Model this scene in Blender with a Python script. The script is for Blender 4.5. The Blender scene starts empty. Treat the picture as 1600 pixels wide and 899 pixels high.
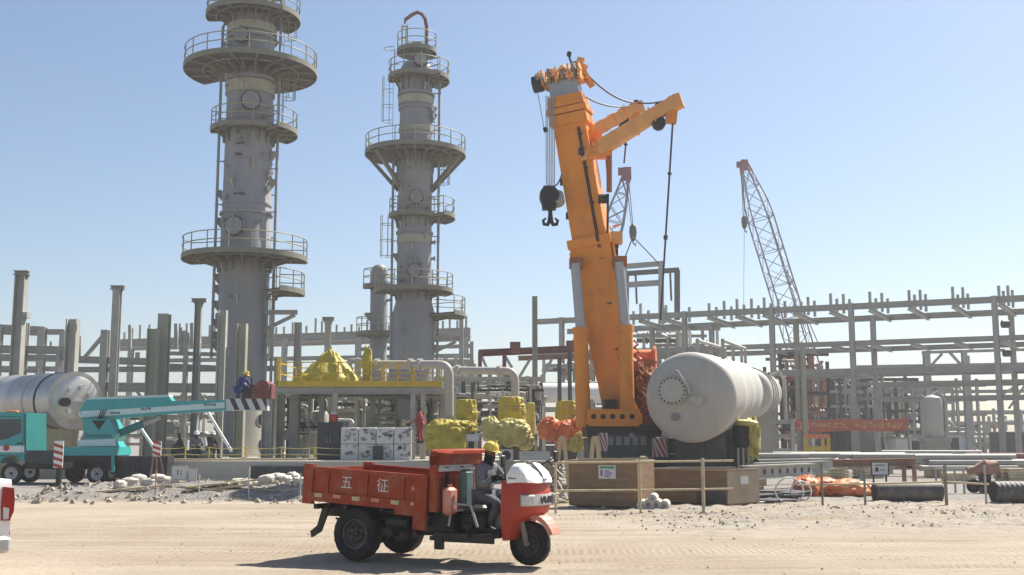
import bpy, math, random
from mathutils import Vector as V, Matrix, noise, Quaternion
random.seed(7)
R = math.radians
scene = bpy.context.scene
COL = scene.collection

# ---------------------------------------------------------------- camera model
F, CX, CY, H = 1750.0, 800.0, 449.5, 1.95
TP = math.atan(235.5 / F)
def ray(px, py):
    x = (px - CX) / F; y = -(py - CY) / F
    return V((x, math.cos(TP) - y * math.sin(TP), math.sin(TP) + y * math.cos(TP)))
def at(px, py, Y):
    d = ray(px, py); t = Y / d.y
    return V((d.x * t, Y, H + d.z * t))
def gp(px, py, z=0.0):
    d = ray(px, py); t = (z - H) / d.z
    return V((d.x * t, d.y * t, z))

# ---------------------------------------------------------------- materials
def mat(name, col, rough=0.6, metal=0.0, var=0.18, scale=3.0, bump=0.0, bscale=20.0, dirt=None, dirt_amt=0.4, dscale=1.2, stretch=None, spec=0.4):
    m = bpy.data.materials.new(name); m.use_nodes = True
    nt = m.node_tree; N = nt.nodes; L = nt.links
    b = N['Principled BSDF']
    b.inputs['Roughness'].default_value = rough
    b.inputs['Metallic'].default_value = metal
    b.inputs['Specular IOR Level'].default_value = spec
    tc = N.new('ShaderNodeTexCoord'); src = tc.outputs['Object']
    if stretch:
        mp = N.new('ShaderNodeMapping'); mp.inputs['Scale'].default_value = stretch
        L.new(src, mp.inputs['Vector']); src = mp.outputs['Vector']
    n = N.new('ShaderNodeTexNoise'); n.inputs['Scale'].default_value = scale; n.inputs['Detail'].default_value = 6; n.inputs['Roughness'].default_value = .65
    L.new(src, n.inputs['Vector'])
    r = N.new('ShaderNodeValToRGB')
    r.color_ramp.elements[0].position = .32; r.color_ramp.elements[1].position = .68
    r.color_ramp.elements[0].color = (*[c * (1 - var) for c in col], 1)
    r.color_ramp.elements[1].color = (*[min(1, c * (1 + var)) for c in col], 1)
    L.new(n.outputs['Fac'], r.inputs['Fac']); out = r.outputs['Color']
    if dirt:
        n2 = N.new('ShaderNodeTexNoise'); n2.inputs['Scale'].default_value = dscale; n2.inputs['Detail'].default_value = 9; n2.inputs['Roughness'].default_value = .72
        L.new(src, n2.inputs['Vector'])
        r2 = N.new('ShaderNodeValToRGB'); r2.color_ramp.elements[0].position = .48; r2.color_ramp.elements[1].position = .72
        r2.color_ramp.elements[0].color = (0, 0, 0, 1); r2.color_ramp.elements[1].color = (dirt_amt,) * 3 + (1,)
        L.new(n2.outputs['Fac'], r2.inputs['Fac'])
        mx = N.new('ShaderNodeMix'); mx.data_type = 'RGBA'
        L.new(r2.outputs['Color'], mx.inputs['Factor']); L.new(out, mx.inputs['A']); mx.inputs['B'].default_value = (*dirt, 1)
        out = mx.outputs['Result']
    L.new(out, b.inputs['Base Color'])
    if bump:
        nb = N.new('ShaderNodeTexNoise'); nb.inputs['Scale'].default_value = bscale; nb.inputs['Detail'].default_value = 4
        L.new(src, nb.inputs['Vector'])
        bp = N.new('ShaderNodeBump'); bp.inputs['Strength'].default_value = bump; bp.inputs['Distance'].default_value = .05
        L.new(nb.outputs['Fac'], bp.inputs['Height']); L.new(bp.outputs['Normal'], b.inputs['Normal'])
    return m
SAND = (.36, .30, .22)
M = dict(
    tower=mat('tower_paint', (.245, .248, .258), .5, .0, .10, 1.2, dirt=(.33, .31, .26), dirt_amt=.55, dscale=.9, stretch=(1, 1, .35)),
    band=mat('insulation_ring', (.36, .35, .26), .7, 0, .12, 2),
    seatc=mat('seat_cover', (.10, .17, .175), .6, 0, .2, 3, dirt=(.2, .18, .14), dirt_amt=.4),
    deckshade=mat('shaded_deck_grating', (.05, .048, .036), .8, 0, .2, 2, dirt=(.16, .12, .08), dirt_amt=.4),  # grating darkened so the shadow under the decks is in its colour
    plat=mat('platform_steel', (.20, .195, .15), .6, .1, .18, 2, dirt=(.20, .13, .08), dirt_amt=.45),
    rail=mat('rail_paint', (.30, .295, .19), .6, 0, .12, 2),
    steel=mat('structural_grey', (.345, .345, .315), .6, .1, .14, 1.3, dirt=(.30, .25, .18), dirt_amt=.4, dscale=.8),
    steel2=mat('structural_green_grey', (.31, .315, .245), .6, .05, .14, 1.3, dirt=(.25, .18, .11), dirt_amt=.4, dscale=.8),
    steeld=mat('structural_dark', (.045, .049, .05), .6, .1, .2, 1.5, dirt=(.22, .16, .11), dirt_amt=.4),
    steelp=mat('structural_pale', (.37, .37, .325), .6, .05, .14, 1.5, dirt=(.25, .19, .13), dirt_amt=.4),
    rust=mat('red_oxide', (.15, .038, .034), .7, 0, .25, 3, dirt=(.25, .17, .12), dirt_amt=.4),
    rustp=mat('pale_oxide', (.30, .16, .12), .8, 0, .25, 2, dirt=SAND, dirt_amt=.5),
    orange=mat('crane_orange', (.72, .245, .012), .45, 0, .10, 1.0, bump=.06, bscale=2.5, dirt=(.36, .16, .06), dirt_amt=.5, dscale=1.3, stretch=(1, 1, .4)),
    orangelit=mat('sunlit_orange', (.72, .34, .09), .45, 0, .10, 1.0, dirt=(.35, .22, .1), dirt_amt=.35),  # crane orange made paler, putting sunlight on masts and boom head into the colour
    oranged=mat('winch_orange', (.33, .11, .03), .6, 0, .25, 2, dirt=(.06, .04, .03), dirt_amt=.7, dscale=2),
    boomgrey=mat('boom_grey', (.27, .30, .34), .35, .3, .08, 1),
    chrome=mat('ram_rod', (.34, .35, .37), .35, .4, .05, 1),
    black=mat('black_steel', (.009, .010, .012), .5, .1, .3, 3, dirt=(.10, .085, .065), dirt_amt=.25),
    darkgreen=mat('carrier_paint', (.026, .042, .043), .5, 0, .2, 1.5, dirt=(.2, .17, .13), dirt_amt=.35),
    rope=mat('wire_rope', (.05, .05, .055), .6, 0, .1, 4),
    tank=mat('vessel_primer', (.41, .395, .355), .48, 0, .05, .8, dirt=(.25, .205, .155), dirt_amt=.5, dscale=.8, stretch=(1.3, 1.3, .5)),
    alum=mat('cladding_metal', (.56, .53, .48), .33, .6, .10, 1, dirt=(.30, .25, .19), dirt_amt=.4, dscale=.8),
    concrete=mat('concrete', (.34, .32, .28), .85, 0, .15, 1.2, bump=.3, bscale=12, dirt=(.22, .19, .15), dirt_amt=.5),
    conclight=mat('pale_concrete', (.45, .43, .37), .85, 0, .15, 1.2, dirt=(.26, .22, .17), dirt_amt=.5),
    tarpy=mat('yellow_tarp', (.40, .33, .025), .6, 0, .22, 2.2, bump=.35, bscale=5, dirt=(.33, .28, .11), dirt_amt=.5),
    tarpp=mat('pale_yellow_tarp', (.46, .41, .12), .6, 0, .18, 2.2, bump=.35, bscale=5, dirt=(.55, .5, .35), dirt_amt=.5),
    tarpo=mat('orange_tarp', (.60, .155, .04), .55, 0, .25, 2.2, bump=.35, bscale=5, dirt=(.55, .33, .2), dirt_amt=.5),
    tarpw=mat('white_sheet', (.80, .79, .74), .6, 0, .06, 2, bump=.4, bscale=7, dirt=(.6, .56, .47), dirt_amt=.4),
    yellow=mat('safety_yellow', (.55, .37, .02), .5, 0, .12, 2, dirt=(.3, .2, .06), dirt_amt=.4),
    teal=mat('teal_paint', (.03, .33, .33), .35, 0, .08, 1.5, dirt=(.22, .28, .25), dirt_amt=.25),
    teald=mat('deep_teal', (.018, .17, .165), .4, 0, .12, 1.5),
    tealp=mat('pale_teal', (.52, .68, .68), .35, 0, .06, 1.5, dirt=(.35, .38, .34), dirt_amt=.3),
    white=mat('white_paint', (.78, .77, .74), .4, 0, .05, 2, dirt=(.5, .45, .37), dirt_amt=.3),
    offwhite=mat('dusty_white', (.56, .57, .56), .6, 0, .10, 3, dirt=(.3, .3, .29), dirt_amt=.5, dscale=3),
    red=mat('red_paint', (.28, .040, .013), .55, 0, .12, 2, dirt=(.30, .16, .09), dirt_amt=.7, dscale=3.4, spec=.2, bump=.12, bscale=4),
    redb=mat('bright_red_paint', (.40, .040, .018), .5, 0, .10, 2, bump=.10, bscale=4, dirt=(.36, .12, .07), dirt_amt=.4, dscale=3),
    pinkred=mat('faded_red', (.56, .22, .16), .5, 0, .12, 3, dirt=(.6, .42, .34), dirt_amt=.5, dscale=3),
    redlamp=mat('red_lens', (.32, .006, .010), .12, 0, .1, 8),
    clearlamp=mat('clear_lens', (.55, .55, .54), .1, 0, .1, 8),
    tyre=mat('tyre_rubber', (.016, .0155, .015), .85, 0, .25, 4, bump=.3, bscale=30, dirt=(.13, .11, .08), dirt_amt=.3, dscale=3),
    rim=mat('rim_steel', (.075, .072, .068), .6, .3, .2, 4, dirt=(.25, .2, .15), dirt_amt=.5, dscale=4),
    rimp=mat('rim_silver', (.5, .5, .5), .4, .5, .1, 4),
    glass=mat('dark_glass', (.025, .035, .045), .06, 0, .1, 2, spec=.8),
    navy=mat('navy_paint', (.018, .024, .045), .5, 0, .2, 3, dirt=(.1, .1, .1), dirt_amt=.3),
    wood=mat('plywood_brown', (.20, .125, .065), .75, 0, .10, 1.4, dirt=(.30, .23, .15), dirt_amt=.4, dscale=1.4, stretch=(1, 1, 6)),
    woodp=mat('pale_ply', (.34, .27, .19), .75, 0, .12, 1.5, dirt=(.2, .15, .1), dirt_amt=.4),
    timber=mat('timber', (.47, .39, .25), .8, 0, .2, 3, dirt=(.25, .2, .13), dirt_amt=.4),
    banner=mat('orange_banner', (.50, .10, .05), .6, 0, .1, 1),
    gold=mat('banner_marks', (.80, .58, .22), .6, 0, .05, 2),
    ink=mat('dark_ink', (.03, .035, .05), .6, 0, .1, 5),
    green=mat('green_ink', (.08, .30, .12), .6, 0, .1, 5),
    purple=mat('purple_ink', (.16, .11, .33), .6, 0, .1, 5),
    blue=mat('blue_coverall', (.018, .035, .19), .85, 0, .2, 6),
    greytrou=mat('grey_trousers', (.10, .11, .13), .85, 0, .15, 5, bump=.5, bscale=9),
    greycloth=mat('grey_jacket', (.15, .15, .165), .85, 0, .15, 5, bump=.5, bscale=9),
    darkcloth=mat('dark_cloth', (.007, .008, .016), .9, 0, .2, 6, bump=.4, bscale=9),
    redcloth=mat('red_coverall', (.33, .05, .055), .85, 0, .2, 6),
    skin=mat('skin', (.16, .085, .055), .6, 0, .08, 12),
    helmety=mat('yellow_helmet', (.70, .50, .07), .35, 0, .05, 5, dirt=(.5, .42, .25), dirt_amt=.3, dscale=6),
    helmetw=mat('white_helmet', (.78, .78, .75), .35, 0, .05, 5),
    sack=mat('white_sack', (.47, .44, .39), .8, 0, .12, 4, bump=.5, bscale=10, dirt=(.42, .36, .28), dirt_amt=.5, dscale=3),
    latticer=mat('lattice_red', (.23, .055, .06), .6, 0, .1, 1),
    lattice=mat('lattice_grey', (.20, .20, .24), .6, .1, .1, 1),
    grey=mat('grey_box_paint', (.20, .205, .205), .6, 0, .12, 1.5, dirt=(.32, .28, .22), dirt_amt=.4),
    rubble=mat('rubble_stone', (.37, .32, .25), .9, 0, .3, 6, bump=.4, bscale=20),
    membrane=mat('black_membrane', (.028, .028, .030), .5, 0, .2, 2, dirt=(.2, .17, .13), dirt_amt=.5),
    piper=mat('black_pipe', (.075, .070, .065), .6, 0, .2, 2, dirt=(.28, .23, .17), dirt_amt=.5, dscale=2),
)

# ---------------------------------------------------------------- mesh builder
def frame(d, up=V((0, 0, 1))):
    d = d.normalized()
    s = d.cross(up)
    if s.length < 1e-4: s = d.cross(V((0, 1, 0)))
    s.normalize(); n = s.cross(d).normalized()
    return d, s, n
class MB:
    def __init__(self): self.v = []; self.f = []; self.mi = []; self.cur = 0
    def add(self, vs, fs):
        b = len(self.v); self.v += [V(p) for p in vs]
        self.f += [tuple(i + b for i in f) for f in fs]; self.mi += [self.cur] * len(fs)
        return self
    def box(self, c, s, rz=0.0, m=None):
        hx, hy, hz = s[0] / 2, s[1] / 2, s[2] / 2; c = V(c)
        q = [V((x, y, z)) for z in (-hz, hz) for x, y in ((-hx, -hy), (hx, -hy), (hx, hy), (-hx, hy))]
        mt = m if m else (Matrix.Rotation(rz, 3, 'Z') if rz else None)
        if mt: q = [mt @ p for p in q]
        return self.add([c + p for p in q], [(3, 2, 1, 0), (4, 5, 6, 7), (0, 1, 5, 4), (1, 2, 6, 5), (2, 3, 7, 6), (3, 0, 4, 7)])
    def mm(self, a, b):
        return self.box([(a[i] + b[i]) / 2 for i in range(3)], [abs(b[i] - a[i]) for i in range(3)])
    def bev(self, c, s, b=.03, rz=0.0):
        # box with chamfered vertical edges and top
        hx, hy, hz = s[0] / 2, s[1] / 2, s[2] / 2
        ring = [(-hx + b, -hy), (hx - b, -hy), (hx, -hy + b), (hx, hy - b), (hx - b, hy), (-hx + b, hy), (-hx, hy - b), (-hx, -hy + b)]
        k = lambda t: [(x * (1 - t / hx), y * (1 - t / hy)) for x, y in ring]
        lv = [(k(b), -hz), (ring, -hz + b), (ring, hz - b), (k(b), hz)]
        mt = Matrix.Rotation(rz, 3, 'Z'); vs = []
        for rg, z in lv: vs += [V(c) + mt @ V((x, y, z)) for x, y in rg]
        fs = [tuple(reversed(range(8))), tuple(range(24, 32))]
        for l in range(3):
            for i in range(8): fs.append((l * 8 + i, l * 8 + (i + 1) % 8, l * 8 + 8 + (i + 1) % 8, l * 8 + 8 + i))
        return self.add(vs, fs)
    def bar(self, p, q, w, h, up=V((0, 0, 1)), w2=None, h2=None):
        p, q = V(p), V(q); d, s, n = frame(q - p, V(up)); w2 = w if w2 is None else w2; h2 = h if h2 is None else h2
        vs = []
        for c, a, b in ((p, w, h), (q, w2, h2)):
            vs += [c - s * a / 2 - n * b / 2, c + s * a / 2 - n * b / 2, c + s * a / 2 + n * b / 2, c - s * a / 2 + n * b / 2]
        return self.add(vs, [(0, 1, 2, 3), (7, 6, 5, 4), (1, 0, 4, 5), (2, 1, 5, 6), (3, 2, 6, 7), (0, 3, 7, 4)])
    def ibeam(self, p, q, w, h, t=None, up=V((0, 0, 1))):
        p, q = V(p), V(q); t = t or max(.03, h * .1); d, s, n = frame(q - p, V(up))
        a, b, tw = w / 2, h / 2, t / 2
        prof = [(-a, -b), (a, -b), (a, -b + t), (tw, -b + t), (tw, b - t), (a, b - t), (a, b), (-a, b), (-a, b - t), (-tw, b - t), (-tw, -b + t), (-a, -b + t)]
        vs = [c + s * x + n * y for c in (p, q) for x, y in prof]; k = 12
        fs = [tuple((i, (i + 1) % k, k + (i + 1) % k, k + i)[::-1]) for i in range(k)]
        for o in (0, k):
            for quad in ((0, 1, 2, 11), (3, 4, 9, 10), (5, 6, 7, 8)):
                fs.append(tuple(o + i for i in quad))
        return self.add(vs, fs)
    def cyl(self, p, q, r, r2=None, n=16, caps=True):
        p, q = V(p), V(q); r2 = r if r2 is None else r2; d, s, m = frame(q - p)
        vs = []
        for c, k in ((p, r), (q, r2)):
            vs += [c + (s * math.cos(2 * math.pi * i / n) + m * math.sin(2 * math.pi * i / n)) * k for i in range(n)]
        fs = [(i, n + i, n + (i + 1) % n, (i + 1) % n) for i in range(n)]
        if caps: fs += [tuple(range(n)), tuple(reversed(range(n, 2 * n)))]
        return self.add(vs, fs)
    def tube(self, pts, r, n=8, caps=True, radii=None):
        pts = [V(p) for p in pts]; k = len(pts); vs = []; prev = None
        for i, p in enumerate(pts):
            d = (pts[min(i + 1, k - 1)] - pts[max(i - 1, 0)]).normalized()
            if prev is None: _, s, _ = frame(d)
            else:
                s = prev - d * prev.dot(d)
                s = s.normalized() if s.length > 1e-5 else frame(d)[1]
            prev = s; m = d.cross(s); rr = radii[i] if radii else r
            vs += [p + (s * math.cos(2 * math.pi * j / n) + m * math.sin(2 * math.pi * j / n)) * rr for j in range(n)]
        fs = []
        for i in range(k - 1):
            for j in range(n): fs.append((i * n + j, i * n + (j + 1) % n, (i + 1) * n + (j + 1) % n, (i + 1) * n + j))
        if caps: fs += [tuple(reversed(range(n))), tuple(range((k - 1) * n, k * n))]
        return self.add(vs, fs)
    def lathe(self, prof, n=32, c=(0, 0, 0), axis=(0, 0, 1), fn=None, cap=True):
        # prof: (radius, along) pairs
        c = V(c); d, s, m = frame(V(axis)); vs = []; k = len(prof)
        for r, z in prof:
            for i in range(n):
                a = 2 * math.pi * i / n; rr = r * (fn(a, z) if fn else 1)
                vs.append(c + d * z + (s * math.cos(a) + m * math.sin(a)) * rr)
        fs = []
        for l in range(k - 1):
            for i in range(n): fs.append((l * n + i, l * n + n + i, l * n + n + (i + 1) % n, l * n + (i + 1) % n))
        if cap and prof[0][0] > 1e-6: fs.append(tuple(range(n)))
        if cap and prof[-1][0] > 1e-6: fs.append(tuple(reversed(range((k - 1) * n, k * n))))
        return self.add(vs, fs)
    def sector(self, r0, r1, a0, a1, z0, z1, c=(0, 0), n=None):
        full = abs(a1 - a0) >= 359.9
        n = n or max(3, int(abs(a1 - a0) / 9)); vs = []
        for i in range(n if full else n + 1):
            a = R(a0 + (a1 - a0) * i / n); ca, sa = math.cos(a), math.sin(a)
            for r, z in ((r0, z0), (r1, z0), (r1, z1), (r0, z1)): vs.append((c[0] + r * ca, c[1] + r * sa, z))
        fs = []; k = len(vs) // 4
        for i in range(n):
            j = (i + 1) % k
            for e in range(4): fs.append((i * 4 + e, i * 4 + (e + 1) % 4, j * 4 + (e + 1) % 4, j * 4 + e)[::-1])
        if not full: fs += [(0, 1, 2, 3)[::-1], ((k - 1) * 4, (k - 1) * 4 + 1, (k - 1) * 4 + 2, (k - 1) * 4 + 3)]
        return self.add(vs, fs)
    def prism(self, poly, o, ex, ey, th):
        # polygon in the plane (ex, ey) at o, extruded by vector th
        o, ex, ey, th = V(o), V(ex), V(ey), V(th); k = len(poly)
        a = [o + ex * x + ey * y for x, y in poly]
        vs = a + [p + th for p in a]
        fs = [tuple(range(k)), tuple(reversed(range(k, 2 * k)))] + [(i, k + i, k + (i + 1) % k, (i + 1) % k) for i in range(k)]
        return self.add(vs, fs)
    def blob(self, c, s, amp=.12, freq=1.2, nu=28, nv=16, seed=0, sq=1.0, flat=None, rz=0.0, fold=0.0, crease=0.0, peak=0.0):
        # draped / lumpy closed form: superellipsoid with noise; flat = z at which the underside is cut
        vs = []; c = V(c); sgn = lambda x, e: math.copysign(abs(x) ** e, x)
        mt = Matrix.Rotation(rz, 3, 'Z')
        for j in range(nv + 1):
            th = -math.pi / 2 + math.pi * j / nv
            for i in range(nu):
                ph = 2 * math.pi * i / nu; pk_ = 1 - peak * max(0, math.sin(th)) ** .8
                u = V((sgn(math.cos(th), sq) * sgn(math.cos(ph), sq), sgn(math.cos(th), sq) * sgn(math.sin(ph), sq), sgn(math.sin(th), sq)))
                k = 1 + amp * noise.noise(u * freq * 1.7 + V((seed * 3.1, seed, 0))) + amp * .5 * noise.noise(u * freq * 4.3 + V((seed, 7, seed)))
                if crease:
                    w_ = u * 2.1 + V((seed * 1.7, noise.noise(u * 2 + V((seed, 0, 0))) * 1.2, seed)); k -= crease * (1 - abs(noise.noise(w_)) * 2.2) ** 3 if abs(noise.noise(w_)) < .45 else 0; k += crease * .7 * (abs(noise.noise(w_ * 2.6)) - .2)
                if fold: k += fold * math.sin(ph * 9 + 3 * noise.noise(u * 1.5 + V((seed, 0, 0)))) * max(0, math.cos(th)) * (.6 - .4 * u.z)
                p = c + mt @ V((u.x * s[0] * k * pk_, u.y * s[1] * k * pk_, u.z * s[2] * k))
                if flat is not None and p.z < flat: p.z = flat
                vs.append(p)
        fs = []
        for j in range(nv):
            for i in range(nu): fs.append((j * nu + i, j * nu + (i + 1) % nu, (j + 1) * nu + (i + 1) % nu, (j + 1) * nu + i))
        return self.add(vs, fs)
    def shift(self, o):
        o = V(o); self.v = [p - o for p in self.v]; return self
    def xf(self, m):
        self.v = [m @ p for p in self.v]; return self
    def build(self, name, m, parent=None, smooth=35, world=False):
        me = bpy.data.meshes.new(name)
        if world and parent is not None:
            r = parent
            while r.parent: r = r.parent
            inv = Matrix.LocRotScale(r.location, r.rotation_euler, None).inverted()
            self.v = [inv @ p for p in self.v]
        me.from_pydata([tuple(p) for p in self.v], [], self.f); me.validate()
        for x in (m if isinstance(m, (list, tuple)) else [m]):
            me.materials.append(M[x] if isinstance(x, str) else x)
        if isinstance(m, (list, tuple)):
            for p, i in zip(me.polygons, self.mi): p.material_index = i
        if smooth:
            me.shade_smooth(); me.set_sharp_from_angle(angle=R(smooth))
        o = bpy.data.objects.new(name, me); COL.objects.link(o)
        if parent is not None: o.parent = parent
        return o
def tag(o, label=None, cat=None, group=None, kind=None):
    if label: o['label'] = label
    if cat: o['category'] = cat; o['kind'] = kind or 'thing'
    if group: o['group'] = group
    if kind: o['kind'] = kind
    return o
def thing(name, label, cat, loc=(0, 0, 0), rz=0.0, group=None):
    o = bpy.data.objects.new(name, None); COL.objects.link(o)
    o.location = loc; o.rotation_euler = (0, 0, rz); o.empty_display_size = .3
    return tag(o, label, cat, group)
def copy_tree(o, parent=None):
    c = o.copy(); COL.objects.link(c); c.parent = parent
    for ch in list(o.children): copy_tree(ch, c)
    return c
def solo(name, mb, m, label, cat, loc=None, group=None, smooth=35):
    """a thing that is one mesh, built in world coordinates; origin moved to its base"""
    if loc is None:
        xs = [p.x for p in mb.v]; ys = [p.y for p in mb.v]; zs = [p.z for p in mb.v]
        loc = V(((min(xs) + max(xs)) / 2, (min(ys) + max(ys)) / 2, min(zs)))
    mb.shift(loc); o = mb.build(name, m, None, smooth); o.location = loc
    return tag(o, label, cat, group)
def text_mb(s, size, o, ex, ey, th=.01):
    """flat lettering as geometry"""
    cu = bpy.data.curves.new('t', 'FONT'); cu.body = s; cu.size = size; cu.align_x = 'CENTER'; cu.align_y = 'CENTER'
    ob = bpy.data.objects.new('t', cu); COL.objects.link(ob)
    dg = bpy.context.evaluated_depsgraph_get(); me = bpy.data.meshes.new_from_object(ob.evaluated_get(dg))
    mb = MB(); o, ex, ey = V(o), V(ex), V(ey)
    mb.add([o + ex * v.co.x + ey * v.co.y for v in me.vertices], [tuple(p.vertices) for p in me.polygons])
    bpy.data.objects.remove(ob); bpy.data.meshes.remove(me); bpy.data.curves.remove(cu)
    return mb
SKY_AIR, SKY_DUST, SKY_OZ, SKY_STR, SUN_STR, EXPO = 1.0, 1.1, 2.6, .064, 4.8, 1.10
HAZE = .0008

# ================================================================ camera, sky, sun
cam = bpy.data.cameras.new('camera'); co = bpy.data.objects.new('camera', cam); COL.objects.link(co)
co.location = (0, 0, H); co.rotation_euler = (R(90) + TP, 0, 0)
cam.sensor_width = 36; cam.lens = 36 * F / 1600; cam.clip_end = 6000; cam.clip_start = .1
scene.camera = co
SUN_AZ, SUN_EL = 46, 51
w = bpy.data.worlds.new('World'); scene.world = w; w.use_nodes = True
nt = w.node_tree; bg = nt.nodes['Background']
sky = nt.nodes.new('ShaderNodeTexSky'); sky.sky_type = 'NISHITA'; sky.sun_disc = False
sky.sun_elevation = R(SUN_EL); sky.sun_rotation = R(SUN_AZ); sky.air_density = SKY_AIR; sky.dust_density = SKY_DUST; sky.ozone_density = SKY_OZ; sky.altitude = 0
nt.links.new(sky.outputs['Color'], bg.inputs['Color']); bg.inputs['Strength'].default_value = SKY_STR
sl = bpy.data.lights.new('sun', 'SUN'); sl.energy = SUN_STR; sl.angle = R(.5); sl.color = (1, .93, .82)
so = bpy.data.objects.new('sun', sl); COL.objects.link(so)
sd = V((math.sin(R(SUN_AZ)) * math.cos(R(SUN_EL)), math.cos(R(SUN_AZ)) * math.cos(R(SUN_EL)), math.sin(R(SUN_EL))))
so.rotation_euler = (-sd).to_track_quat('-Z', 'Y').to_euler(); so.location = (0, 0, 60)
scene.view_settings.view_transform = 'Standard'; scene.view_settings.look = 'None'
scene.view_settings.exposure = EXPO; scene.view_settings.gamma = 1
scene.cycles.max_bounces = 6; scene.cycles.diffuse_bounces = 3; scene.cycles.volume_bounces = 0
scene.cycles.use_denoising = True
if HAZE:
    q = MB(); q.mm((-420, -30, -1), (420, 420, 38)); hm = bpy.data.materials.new('dusty_air'); hm.use_nodes = True; hn_ = hm.node_tree; hn_.nodes.remove(hn_.nodes['Principled BSDF'])
    pv = hn_.nodes.new('ShaderNodeVolumePrincipled'); pv.inputs['Color'].default_value = (.86, .87, .90, 1); pv.inputs['Density'].default_value = HAZE; pv.inputs['Anisotropy'].default_value = .25
    hn_.links.new(pv.outputs['Volume'], hn_.nodes['Material Output'].inputs['Volume']); tag(q.build('haze', hm, None, 0), kind='stuff')

# ================================================================ ground
def sm(a, b, x):
    t = max(0, min(1, (x - a) / (b - a))); return t * t * (3 - 2 * t)
def gz(x, y):
    if y > 70 or y < 3 or abs(x) > 60: return 0.0
    n = noise.noise
    z = .030 * n(V((x * .16, y * .25, 0))) + .012 * n(V((x * .9, y * .9, 3)))
    e_ = 3 * n(V((x * .35, 4, 0))); k = sm(21 + e_, 27 + e_, y) * (1 - sm(36, 40, y)) * sm(1.0, 4.5, x)          # churned strip on the right
    z += k * (.10 * abs(n(V((x * 1.3, y * 1.3, 9)))) + .055 * n(V((x * 3.2, y * 3.2, 5))) + .03 * abs(n(V((x * 6, y * 6, 2)))))
    b = sm(35.2, 37.5, y) * (1 - sm(40, 44, y)) * sm(-16.5, -14, x) * (1 - sm(-6.5, -5, x))   # spoil bank on the left
    z += b * (.40 + .22 * n(V((x * .6, y * .6, 1))) + .12 * n(V((x * 1.9, y * 1.9, 2))))
    if 9 < y < 34:
        for y0, sl, cv, dp in ((12.6, .10, .5, .03), (15.2, -.05, .9, .026), (17.6, .03, .7, .03), (21.5, -.09, 1.1, .03), (24.5, .06, .8, .035)):   # wheel ruts
            for off in (0, 1.5):
                d = y - (y0 + off + sl * x + cv * math.sin(x * .11 + y0))
                if abs(d) < .6: z += dp * (.55 * math.exp(-((abs(d) - .24) / .10) ** 2) - math.exp(-(d / .15) ** 2)) * (.55 + .8 * n(V((x * .4, y0, off))) + .12 * math.sin(x * 26 + 4 * n(V((x, y0, 0)))))
    fade = (1 - sm(50, 70, y)) * sm(3, 7, y) * (1 - sm(45, 60, abs(x)))
    return z * fade
def axis_steps(lo, hi, fine_lo, fine_hi, st, grow=1.22):
    a = []; x = fine_lo
    while x <= fine_hi: a.append(x); x += st
    s = st; x = fine_hi
    while x < hi: s *= grow; x += s; a.append(x)
    s = st; x = fine_lo
    while x > lo: s *= grow; x -= s; a.insert(0, x)
    return a
xs = axis_steps(-1500, 1500, -17, 22, .13); ys = axis_steps(-60, 2500, 9, 43, .11)
g = MB(); nx = len(xs)
g.v = [V((x, y, gz(x, y))) for y in ys for x in xs]
g.f = [(j * nx + i, j * nx + i + 1, (j + 1) * nx + i + 1, (j + 1) * nx + i) for j in range(len(ys) - 1) for i in range(nx - 1)]
g.mi = [0] * len(g.f)
gm = bpy.data.materials.new('sandy_ground'); gm.use_nodes = True
nt = gm.node_tree; N = nt.nodes; L = nt.links; b = N['Principled BSDF']; b.inputs['Roughness'].default_value = .95; b.inputs['Specular IOR Level'].default_value = .15
tc = N.new('ShaderNodeTexCoord')
def nz(scale, det=6, rough=.6, st=None):
    s = tc.outputs['Object']
    if st:
        mp = N.new('ShaderNodeMapping'); mp.inputs['Scale'].default_value = st; mp.inputs['Rotation'].default_value = (0, 0, R(-6)); L.new(s, mp.inputs['Vector']); s = mp.outputs['Vector']
    n = N.new('ShaderNodeTexNoise'); n.inputs['Scale'].default_value = scale; n.inputs['Detail'].default_value = det; n.inputs['Roughness'].default_value = rough
    L.new(s, n.inputs['Vector']); return n.outputs['Fac']
def ramp(f, p0, p1, c0, c1):
    r = N.new('ShaderNodeValToRGB'); r.color_ramp.elements[0].position = p0; r.color_ramp.elements[1].position = p1
    r.color_ramp.elements[0].color = (*c0, 1); r.color_ramp.elements[1].color = (*c1, 1); L.new(f, r.inputs['Fac']); return r.outputs['Color']
def mix(fac, a, bb, typ='MIX'):
    m = N.new('ShaderNodeMix'); m.data_type = 'RGBA'; m.blend_type = typ
    if isinstance(fac, float): m.inputs['Factor'].default_value = fac
    else: L.new(fac, m.inputs['Factor'])
    for s, k in ((a, 'A'), (bb, 'B')):
        if isinstance(s, tuple): m.inputs[k].default_value = (*s, 1)
        else: L.new(s, m.inputs[k])
    return m.outputs['Result']
base = ramp(nz(.22, 8, .6), .36, .64, (0.292, 0.228, 0.154), (0.380, 0.310, 0.225))
tr = ramp(nz(.55, 7, .62, (.13, 1.4, 1)), .47, .70, (0, 0, 0), (.8, .8, .8))
base = mix(tr, base, (0.424, 0.357, 0.269))
tr2 = ramp(nz(1.3, 6, .6, (.10, 2.2, 1)), .54, .70, (0, 0, 0), (.55, .55, .55))
base = mix(tr2, base, (0.228, 0.177, 0.122))
pe = ramp(nz(5.5, 5, .7), .56, .68, (0, 0, 0), (.55, .55, .55))
base = mix(pe, base, (0.216, 0.173, 0.126))
vr = N.new('ShaderNodeTexVoronoi'); vr.inputs['Scale'].default_value = 7; L.new(tc.outputs['Object'], vr.inputs['Vector'])
stn = ramp(vr.outputs['Distance'], .10, .16, (1, 1, 1), (0, 0, 0)); 
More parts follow.
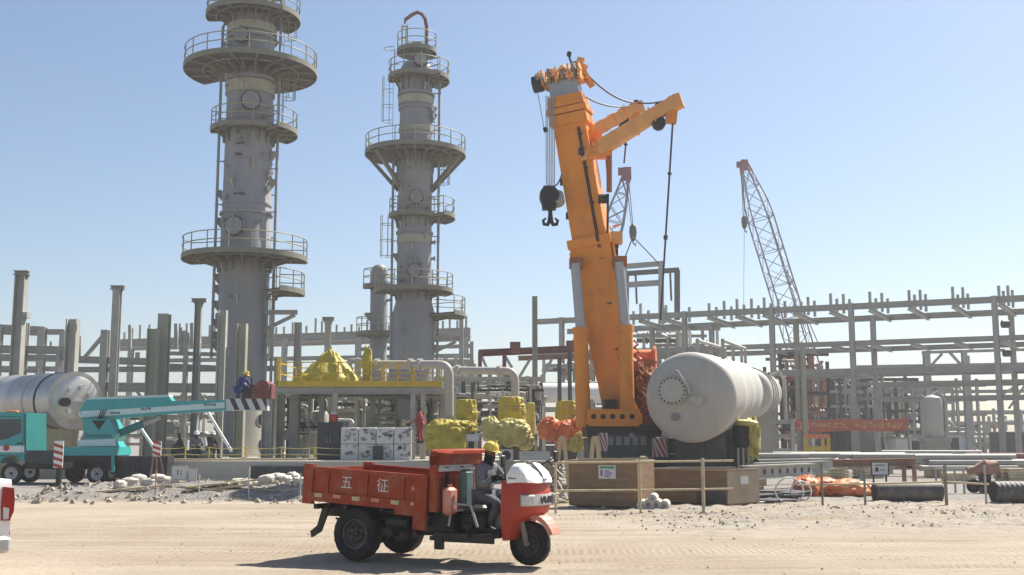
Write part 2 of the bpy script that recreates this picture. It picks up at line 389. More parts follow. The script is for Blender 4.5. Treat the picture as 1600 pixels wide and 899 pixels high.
msk = ramp(nz(.5, 3), .52, .66, (0, 0, 0), (.75, .75, .75))
stn = mix(1.0, stn, msk, 'MULTIPLY')
base = mix(stn, base, (0.160, 0.130, 0.099))
# the churned strip by the barrier is greyer, crushed stone rather than sand
sx = N.new('ShaderNodeSeparateXYZ'); L.new(tc.outputs['Object'], sx.inputs[0])
def mr(s, a, bb):
    m = N.new('ShaderNodeMapRange'); m.interpolation_type = 'SMOOTHSTEP'; m.inputs[1].default_value = a; m.inputs[2].default_value = bb; L.new(s, m.inputs[0]); return m.outputs[0]
def mu(a, bb):
    m = N.new('ShaderNodeMath'); m.operation = 'MULTIPLY'; L.new(a, m.inputs[0])
    if isinstance(bb, float): m.inputs[1].default_value = bb
    else: L.new(bb, m.inputs[1])
    return m.outputs[0]
zone = mu(mu(mr(sx.outputs[1], 21, 27), mr(sx.outputs[0], .5, 5)), mr(nz(.9, 6, .7), .36, .58))
base = mix(mu(mr(sx.outputs[1], 34.8, 36.3), mr(nz(1.4, 6, .7), .25, .5)), base, ramp(nz(3.1, 7, .7), .35, .66, (0.160, 0.145, 0.126), (0.296, 0.271, 0.237)))
zone = mu(zone, .6)
base = mix(zone, base, ramp(nz(2.6, 7, .7), .35, .66, (0.188, 0.169, 0.142), (0.344, 0.310, 0.261)))
far = mr(sx.outputs[1], 38, 50)
base = mix(mu(far, mr(nz(.35, 6, .7), .3, .6)), base, (0.228, 0.204, 0.174))
hs = N.new('ShaderNodeMix'); hs.data_type = 'RGBA'; hs.blend_type = 'MULTIPLY'; hs.inputs['Factor'].default_value = 1; L.new(base, hs.inputs['A']); hs.inputs['B'].default_value = (.935, .975, 1.06, 1); base = hs.outputs['Result']
L.new(base, b.inputs['Base Color'])
def wave(sc, rot, st, dist=4):
    mp = N.new('ShaderNodeMapping'); mp.inputs['Rotation'].default_value = (0, 0, R(rot)); mp.inputs['Scale'].default_value = st; L.new(tc.outputs['Object'], mp.inputs['Vector'])
    wv = N.new('ShaderNodeTexWave'); wv.inputs['Scale'].default_value = sc; wv.inputs['Distortion'].default_value = dist; wv.inputs['Detail'].default_value = 3; wv.inputs['Detail Scale'].default_value = .6; L.new(mp.outputs['Vector'], wv.inputs['Vector']); return wv.outputs['Fac']
bp = N.new('ShaderNodeBump'); bp.inputs['Strength'].default_value = .75; bp.inputs['Distance'].default_value = .06
lug = mu(mu(wave(2.4, 12, (1, .15, 1)), ramp(nz(.9, 4, .5, (.05, 1.1, 1)), .52, .62, (0, 0, 0), (1, 1, 1))), .30)
ad0 = N.new('ShaderNodeMath'); ad0.operation = 'ADD'; L.new(nz(6, 8, .75), ad0.inputs[0]); L.new(lug, ad0.inputs[1])
ad = N.new('ShaderNodeMath'); ad.operation = 'ADD'; L.new(ad0.outputs[0], ad.inputs[0]); L.new(mu(nz(1.2, 6, .6, (.14, 2, 1)), .8), ad.inputs[1])
L.new(ad.outputs[0], bp.inputs['Height']); L.new(bp.outputs['Normal'], b.inputs['Normal'])
tag(g.build('ground', gm), kind='structure')

def stones(n, fx, rmin, rmax, name, m='rubble'):
    s = MB()
    for i in range(n):
        x, y = fx(); r = rmin + (rmax - rmin) * random.random() ** 2.5
        q = Quaternion((random.random() - .5, random.random() - .5, random.random() - .5, random.random() - .5)).normalized().to_matrix()
        vs = [q @ V((a * r * random.uniform(.6, 1.1), bb * r * random.uniform(.6, 1.1), c * r * random.uniform(.4, .8))) for a, bb, c in ((1, 0, 0), (-1, 0, 0), (0, 1, 0), (0, -1, 0), (0, 0, 1), (0, 0, -1))]
        o = V((x, y, gz(x, y) + r * .2))
        s.add([o + p for p in vs], [(0, 2, 4), (2, 1, 4), (1, 3, 4), (3, 0, 4), (2, 0, 5), (1, 2, 5), (3, 1, 5), (0, 3, 5)])
    return tag(s.build(name, m, smooth=0), kind='stuff')
cl = [(random.uniform(2.5, 18), random.triangular(23, 35, 30), random.uniform(.3, 1.6)) for _ in range(34)]
def clump():
    c = random.choice(cl); return (c[0] + random.gauss(0, c[2]), c[1] + random.gauss(0, c[2] * .8))
stones(1100, clump, .008, .065, 'rubble')
stones(900, lambda: (random.uniform(-17, -5), random.triangular(33.5, 43, 36.5)), .02, .16, 'bank_rubble')
stones(500, lambda: (random.uniform(-8, 8), random.uniform(11, 30)), .008, .03, 'gravel')

# ================================================================ process towers
def platform(root, z, rin, rout, a0, a1, rail=1.12, nb=8, drop=.85, struts=False, c=(0, 0), gate=None, rm='rail', pm='plat'):
    d = MB(); d.sector(rin, rout - .04, a0, a1, z - .08, z, c); d.cur = 1; d.sector(rout - .04, rout + .012, a0, a1, z - .17, z + .13, c)
    nring = max(2, int(abs(a1 - a0) / 22))
    P = lambda a, r, zz: V((c[0] + r * math.cos(R(a)), c[1] + r * math.sin(R(a)), zz))
    for i in range(nring + 1):
        a = a0 + (a1 - a0) * i / nring; d.bar(P(a, rin, z - .14), P(a, rout - .06, z - .14), .08, .12)
    d.sector(rin + (rout - rin) * .55, rin + (rout - rin) * .55 + .07, a0, a1, z - .18, z - .08, c)
    full = abs(a1 - a0) > 359
    p = d.build('platform', ['deckshade', pm], root)
    rl = MB(); n = max(3, int(abs(a1 - a0) * R(1) * rout / 1.25)); rr = rout - .05
    for i in range(n + (0 if full else 1)):
        a = a0 + (a1 - a0) * i / n; rl.cyl(P(a, rr, z - .1), P(a, rr, z + rail), .034, n=6)
    ns = max(8, int(abs(a1 - a0) / 6))
    for h in (rail, rail * .55):
        arc = [P(a0 + (a1 - a0) * i / ns, rr, z + h) for i in range(ns + 1)]
        if not full and rin < rout - .5: arc = [P(a0, rin + .15, z + h)] + arc + [P(a1, rin + .15, z + h)]
        rl.tube(arc, .032, 6)
    rl.build('railing', rm, p)
    for i in range(nb):
        a = a0 + (a1 - a0) * (i + .5) / nb
        bk = MB(); bk.prism([(rin - .02, z - .17), (rin + (rout - rin) * .5, z - .17), (rin + (rout - rin) * .5, z - .23), (rin + .16, z - drop * .62), (rin + .13, z - drop), (rin - .02, z - drop)], V((c[0], c[1], 0)) + P(a + 90, .03, 0) - V((c[0], c[1], 0)), P(a, 1, 0) - V((c[0], c[1], 0)), (0, 0, 1), -(P(a + 90, .06, 0) - V((c[0], c[1], 0))))
        bk.build('bracket', pm, p)
    if struts:
        for a in struts:
            s = MB(); s.ibeam(P(a, rin, z - 2.6), P(a, rout - .2, z - .2), .2, .24); s.build('strut', pm, p)
    return p
def manway(root, z, r, a, rad=.36, proud=.42):
    d = V((math.cos(R(a)), math.sin(R(a)), 0)); m = MB(); o = V((0, 0, z))
    m.cyl(o + d * (r - .2), o + d * (r + proud), rad * .86, n=20); m.cyl(o + d * (r + proud - .10), o + d * (r + proud), rad * 1.18, n=24)
    mw = m.build('manway', 'steeld', root)
    k = MB(); k.cyl(o + d * (r + proud + .004), o + d * (r + proud + .09), rad * 1.02, n=24); k.bar(o + d * (r + proud + .07) + V((0, 0, -.1)), o + d * (r + proud + .16) + V((0, 0, .1)), .05, .04)
    k.tube([o + d * (r + proud) + V((0, 0, rad * 1.15)), o + d * (r + proud + .25) + V((0, 0, rad * 1.35)), o + d * (r + proud + .1) + V((0, 0, rad * .2))], .03, 6)
    k.build('cover', 'tower', mw)
def nozzle(root, z, r, a, rad=.12, l=.35, m='tower'):
    d = V((math.cos(R(a)), math.sin(R(a)), 0)); o = V((0, 0, z)); q = MB()
    q.cyl(o + d * (r - .1), o + d * (r + l), rad, n=12); q.cyl(o + d * (r + l - .06), o + d * (r + l), rad * 1.7, n=14)
    return q.build('nozzle', m, root)
def clip(root, z, r, a, l=.4):
    d = V((math.cos(R(a)), math.sin(R(a)), 0)); s = V((-d.y, d.x, 0)) * .05; q = MB()
    q.prism([(r - .02, z), (r + l, z), (r + l, z - .1), (r + .05, z - .55), (r - .02, z - .6)], s * -1, d, (0, 0, 1), s * 2)
    q.bar(V((0, 0, z)) + d * (r + l * .4) - s * 3, V((0, 0, z)) + d * (r + l * .4) + s * 3, .3, .06)
    return q.build('pipe_clip', 'steel', root)
def ladder(root, r, a, z0, z1, cage=True, c=(0, 0)):
    d = V((math.cos(R(a)), math.sin(R(a)), 0)); s = V((-d.y, d.x, 0)); o = V((c[0], c[1], 0)) + d * r; q = MB(); U = V((0, 0, 1))
    for k in (-.24, .24): q.bar(o + s * k + U * z0, o + s * k + U * z1, .07, .03, up=d)
    z = z0 + .2
    while z < z1: q.cyl(o - s * .24 + U * z, o + s * .24 + U * z, .018, n=5); z += .33
    ld = q.build('ladder', 'rail', root)
    if cage:
        k = MB(); z = z0 + 2.2
        hoop = [(math.cos(R(t)) * .42, math.sin(R(t)) * .75) for t in range(0, 181, 20)]
        while z < z1 + .1:
            k.tube([o + s * x + d * y + U * z for x, y in hoop], .024, 5); z += 1.1
        for t in (20, 60, 90, 120, 160):
            p = o + s * math.cos(R(t)) * .42 + d * math.sin(R(t)) * .75; k.bar(p + U * (z0 + 2.2), p + U * z1, .04, .02)
        k.build('cage', 'rail', ld)
    return ld

PAD = .95
YL = 65.0
tl = thing('distillation_tower', 'wide grey process tower with broad railed platforms, its top out of frame', 'tower', V((at(382, 430, YL).x, YL, PAD)))
def zl(py, Y=YL): return at(380, py, Y).z - PAD
RL = 1.44
sh = MB(); top = zl(-60)
sh.lathe([(RL + .22, 0), (RL + .22, .18), (RL + .03, .2), (RL, .9), (RL, zl(570)), (RL + .02, zl(566)), (RL, zl(562)), (RL, zl(336)), (RL - .04, zl(334)), (RL - .06, zl(232)), (RL - .08, zl(150)), (RL - .12, top)], 56)
tshell = sh.build('shell', 'tower', tl)
for py, hh, rr, mname in ((336, .14, .14, 'tower'), (322, .10, .04, 'tower'), (142, .7, .05, 'band'), (128, .2, .10, 'tower'), (50, .5, .06, 'band'), (64, .16, .12, 'tower'), (524, .12, .06, 'tower'), (436, .1, .04, 'tower'), (255, .06, .02, 'tower')):
    s = MB(); z = zl(py); s.sector(RL - .15, RL - .03 + rr, 0, 360, z - hh / 2, z + hh / 2, n=48); s.build('stiffener_ring' if mname == 'tower' else 'insulation_ring', mname, tl)
# skirt openings
for py, a in ():
    d = V((math.cos(R(a)), math.sin(R(a)), 0)); o = V((0, 0, zl(py))); q = MB()
    q.cyl(o + d * (RL - .1), o + d * (RL + .10), .33, n=22); op = q.build('skirt_opening', 'tower', tl)
    q = MB(); q.cyl(o + d * (RL + .102), o + d * (RL + .104), .28, n=22); q.build('opening_void', 'black', op)
platform(tl, zl(28), RL - .1, 2.75, 178, 325, nb=6); platform(tl, zl(28) - .02, RL - .1, 2.85, 320, 412, nb=4)
platform(tl, zl(112), RL - .1, 3.92, 150, 450, nb=16)
platform(tl, zl(206), RL - .06, 2.25, 190, 322, nb=5); platform(tl, zl(206) - .02, RL - .06, 2.85, 318, 408, nb=4)
platform(tl, zl(405), RL, 3.62, 165, 372, nb=10)
platform(tl, zl(457), RL + .4, 3.5, 318, 372, nb=2, drop=.5)
manway(tl, zl(170), RL - .05, 285, .50); manway(tl, zl(362), RL, 262, .50); manway(tl, zl(70), RL - .1, 262, .42)
for py, a in ((300, 188), (343, 190), (430, 188), (447, 186), (472, 190), (500, 188), (520, 190), (535, 186), (283, 352), (240, 350), (90, 190)): clip(tl, zl(py), RL, a, .38)
for py, a in ((350, 232), (352, 310), (190, 318), (130, 250), (300, 330), (275, 335), (225, 262), (78, 215), (395, 338)): nozzle(tl, zl(py), RL - .05, a, .10)
for py, wd in ((233, 1.0), (250, .7), (310, 1.3)):   # weld and stencil marks on the shell
    q = MB(); a0 = 252
    for k in range(6 if wd > .8 else 4):
        a = a0 + k * 4.6; q.sector(RL - .02, RL + .004, a, a + random.uniform(2, 4), zl(py) - random.uniform(.04, .12), zl(py) + random.uniform(.03, .1), n=2)
    q.build('stencil_mark', 'ink', tshell)
ladder(tl, RL + .5, 20, zl(205), zl(112), True); ladder(tl, RL + .45, 12, zl(112), zl(28), True); ladder(tl, RL + .5, 340, zl(560), zl(457), False); ladder(tl, RL + .5, 345, zl(455), zl(405), False)
q = MB(); zz = zl(490); q.ibeam((RL - .05, -.6, zz), (RL + 1.85, -.6, zz), .2, .26); q.ibeam((RL - .1, -.6, zl(518)), (RL + 1.7, -.6, zz - .15), .16, .2); q.bar((RL + .4, -.6, zz - .1), (RL + .4, -.6, zl(560)), .2, .2, up=(0, 1, 0)); q.build('pipe_support', 'steel', tl)

YR = 75.0
tr_ = thing('distillation_tower', 'slimmer grey process tower with a domed top, red davit arm and many railed platforms', 'tower', V((at(647, 430, YR).x, YR, PAD)))
def zr(py): return at(647, py, YR).z - PAD
r0, r1 = 1.42, 1.13
sh = MB(); zt = zr(112)
prof = [(r0 + .15, 0), (r0 + .15, .15), (r0, .2), (r0, zr(490)), (r1 + .04, zr(468)), (r1 + .02, zr(300)), (r1 + .10, zr(285)), (r1 + .10, zr(240)), (r1 - .02, zr(215)), (r1 - .02, zt)]
for i in range(1, 9): a = R(i * 90 / 8); prof.append(((r1 - .02) * math.cos(a) + (1e-7 if i == 8 else 0), zt + .85 * math.sin(a)))
prof[-1] = (0, prof[-1][1])
sh.lathe(prof, 48); rsh = sh.build('shell', 'tower', tr_)
for py, hh, rr, mname in ((160, .55, .10, 'band'), (150, .14, .16, 'tower'), (172, .12, .1, 'tower'), (376, .5, .06, 'band'), (365, .14, .14, 'tower'), (205, .3, .05, 'band'), (490, .1, .36, 'tower'), (425, .08, .06, 'tower')):
    s = MB(); z = zr(py); s.sector(r1 - .12, r1 + rr, 0, 360, z - hh / 2, z + hh / 2, n=40); s.build('stiffener_ring' if mname == 'tower' else 'insulation_ring', mname, tr_)
q = MB(); q.lathe([(.5, zr(92)), (.5, zr(84)), (.62, zr(83)), (.62, zr(80)), (.3, zr(79)), (.3, zr(72)), (.45, zr(71)), (.45, zr(69)), (0, zr(68))], 20); q.build('top_nozzle', 'tower', tr_)
platform(tr_, zr(81), .4, 1.38, 0, 360, nb=6, drop=.5, rail=1.2)
platform(tr_, zr(123), r1 - .02, 1.95, 170, 325, nb=7, drop=1.0); platform(tr_, zr(124), r1 - .02, 2.3, 320, 410, nb=3, drop=.6)
platform(tr_, zr(241), r1, 3.45, 140, 430, nb=16, drop=1.35, struts=(186, 222, 345, 10))
platform(tr_, zr(338), r1, 1.75, 185, 325, nb=6, drop=.9); platform(tr_, zr(339), r1, 2.75, 320, 402, nb=3, drop=.6)
platform(tr_, zr(455), r1, 2.65, 180, 395, nb=7, drop=.7)
platform(tr_, zr(492), r0 - .1, 3.5, 325, 385, nb=2, drop=.7)
manway(tr_, zr(104), r1 - .1, 285, .42, .5); manway(tr_, zr(315), r1, 278, .42); manway(tr_, zr(428), r1, 276, .42)
for py, a in ((185, 335), (175, 330), (270, 230), (330, 245), (330, 320), (225, 262), (440, 230), (520, 250), (380, 350), (405, 352)): nozzle(tr_, zr(py), r1 if py < 480 else r0, a, .10, .3)
for py, a in ((272, 188), (282, 190), (398, 190), (170, 350), (180, 352), (505, 350), (540, 352)): clip(tr_, zr(py), r1 if py < 480 else r0, a, .35)
ladder(tr_, r1 + .45, 186, zr(240), zr(122)); ladder(tr_, r1 + .42, 188, zr(452), zr(338)); ladder(tr_, r1 + .5, 355, zr(338), zr(241)); ladder(tr_, r1 + .4, 180, zr(124), zr(78), True)
q = MB(); zt = zr(78); xx = lambda px: at(px, 50, YR).x - tr_.location.x
zz = lambda py: at(650, py, YR).z - PAD
q.tube([(xx(667), -.3, zt), (xx(667), -.3, zz(45)), (xx(665), -.3, zz(33)), (xx(660), -.3, zz(25)), (xx(652), -.3, zz(22)), (xx(644), -.3, zz(26)), (xx(633), -.3, zz(34))], .13, 10); dv = q.build('davit', 'rust', tr_)
q = MB(); q.cyl((xx(633), -.3, zz(35)), (xx(633), -.3, zz(40)), .05, n=8); q.build('davit_hook', 'black', dv)
q = MB(); 
for x in (xx(628), xx(636)): q.bar((x, .2, zt), (x, .2, zz(38)), .10, .10, up=(0, 1, 0))
q.bar((xx(628), .2, zz(40)), (xx(636), .2, zz(40)), .08, .08); q.bar((xx(628), .2, zz(58)), (xx(636), .2, zz(58)), .08, .08); q.build('ladder_head', 'rail', tr_)
q = MB(); q.bar((xx(724), -.4, 0), (xx(724), -.4, zr(500)), .28, .28, up=(0, 1, 0)); q.ibeam((xx(684), -.4, zr(530)), (xx(724), -.4, zr(530)), .2, .3); q.ibeam((xx(676), -.4, zr(555)), (xx(716), -.4, zr(535)), .16, .2); q.build('platform_leg', 'steel', tr_)

sv = thing('column_vessel', 'small slender grey vessel with a ringed top platform just behind the slimmer tower', 'vessel', V((at(592, 480, 79).x, 79, 0)))
zs = lambda py: at(592, py, 79).z
q = MB(); q.lathe([(.62, 0), (.62, zs(425)), (.5, zs(418)), (.25, zs(414)), (0, zs(413))], 24); q.build('shell', 'tower', sv)
platform(sv, zs(448), .55, 1.15, 190, 350, nb=3, drop=.4, rail=1.2); platform(sv, zs(522), .55, 1.6, 180, 370, nb=4, drop=.4)
nozzle(sv, zs(446), .6, 190, .1, .5); nozzle(sv, zs(470), .6, 340, .1); clip(sv, zs(490), .62, 190)

for root, rr_, zz0, zz1, az in ((tl, RL + .35, 0, zl(-30), 352), (tl, RL + .30, zl(400), zl(120), 28), (tl, RL + .28, zl(560), zl(40), 196), (tr_, r1 + .5, 0, zr(110), 356), (tr_, r1 + .42, 0, zr(245), 200), (tr_, r1 + .5, zr(455), zr(130), 15)):
    d = V((math.cos(R(az)), math.sin(R(az)), 0)); q = MB(); q.tube([d * rr_ + V((0, 0, zz0)), d * rr_ + V((0, 0, zz1 - .3)), d * (rr_ - .1) + V((0, 0, zz1 - .08)), d * (rr_ - .5) + V((0, 0, zz1))], .085, 8)
    z = zz0 + 1.2
    while z < zz1 - .5: q.bar(d * (rr_ - .7) + V((0, 0, z)), d * (rr_ + .1) + V((0, 0, z)), .08, .06); z += 2.6
    q.build('riser_pipe', 'tower', root)
rr = random.Random(31)
for root, rad, zs_ in ((tl, RL - .04, [zl(p) for p in (120, 145, 195, 240, 262, 290, 315, 345, 420, 470, 500, 540)]), (tr_, r1 + .02, [zr(p) for p in (115, 140, 195, 230, 260, 290, 350, 375, 400, 420)])):
    for z in zs_:
        for k in range(2): a_ = rr.uniform(200, 345); clip(root, z + rr.uniform(-.3, .3), rad, a_, rr.uniform(.12, .26)) if rr.random() < .5 else nozzle(root, z + rr.uniform(-.3, .3), rad, a_, rr.uniform(.05, .11), rr.uniform(.15, .3))

# ================================================================ big orange telescopic crane
cr = thing('mobile_crane', 'huge orange telescopic crane with raised boom and twin masts on a dark carrier', 'crane', V((at(965, 655, 46.5).x, 46.5, 0)))
O = cr.location
B0 = at(974, 655, 47) - O; T0 = at(881, 122, 46) - O
bl = (T0 - B0).length; U = (T0 - B0).normalized()
nf = V((-.27, -1, 0)); nf = (nf - U * nf.dot(U)).normalized(); SS = U.cross(nf).normalized()
if SS.x < 0: SS = -SS
bp = lambda t, s=0, n=0: B0 + U * (bl * t) + SS * s + nf * n
def bsec(mb, t0, t1, w0, w1, d0, d1, s=0, n=0):
    mb.bar(bp(t0, s, n), bp(t1, s, n), w0, d0, up=nf, w2=w1, h2=d1)
q = MB(); bsec(q, -.03, .10, 1.30, 1.36, 1.3, 1.5); bsec(q, .098, .50, 1.36, 1.72, 1.5, 1.7); bsec(q, .499, .525, 1.84, 1.84, 1.85, 1.85)
for t in (.18, .36): bsec(q, t, t + .006, 1.5 + t * .55, 1.5 + t * .55, 1.72, 1.72)
q.bar(bp(.12, .74, .55), bp(.50, .95, .62), .06, .28, up=nf); q.bar(bp(.12, -.70, .5), bp(.49, -.90, .6), .06, .22, up=nf)
bm = q.build('boom', 'orange', cr, 25)
q = MB(); bsec(q, .525, .86, 1.44, 1.36, 1.45, 1.4)
q.build('boom_section', 'orange', bm, 25)
q = MB()
for t0, t1, ww in ((.855, .885, 1.60), (.888, .905, 1.72), (.908, .925, 1.58), (.925, .94, 1.5)): bsec(q, t0, t1, ww, ww - .03, ww, ww)
q.build('boom_collar', 'orange', bm, 25)
q = MB(); bsec(q, .94, .985, 1.22, 1.2, 1.2, 1.2); q.build('inner_section', 'boomgrey', bm, 25)
# head: sheave plates, pulleys, brackets
q = MB()
for s in (-.8, -.2, .35, .8): q.prism([(-.8, -.28), (-.3, .30), (.6, .42), (.9, .1), (.85, -.3), (.2, -.42)], bp(1.0, s - .03), nf, U, SS * .06)
q.bar(bp(.985, -.85, 0), bp(.985, .85, 0), .9, .22, up=U); q.bar(bp(1.012, .55, -.2), bp(1.05, .85, -.3), .3, .22, up=nf)
for k in range(34): q.box(bp(.995 + random.uniform(-.008, .035), random.uniform(-.95, .95), random.uniform(-.4, 1.0)), (random.uniform(.06, .3), random.uniform(.1, .3), random.uniform(.06, .25)), m=Quaternion((1, random.uniform(-.3, .3), random.uniform(-.3, .3), random.uniform(-.3, .3))).normalized().to_matrix())
hd = q.build('boom_head', 'orangelit', cr, 25)
q = MB()
for s in (-.5, .08, .58): q.cyl(bp(1.005, s - .05, .55), bp(1.005, s + .05, .55), .34, n=20)
q.cyl(bp(1.0, -1.05, .6), bp(1.0, -.75, .6), .3, n=16); q.build('pulley', 'plat', hd)
q = MB(); q.cyl(bp(.99, -1.25, .55), bp(.99, -.85, .55), .36, n=18); q.build('pulley', 'black', hd)
q = MB(); a = at(897, 112, 46) - O; b = at(889, 88, 46) - O; q.cyl(a, b, .045, n=6); q.cyl(b, b + V((.02, 0, .18)), .10, n=8); q.bar(at(893, 98, 46) - O, at(900, 97, 46) - O, .06, .06); q.build('antenna', 'black', hd)
# guy masts
def mast(name, a, b, w, extra):
    q = MB(); d = (b - a).normalized(); q.bar(a, b, w * .8, w, w2=w * .6, h2=w * .8)
    q.bar(a - d * .9 - V((0, 0, .02)), a, .12, .10, w2=w * .8, h2=w * .9); q.bar(b - d * .2, b + d * .35 - V((0, 0, .1)), w * .62, w * .95)
    for t in (.2, .45, .7): p = a.lerp(b, t); q.bar(p, p + d * .08, w * .86, w * 1.04)
    ms = q.build('guy_mast', 'orangelit', cr, 25)
    q = MB(); q.prism([(-.1, -.55), (.35, -.60), (.42, .0), (0, 0)], b - d * .35 + V((0, -.14, -.12)), (1, 0, 0), (0, 0, 1), (0, .28, 0)); q.build('sheave_bracket', 'orange', ms)
    q = MB(); q.cyl(b - d * .75 + V((0, -.16, -.48)), b - d * .75 + V((0, .16, -.48)), .27, n=18); q.build('sheave', 'black', ms); q = MB(); q.cyl(b + V((.0, -.1, .18)), b + V((0, .1, .18)), .15, n=12); q.build('sheave', 'black', ms); q = MB(); q.cyl(b - d * .8 + V((0, -.1, .26)), b - d * .8 + V((0, .1, .26)), .13, n=12); q.build('sheave', 'black', ms)
    return ms
MA0, MA1 = at(938, 232, 45.2) - O, at(1054, 160, 44.2) - O
MB0, MB1 = at(926, 206, 47.2) - O, at(994, 168, 48.4) - O
mast('guy_mast', MA0, MA1, .62, 0); mast('guy_mast', MB0, MB1, .56, 0)
q = MB(); q.bar(at(915, 242, 45.3) - O, MA0, .2, .3, w2=.5, h2=.5); q.box(at(941, 236, 45.4) - O, (.75, .8, .55)); q.box(at(930, 215, 46.4) - O, (.5, 1.0, .4)); q.bar(at(925, 214, 46) - O, bp(.83, .6, 0), .5, .4); q.bar(at(938, 240, 45.5) - O, bp(.80, .6, 0), .5, .35)
q.build('mast_bracket', 'orange', cr)
q = MB(); q.cyl(at(952, 243, 45.2) - O, at(952, 300, 45.2) - O, .12, n=10); q.cyl(at(948, 250, 45.2) - O, at(951, 290, 45.4) - O, .06, n=8); q.build('strut_rod', 'oranged', cr)
q = MB(); q.cyl(at(942, 312, 45.6) - O - V((.2, .15, 0)), at(942, 312, 45.6) - O + V((.2, -.15, 0)), .20, n=14); q.cyl(at(950, 303, 45.3) - O, at(949, 380, 46) - O, .05, n=6); q.build('hose_reel', 'black', cr)
# luffing rams
for (x0, y0, x1, y1, x2, y2, yy) in ((912, 668, 907, 512, 899, 412, 45.3), (980, 650, 977, 509, 967, 410, 45.15)):
    a, b, c = at(x0, y0, yy) - O, at(x1, y1, yy) - O, at(x2, y2, yy - .1) - O
    q = MB(); q.cyl(a, b, .30, n=18); q.cyl(b - (b - a).normalized() * .25, b, .34, n=18); rm = q.build('luffing_ram', 'orange', cr)
    q = MB(); q.cyl(b, c, .205, n=16); q.build('rod', 'chrome', rm)
    q = MB(); q.box(c + V((.05, .25, .05)), (.55, .7, .4)); q.build('ram_pin', 'oranged', rm)
# small fittings along the boom
q = MB()
for t, s in ((.60, -.78), (.70, -.78), (.42, -.98), (.77, .3), (.47, .9), (.49, .95), (.44, .92)):
    q = MB(); q.box(bp(t, s, .72 if s > 0 and s < .5 else .2), (.22, .3, .26)); q.build('boom_fitting', 'black', bm)
q = MB(); q.bar(bp(.30, .86, .2), bp(.52, .98, .2), .12, .16, up=nf); q.box(bp(.51, 1.05, .3), (.5, .5, .5)); q.cyl(bp(.545, 1.0, .3), bp(.545, 1.3, .3), .05, n=6); q.build('boom_bracket', 'orangelit', bm)
for s, n_ in ((.35, .80), (.42, .80)):
    q = MB(); q.tube([bp(.12 + k * .04, s, .74 + k * .005) for k in range(10)] + [bp(.52, s, .97), bp(.54, s, .80)] + [bp(.56 + k * .04, s - .02, .76) for k in range(8)], .028, 6); q.build('hydraulic_hose', 'black', bm)
for t in (.2, .33, .46, .62, .72, .82):
    q = MB(); q.bar(bp(t, .30, .78 if t < .5 else .75), bp(t, .48, .78 if t < .5 else .75), .06, .12, up=nf); q.build('hose_clamp', 'black', bm)
# turntable with lightening holes, winch machinery and counterweight

q = MB(); c = at(953, 651, 45.2) - O
q.mm((c.x - .95, -1.9, 2.5), (c.x + 1.15, -1.82, 3.1)); q.mm((c.x - 1.0, -1.8, 2.5), (c.x + 1.25, 1.6, 2.9)); q.mm((c.x - .9, -1.95, 2.42), (c.x + 1.1, -1.8, 2.5))
q.prism([(0, 0), (.9, 0), (.5, .9), (.2, .9)], (c.x + .3, -1.75, 2.9), (1, 0, 0), (0, 0, 1), (0, .15, 0)); q.prism([(0, 0), (.9, 0), (.5, .9), (.2, .9)], (c.x + .3, .6, 2.9), (1, 0, 0), (0, 0, 1), (0, .15, 0))
ttb = q.build('turntable', 'orange', cr)
q = MB()
for k in range(5): q.cyl((c.x - .7 + k * .38, -1.903, 2.8), (c.x - .7 + k * .38, -1.906, 2.8), .11, n=14)
q.build('lightening_hole', 'black', ttb)
q = MB(); q.mm((c.x - .95, -1.75, 2.0), (c.x + 2.0, 1.5, 2.48)); q.cyl((c.x + .5, 0, 1.9), (c.x + .5, 0, 2.26), 1.3, n=24); q.mm((c.x - .2, -1.2, 2.9), (c.x + .3, .2, 3.5)); q.build('slew_ring', 'black', cr)
q = MB(); rr = random.Random(3)
for k in range(60):
    x = rr.uniform(.55, 1.55); z = rr.uniform(2.9, 5.4) if x < 1.2 else rr.uniform(2.9, 5.2)
    q.box((x + .3 - (z - 3) * .13, rr.uniform(-.6, 1.2), z), (rr.uniform(.1, .45), rr.uniform(.1, .6), rr.uniform(.08, .4)), m=Quaternion((rr.random(), rr.random() * .3, rr.random() * .5, rr.random() * .3)).normalized().to_matrix())
for k in range(10): z = 2.9 + k * .3; q.tube([(.95 - k * .04, -.75, z), (1.15 - k * .04, -.85, z + .15), (1.0 - k * .04, -.75, z + .32)], .05, 6)
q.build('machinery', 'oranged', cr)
q = MB(); w0 = at(1003, 560, 47.5) - O
q.cyl(w0 + V((-.5, 0, 0)), w0 + V((.55, -.15, 0)), .36, n=20); 
for k in (-.5, .55): q.cyl(w0 + V((k - .05, 0, 0)), w0 + V((k + .05, -.02, 0)), .52, n=20)
q.box(w0 + V((0, .3, -.6)), (1.1, .5, .5)); q.build('winch', 'tarpo', cr)
q = MB()
for k in range(3): q.mm((1.0, -.6, 2.3 + k * .62), (2.2 - k * .1, 2.0, 2.86 + k * .62))
q.build('counterweight', 'oranged', cr)
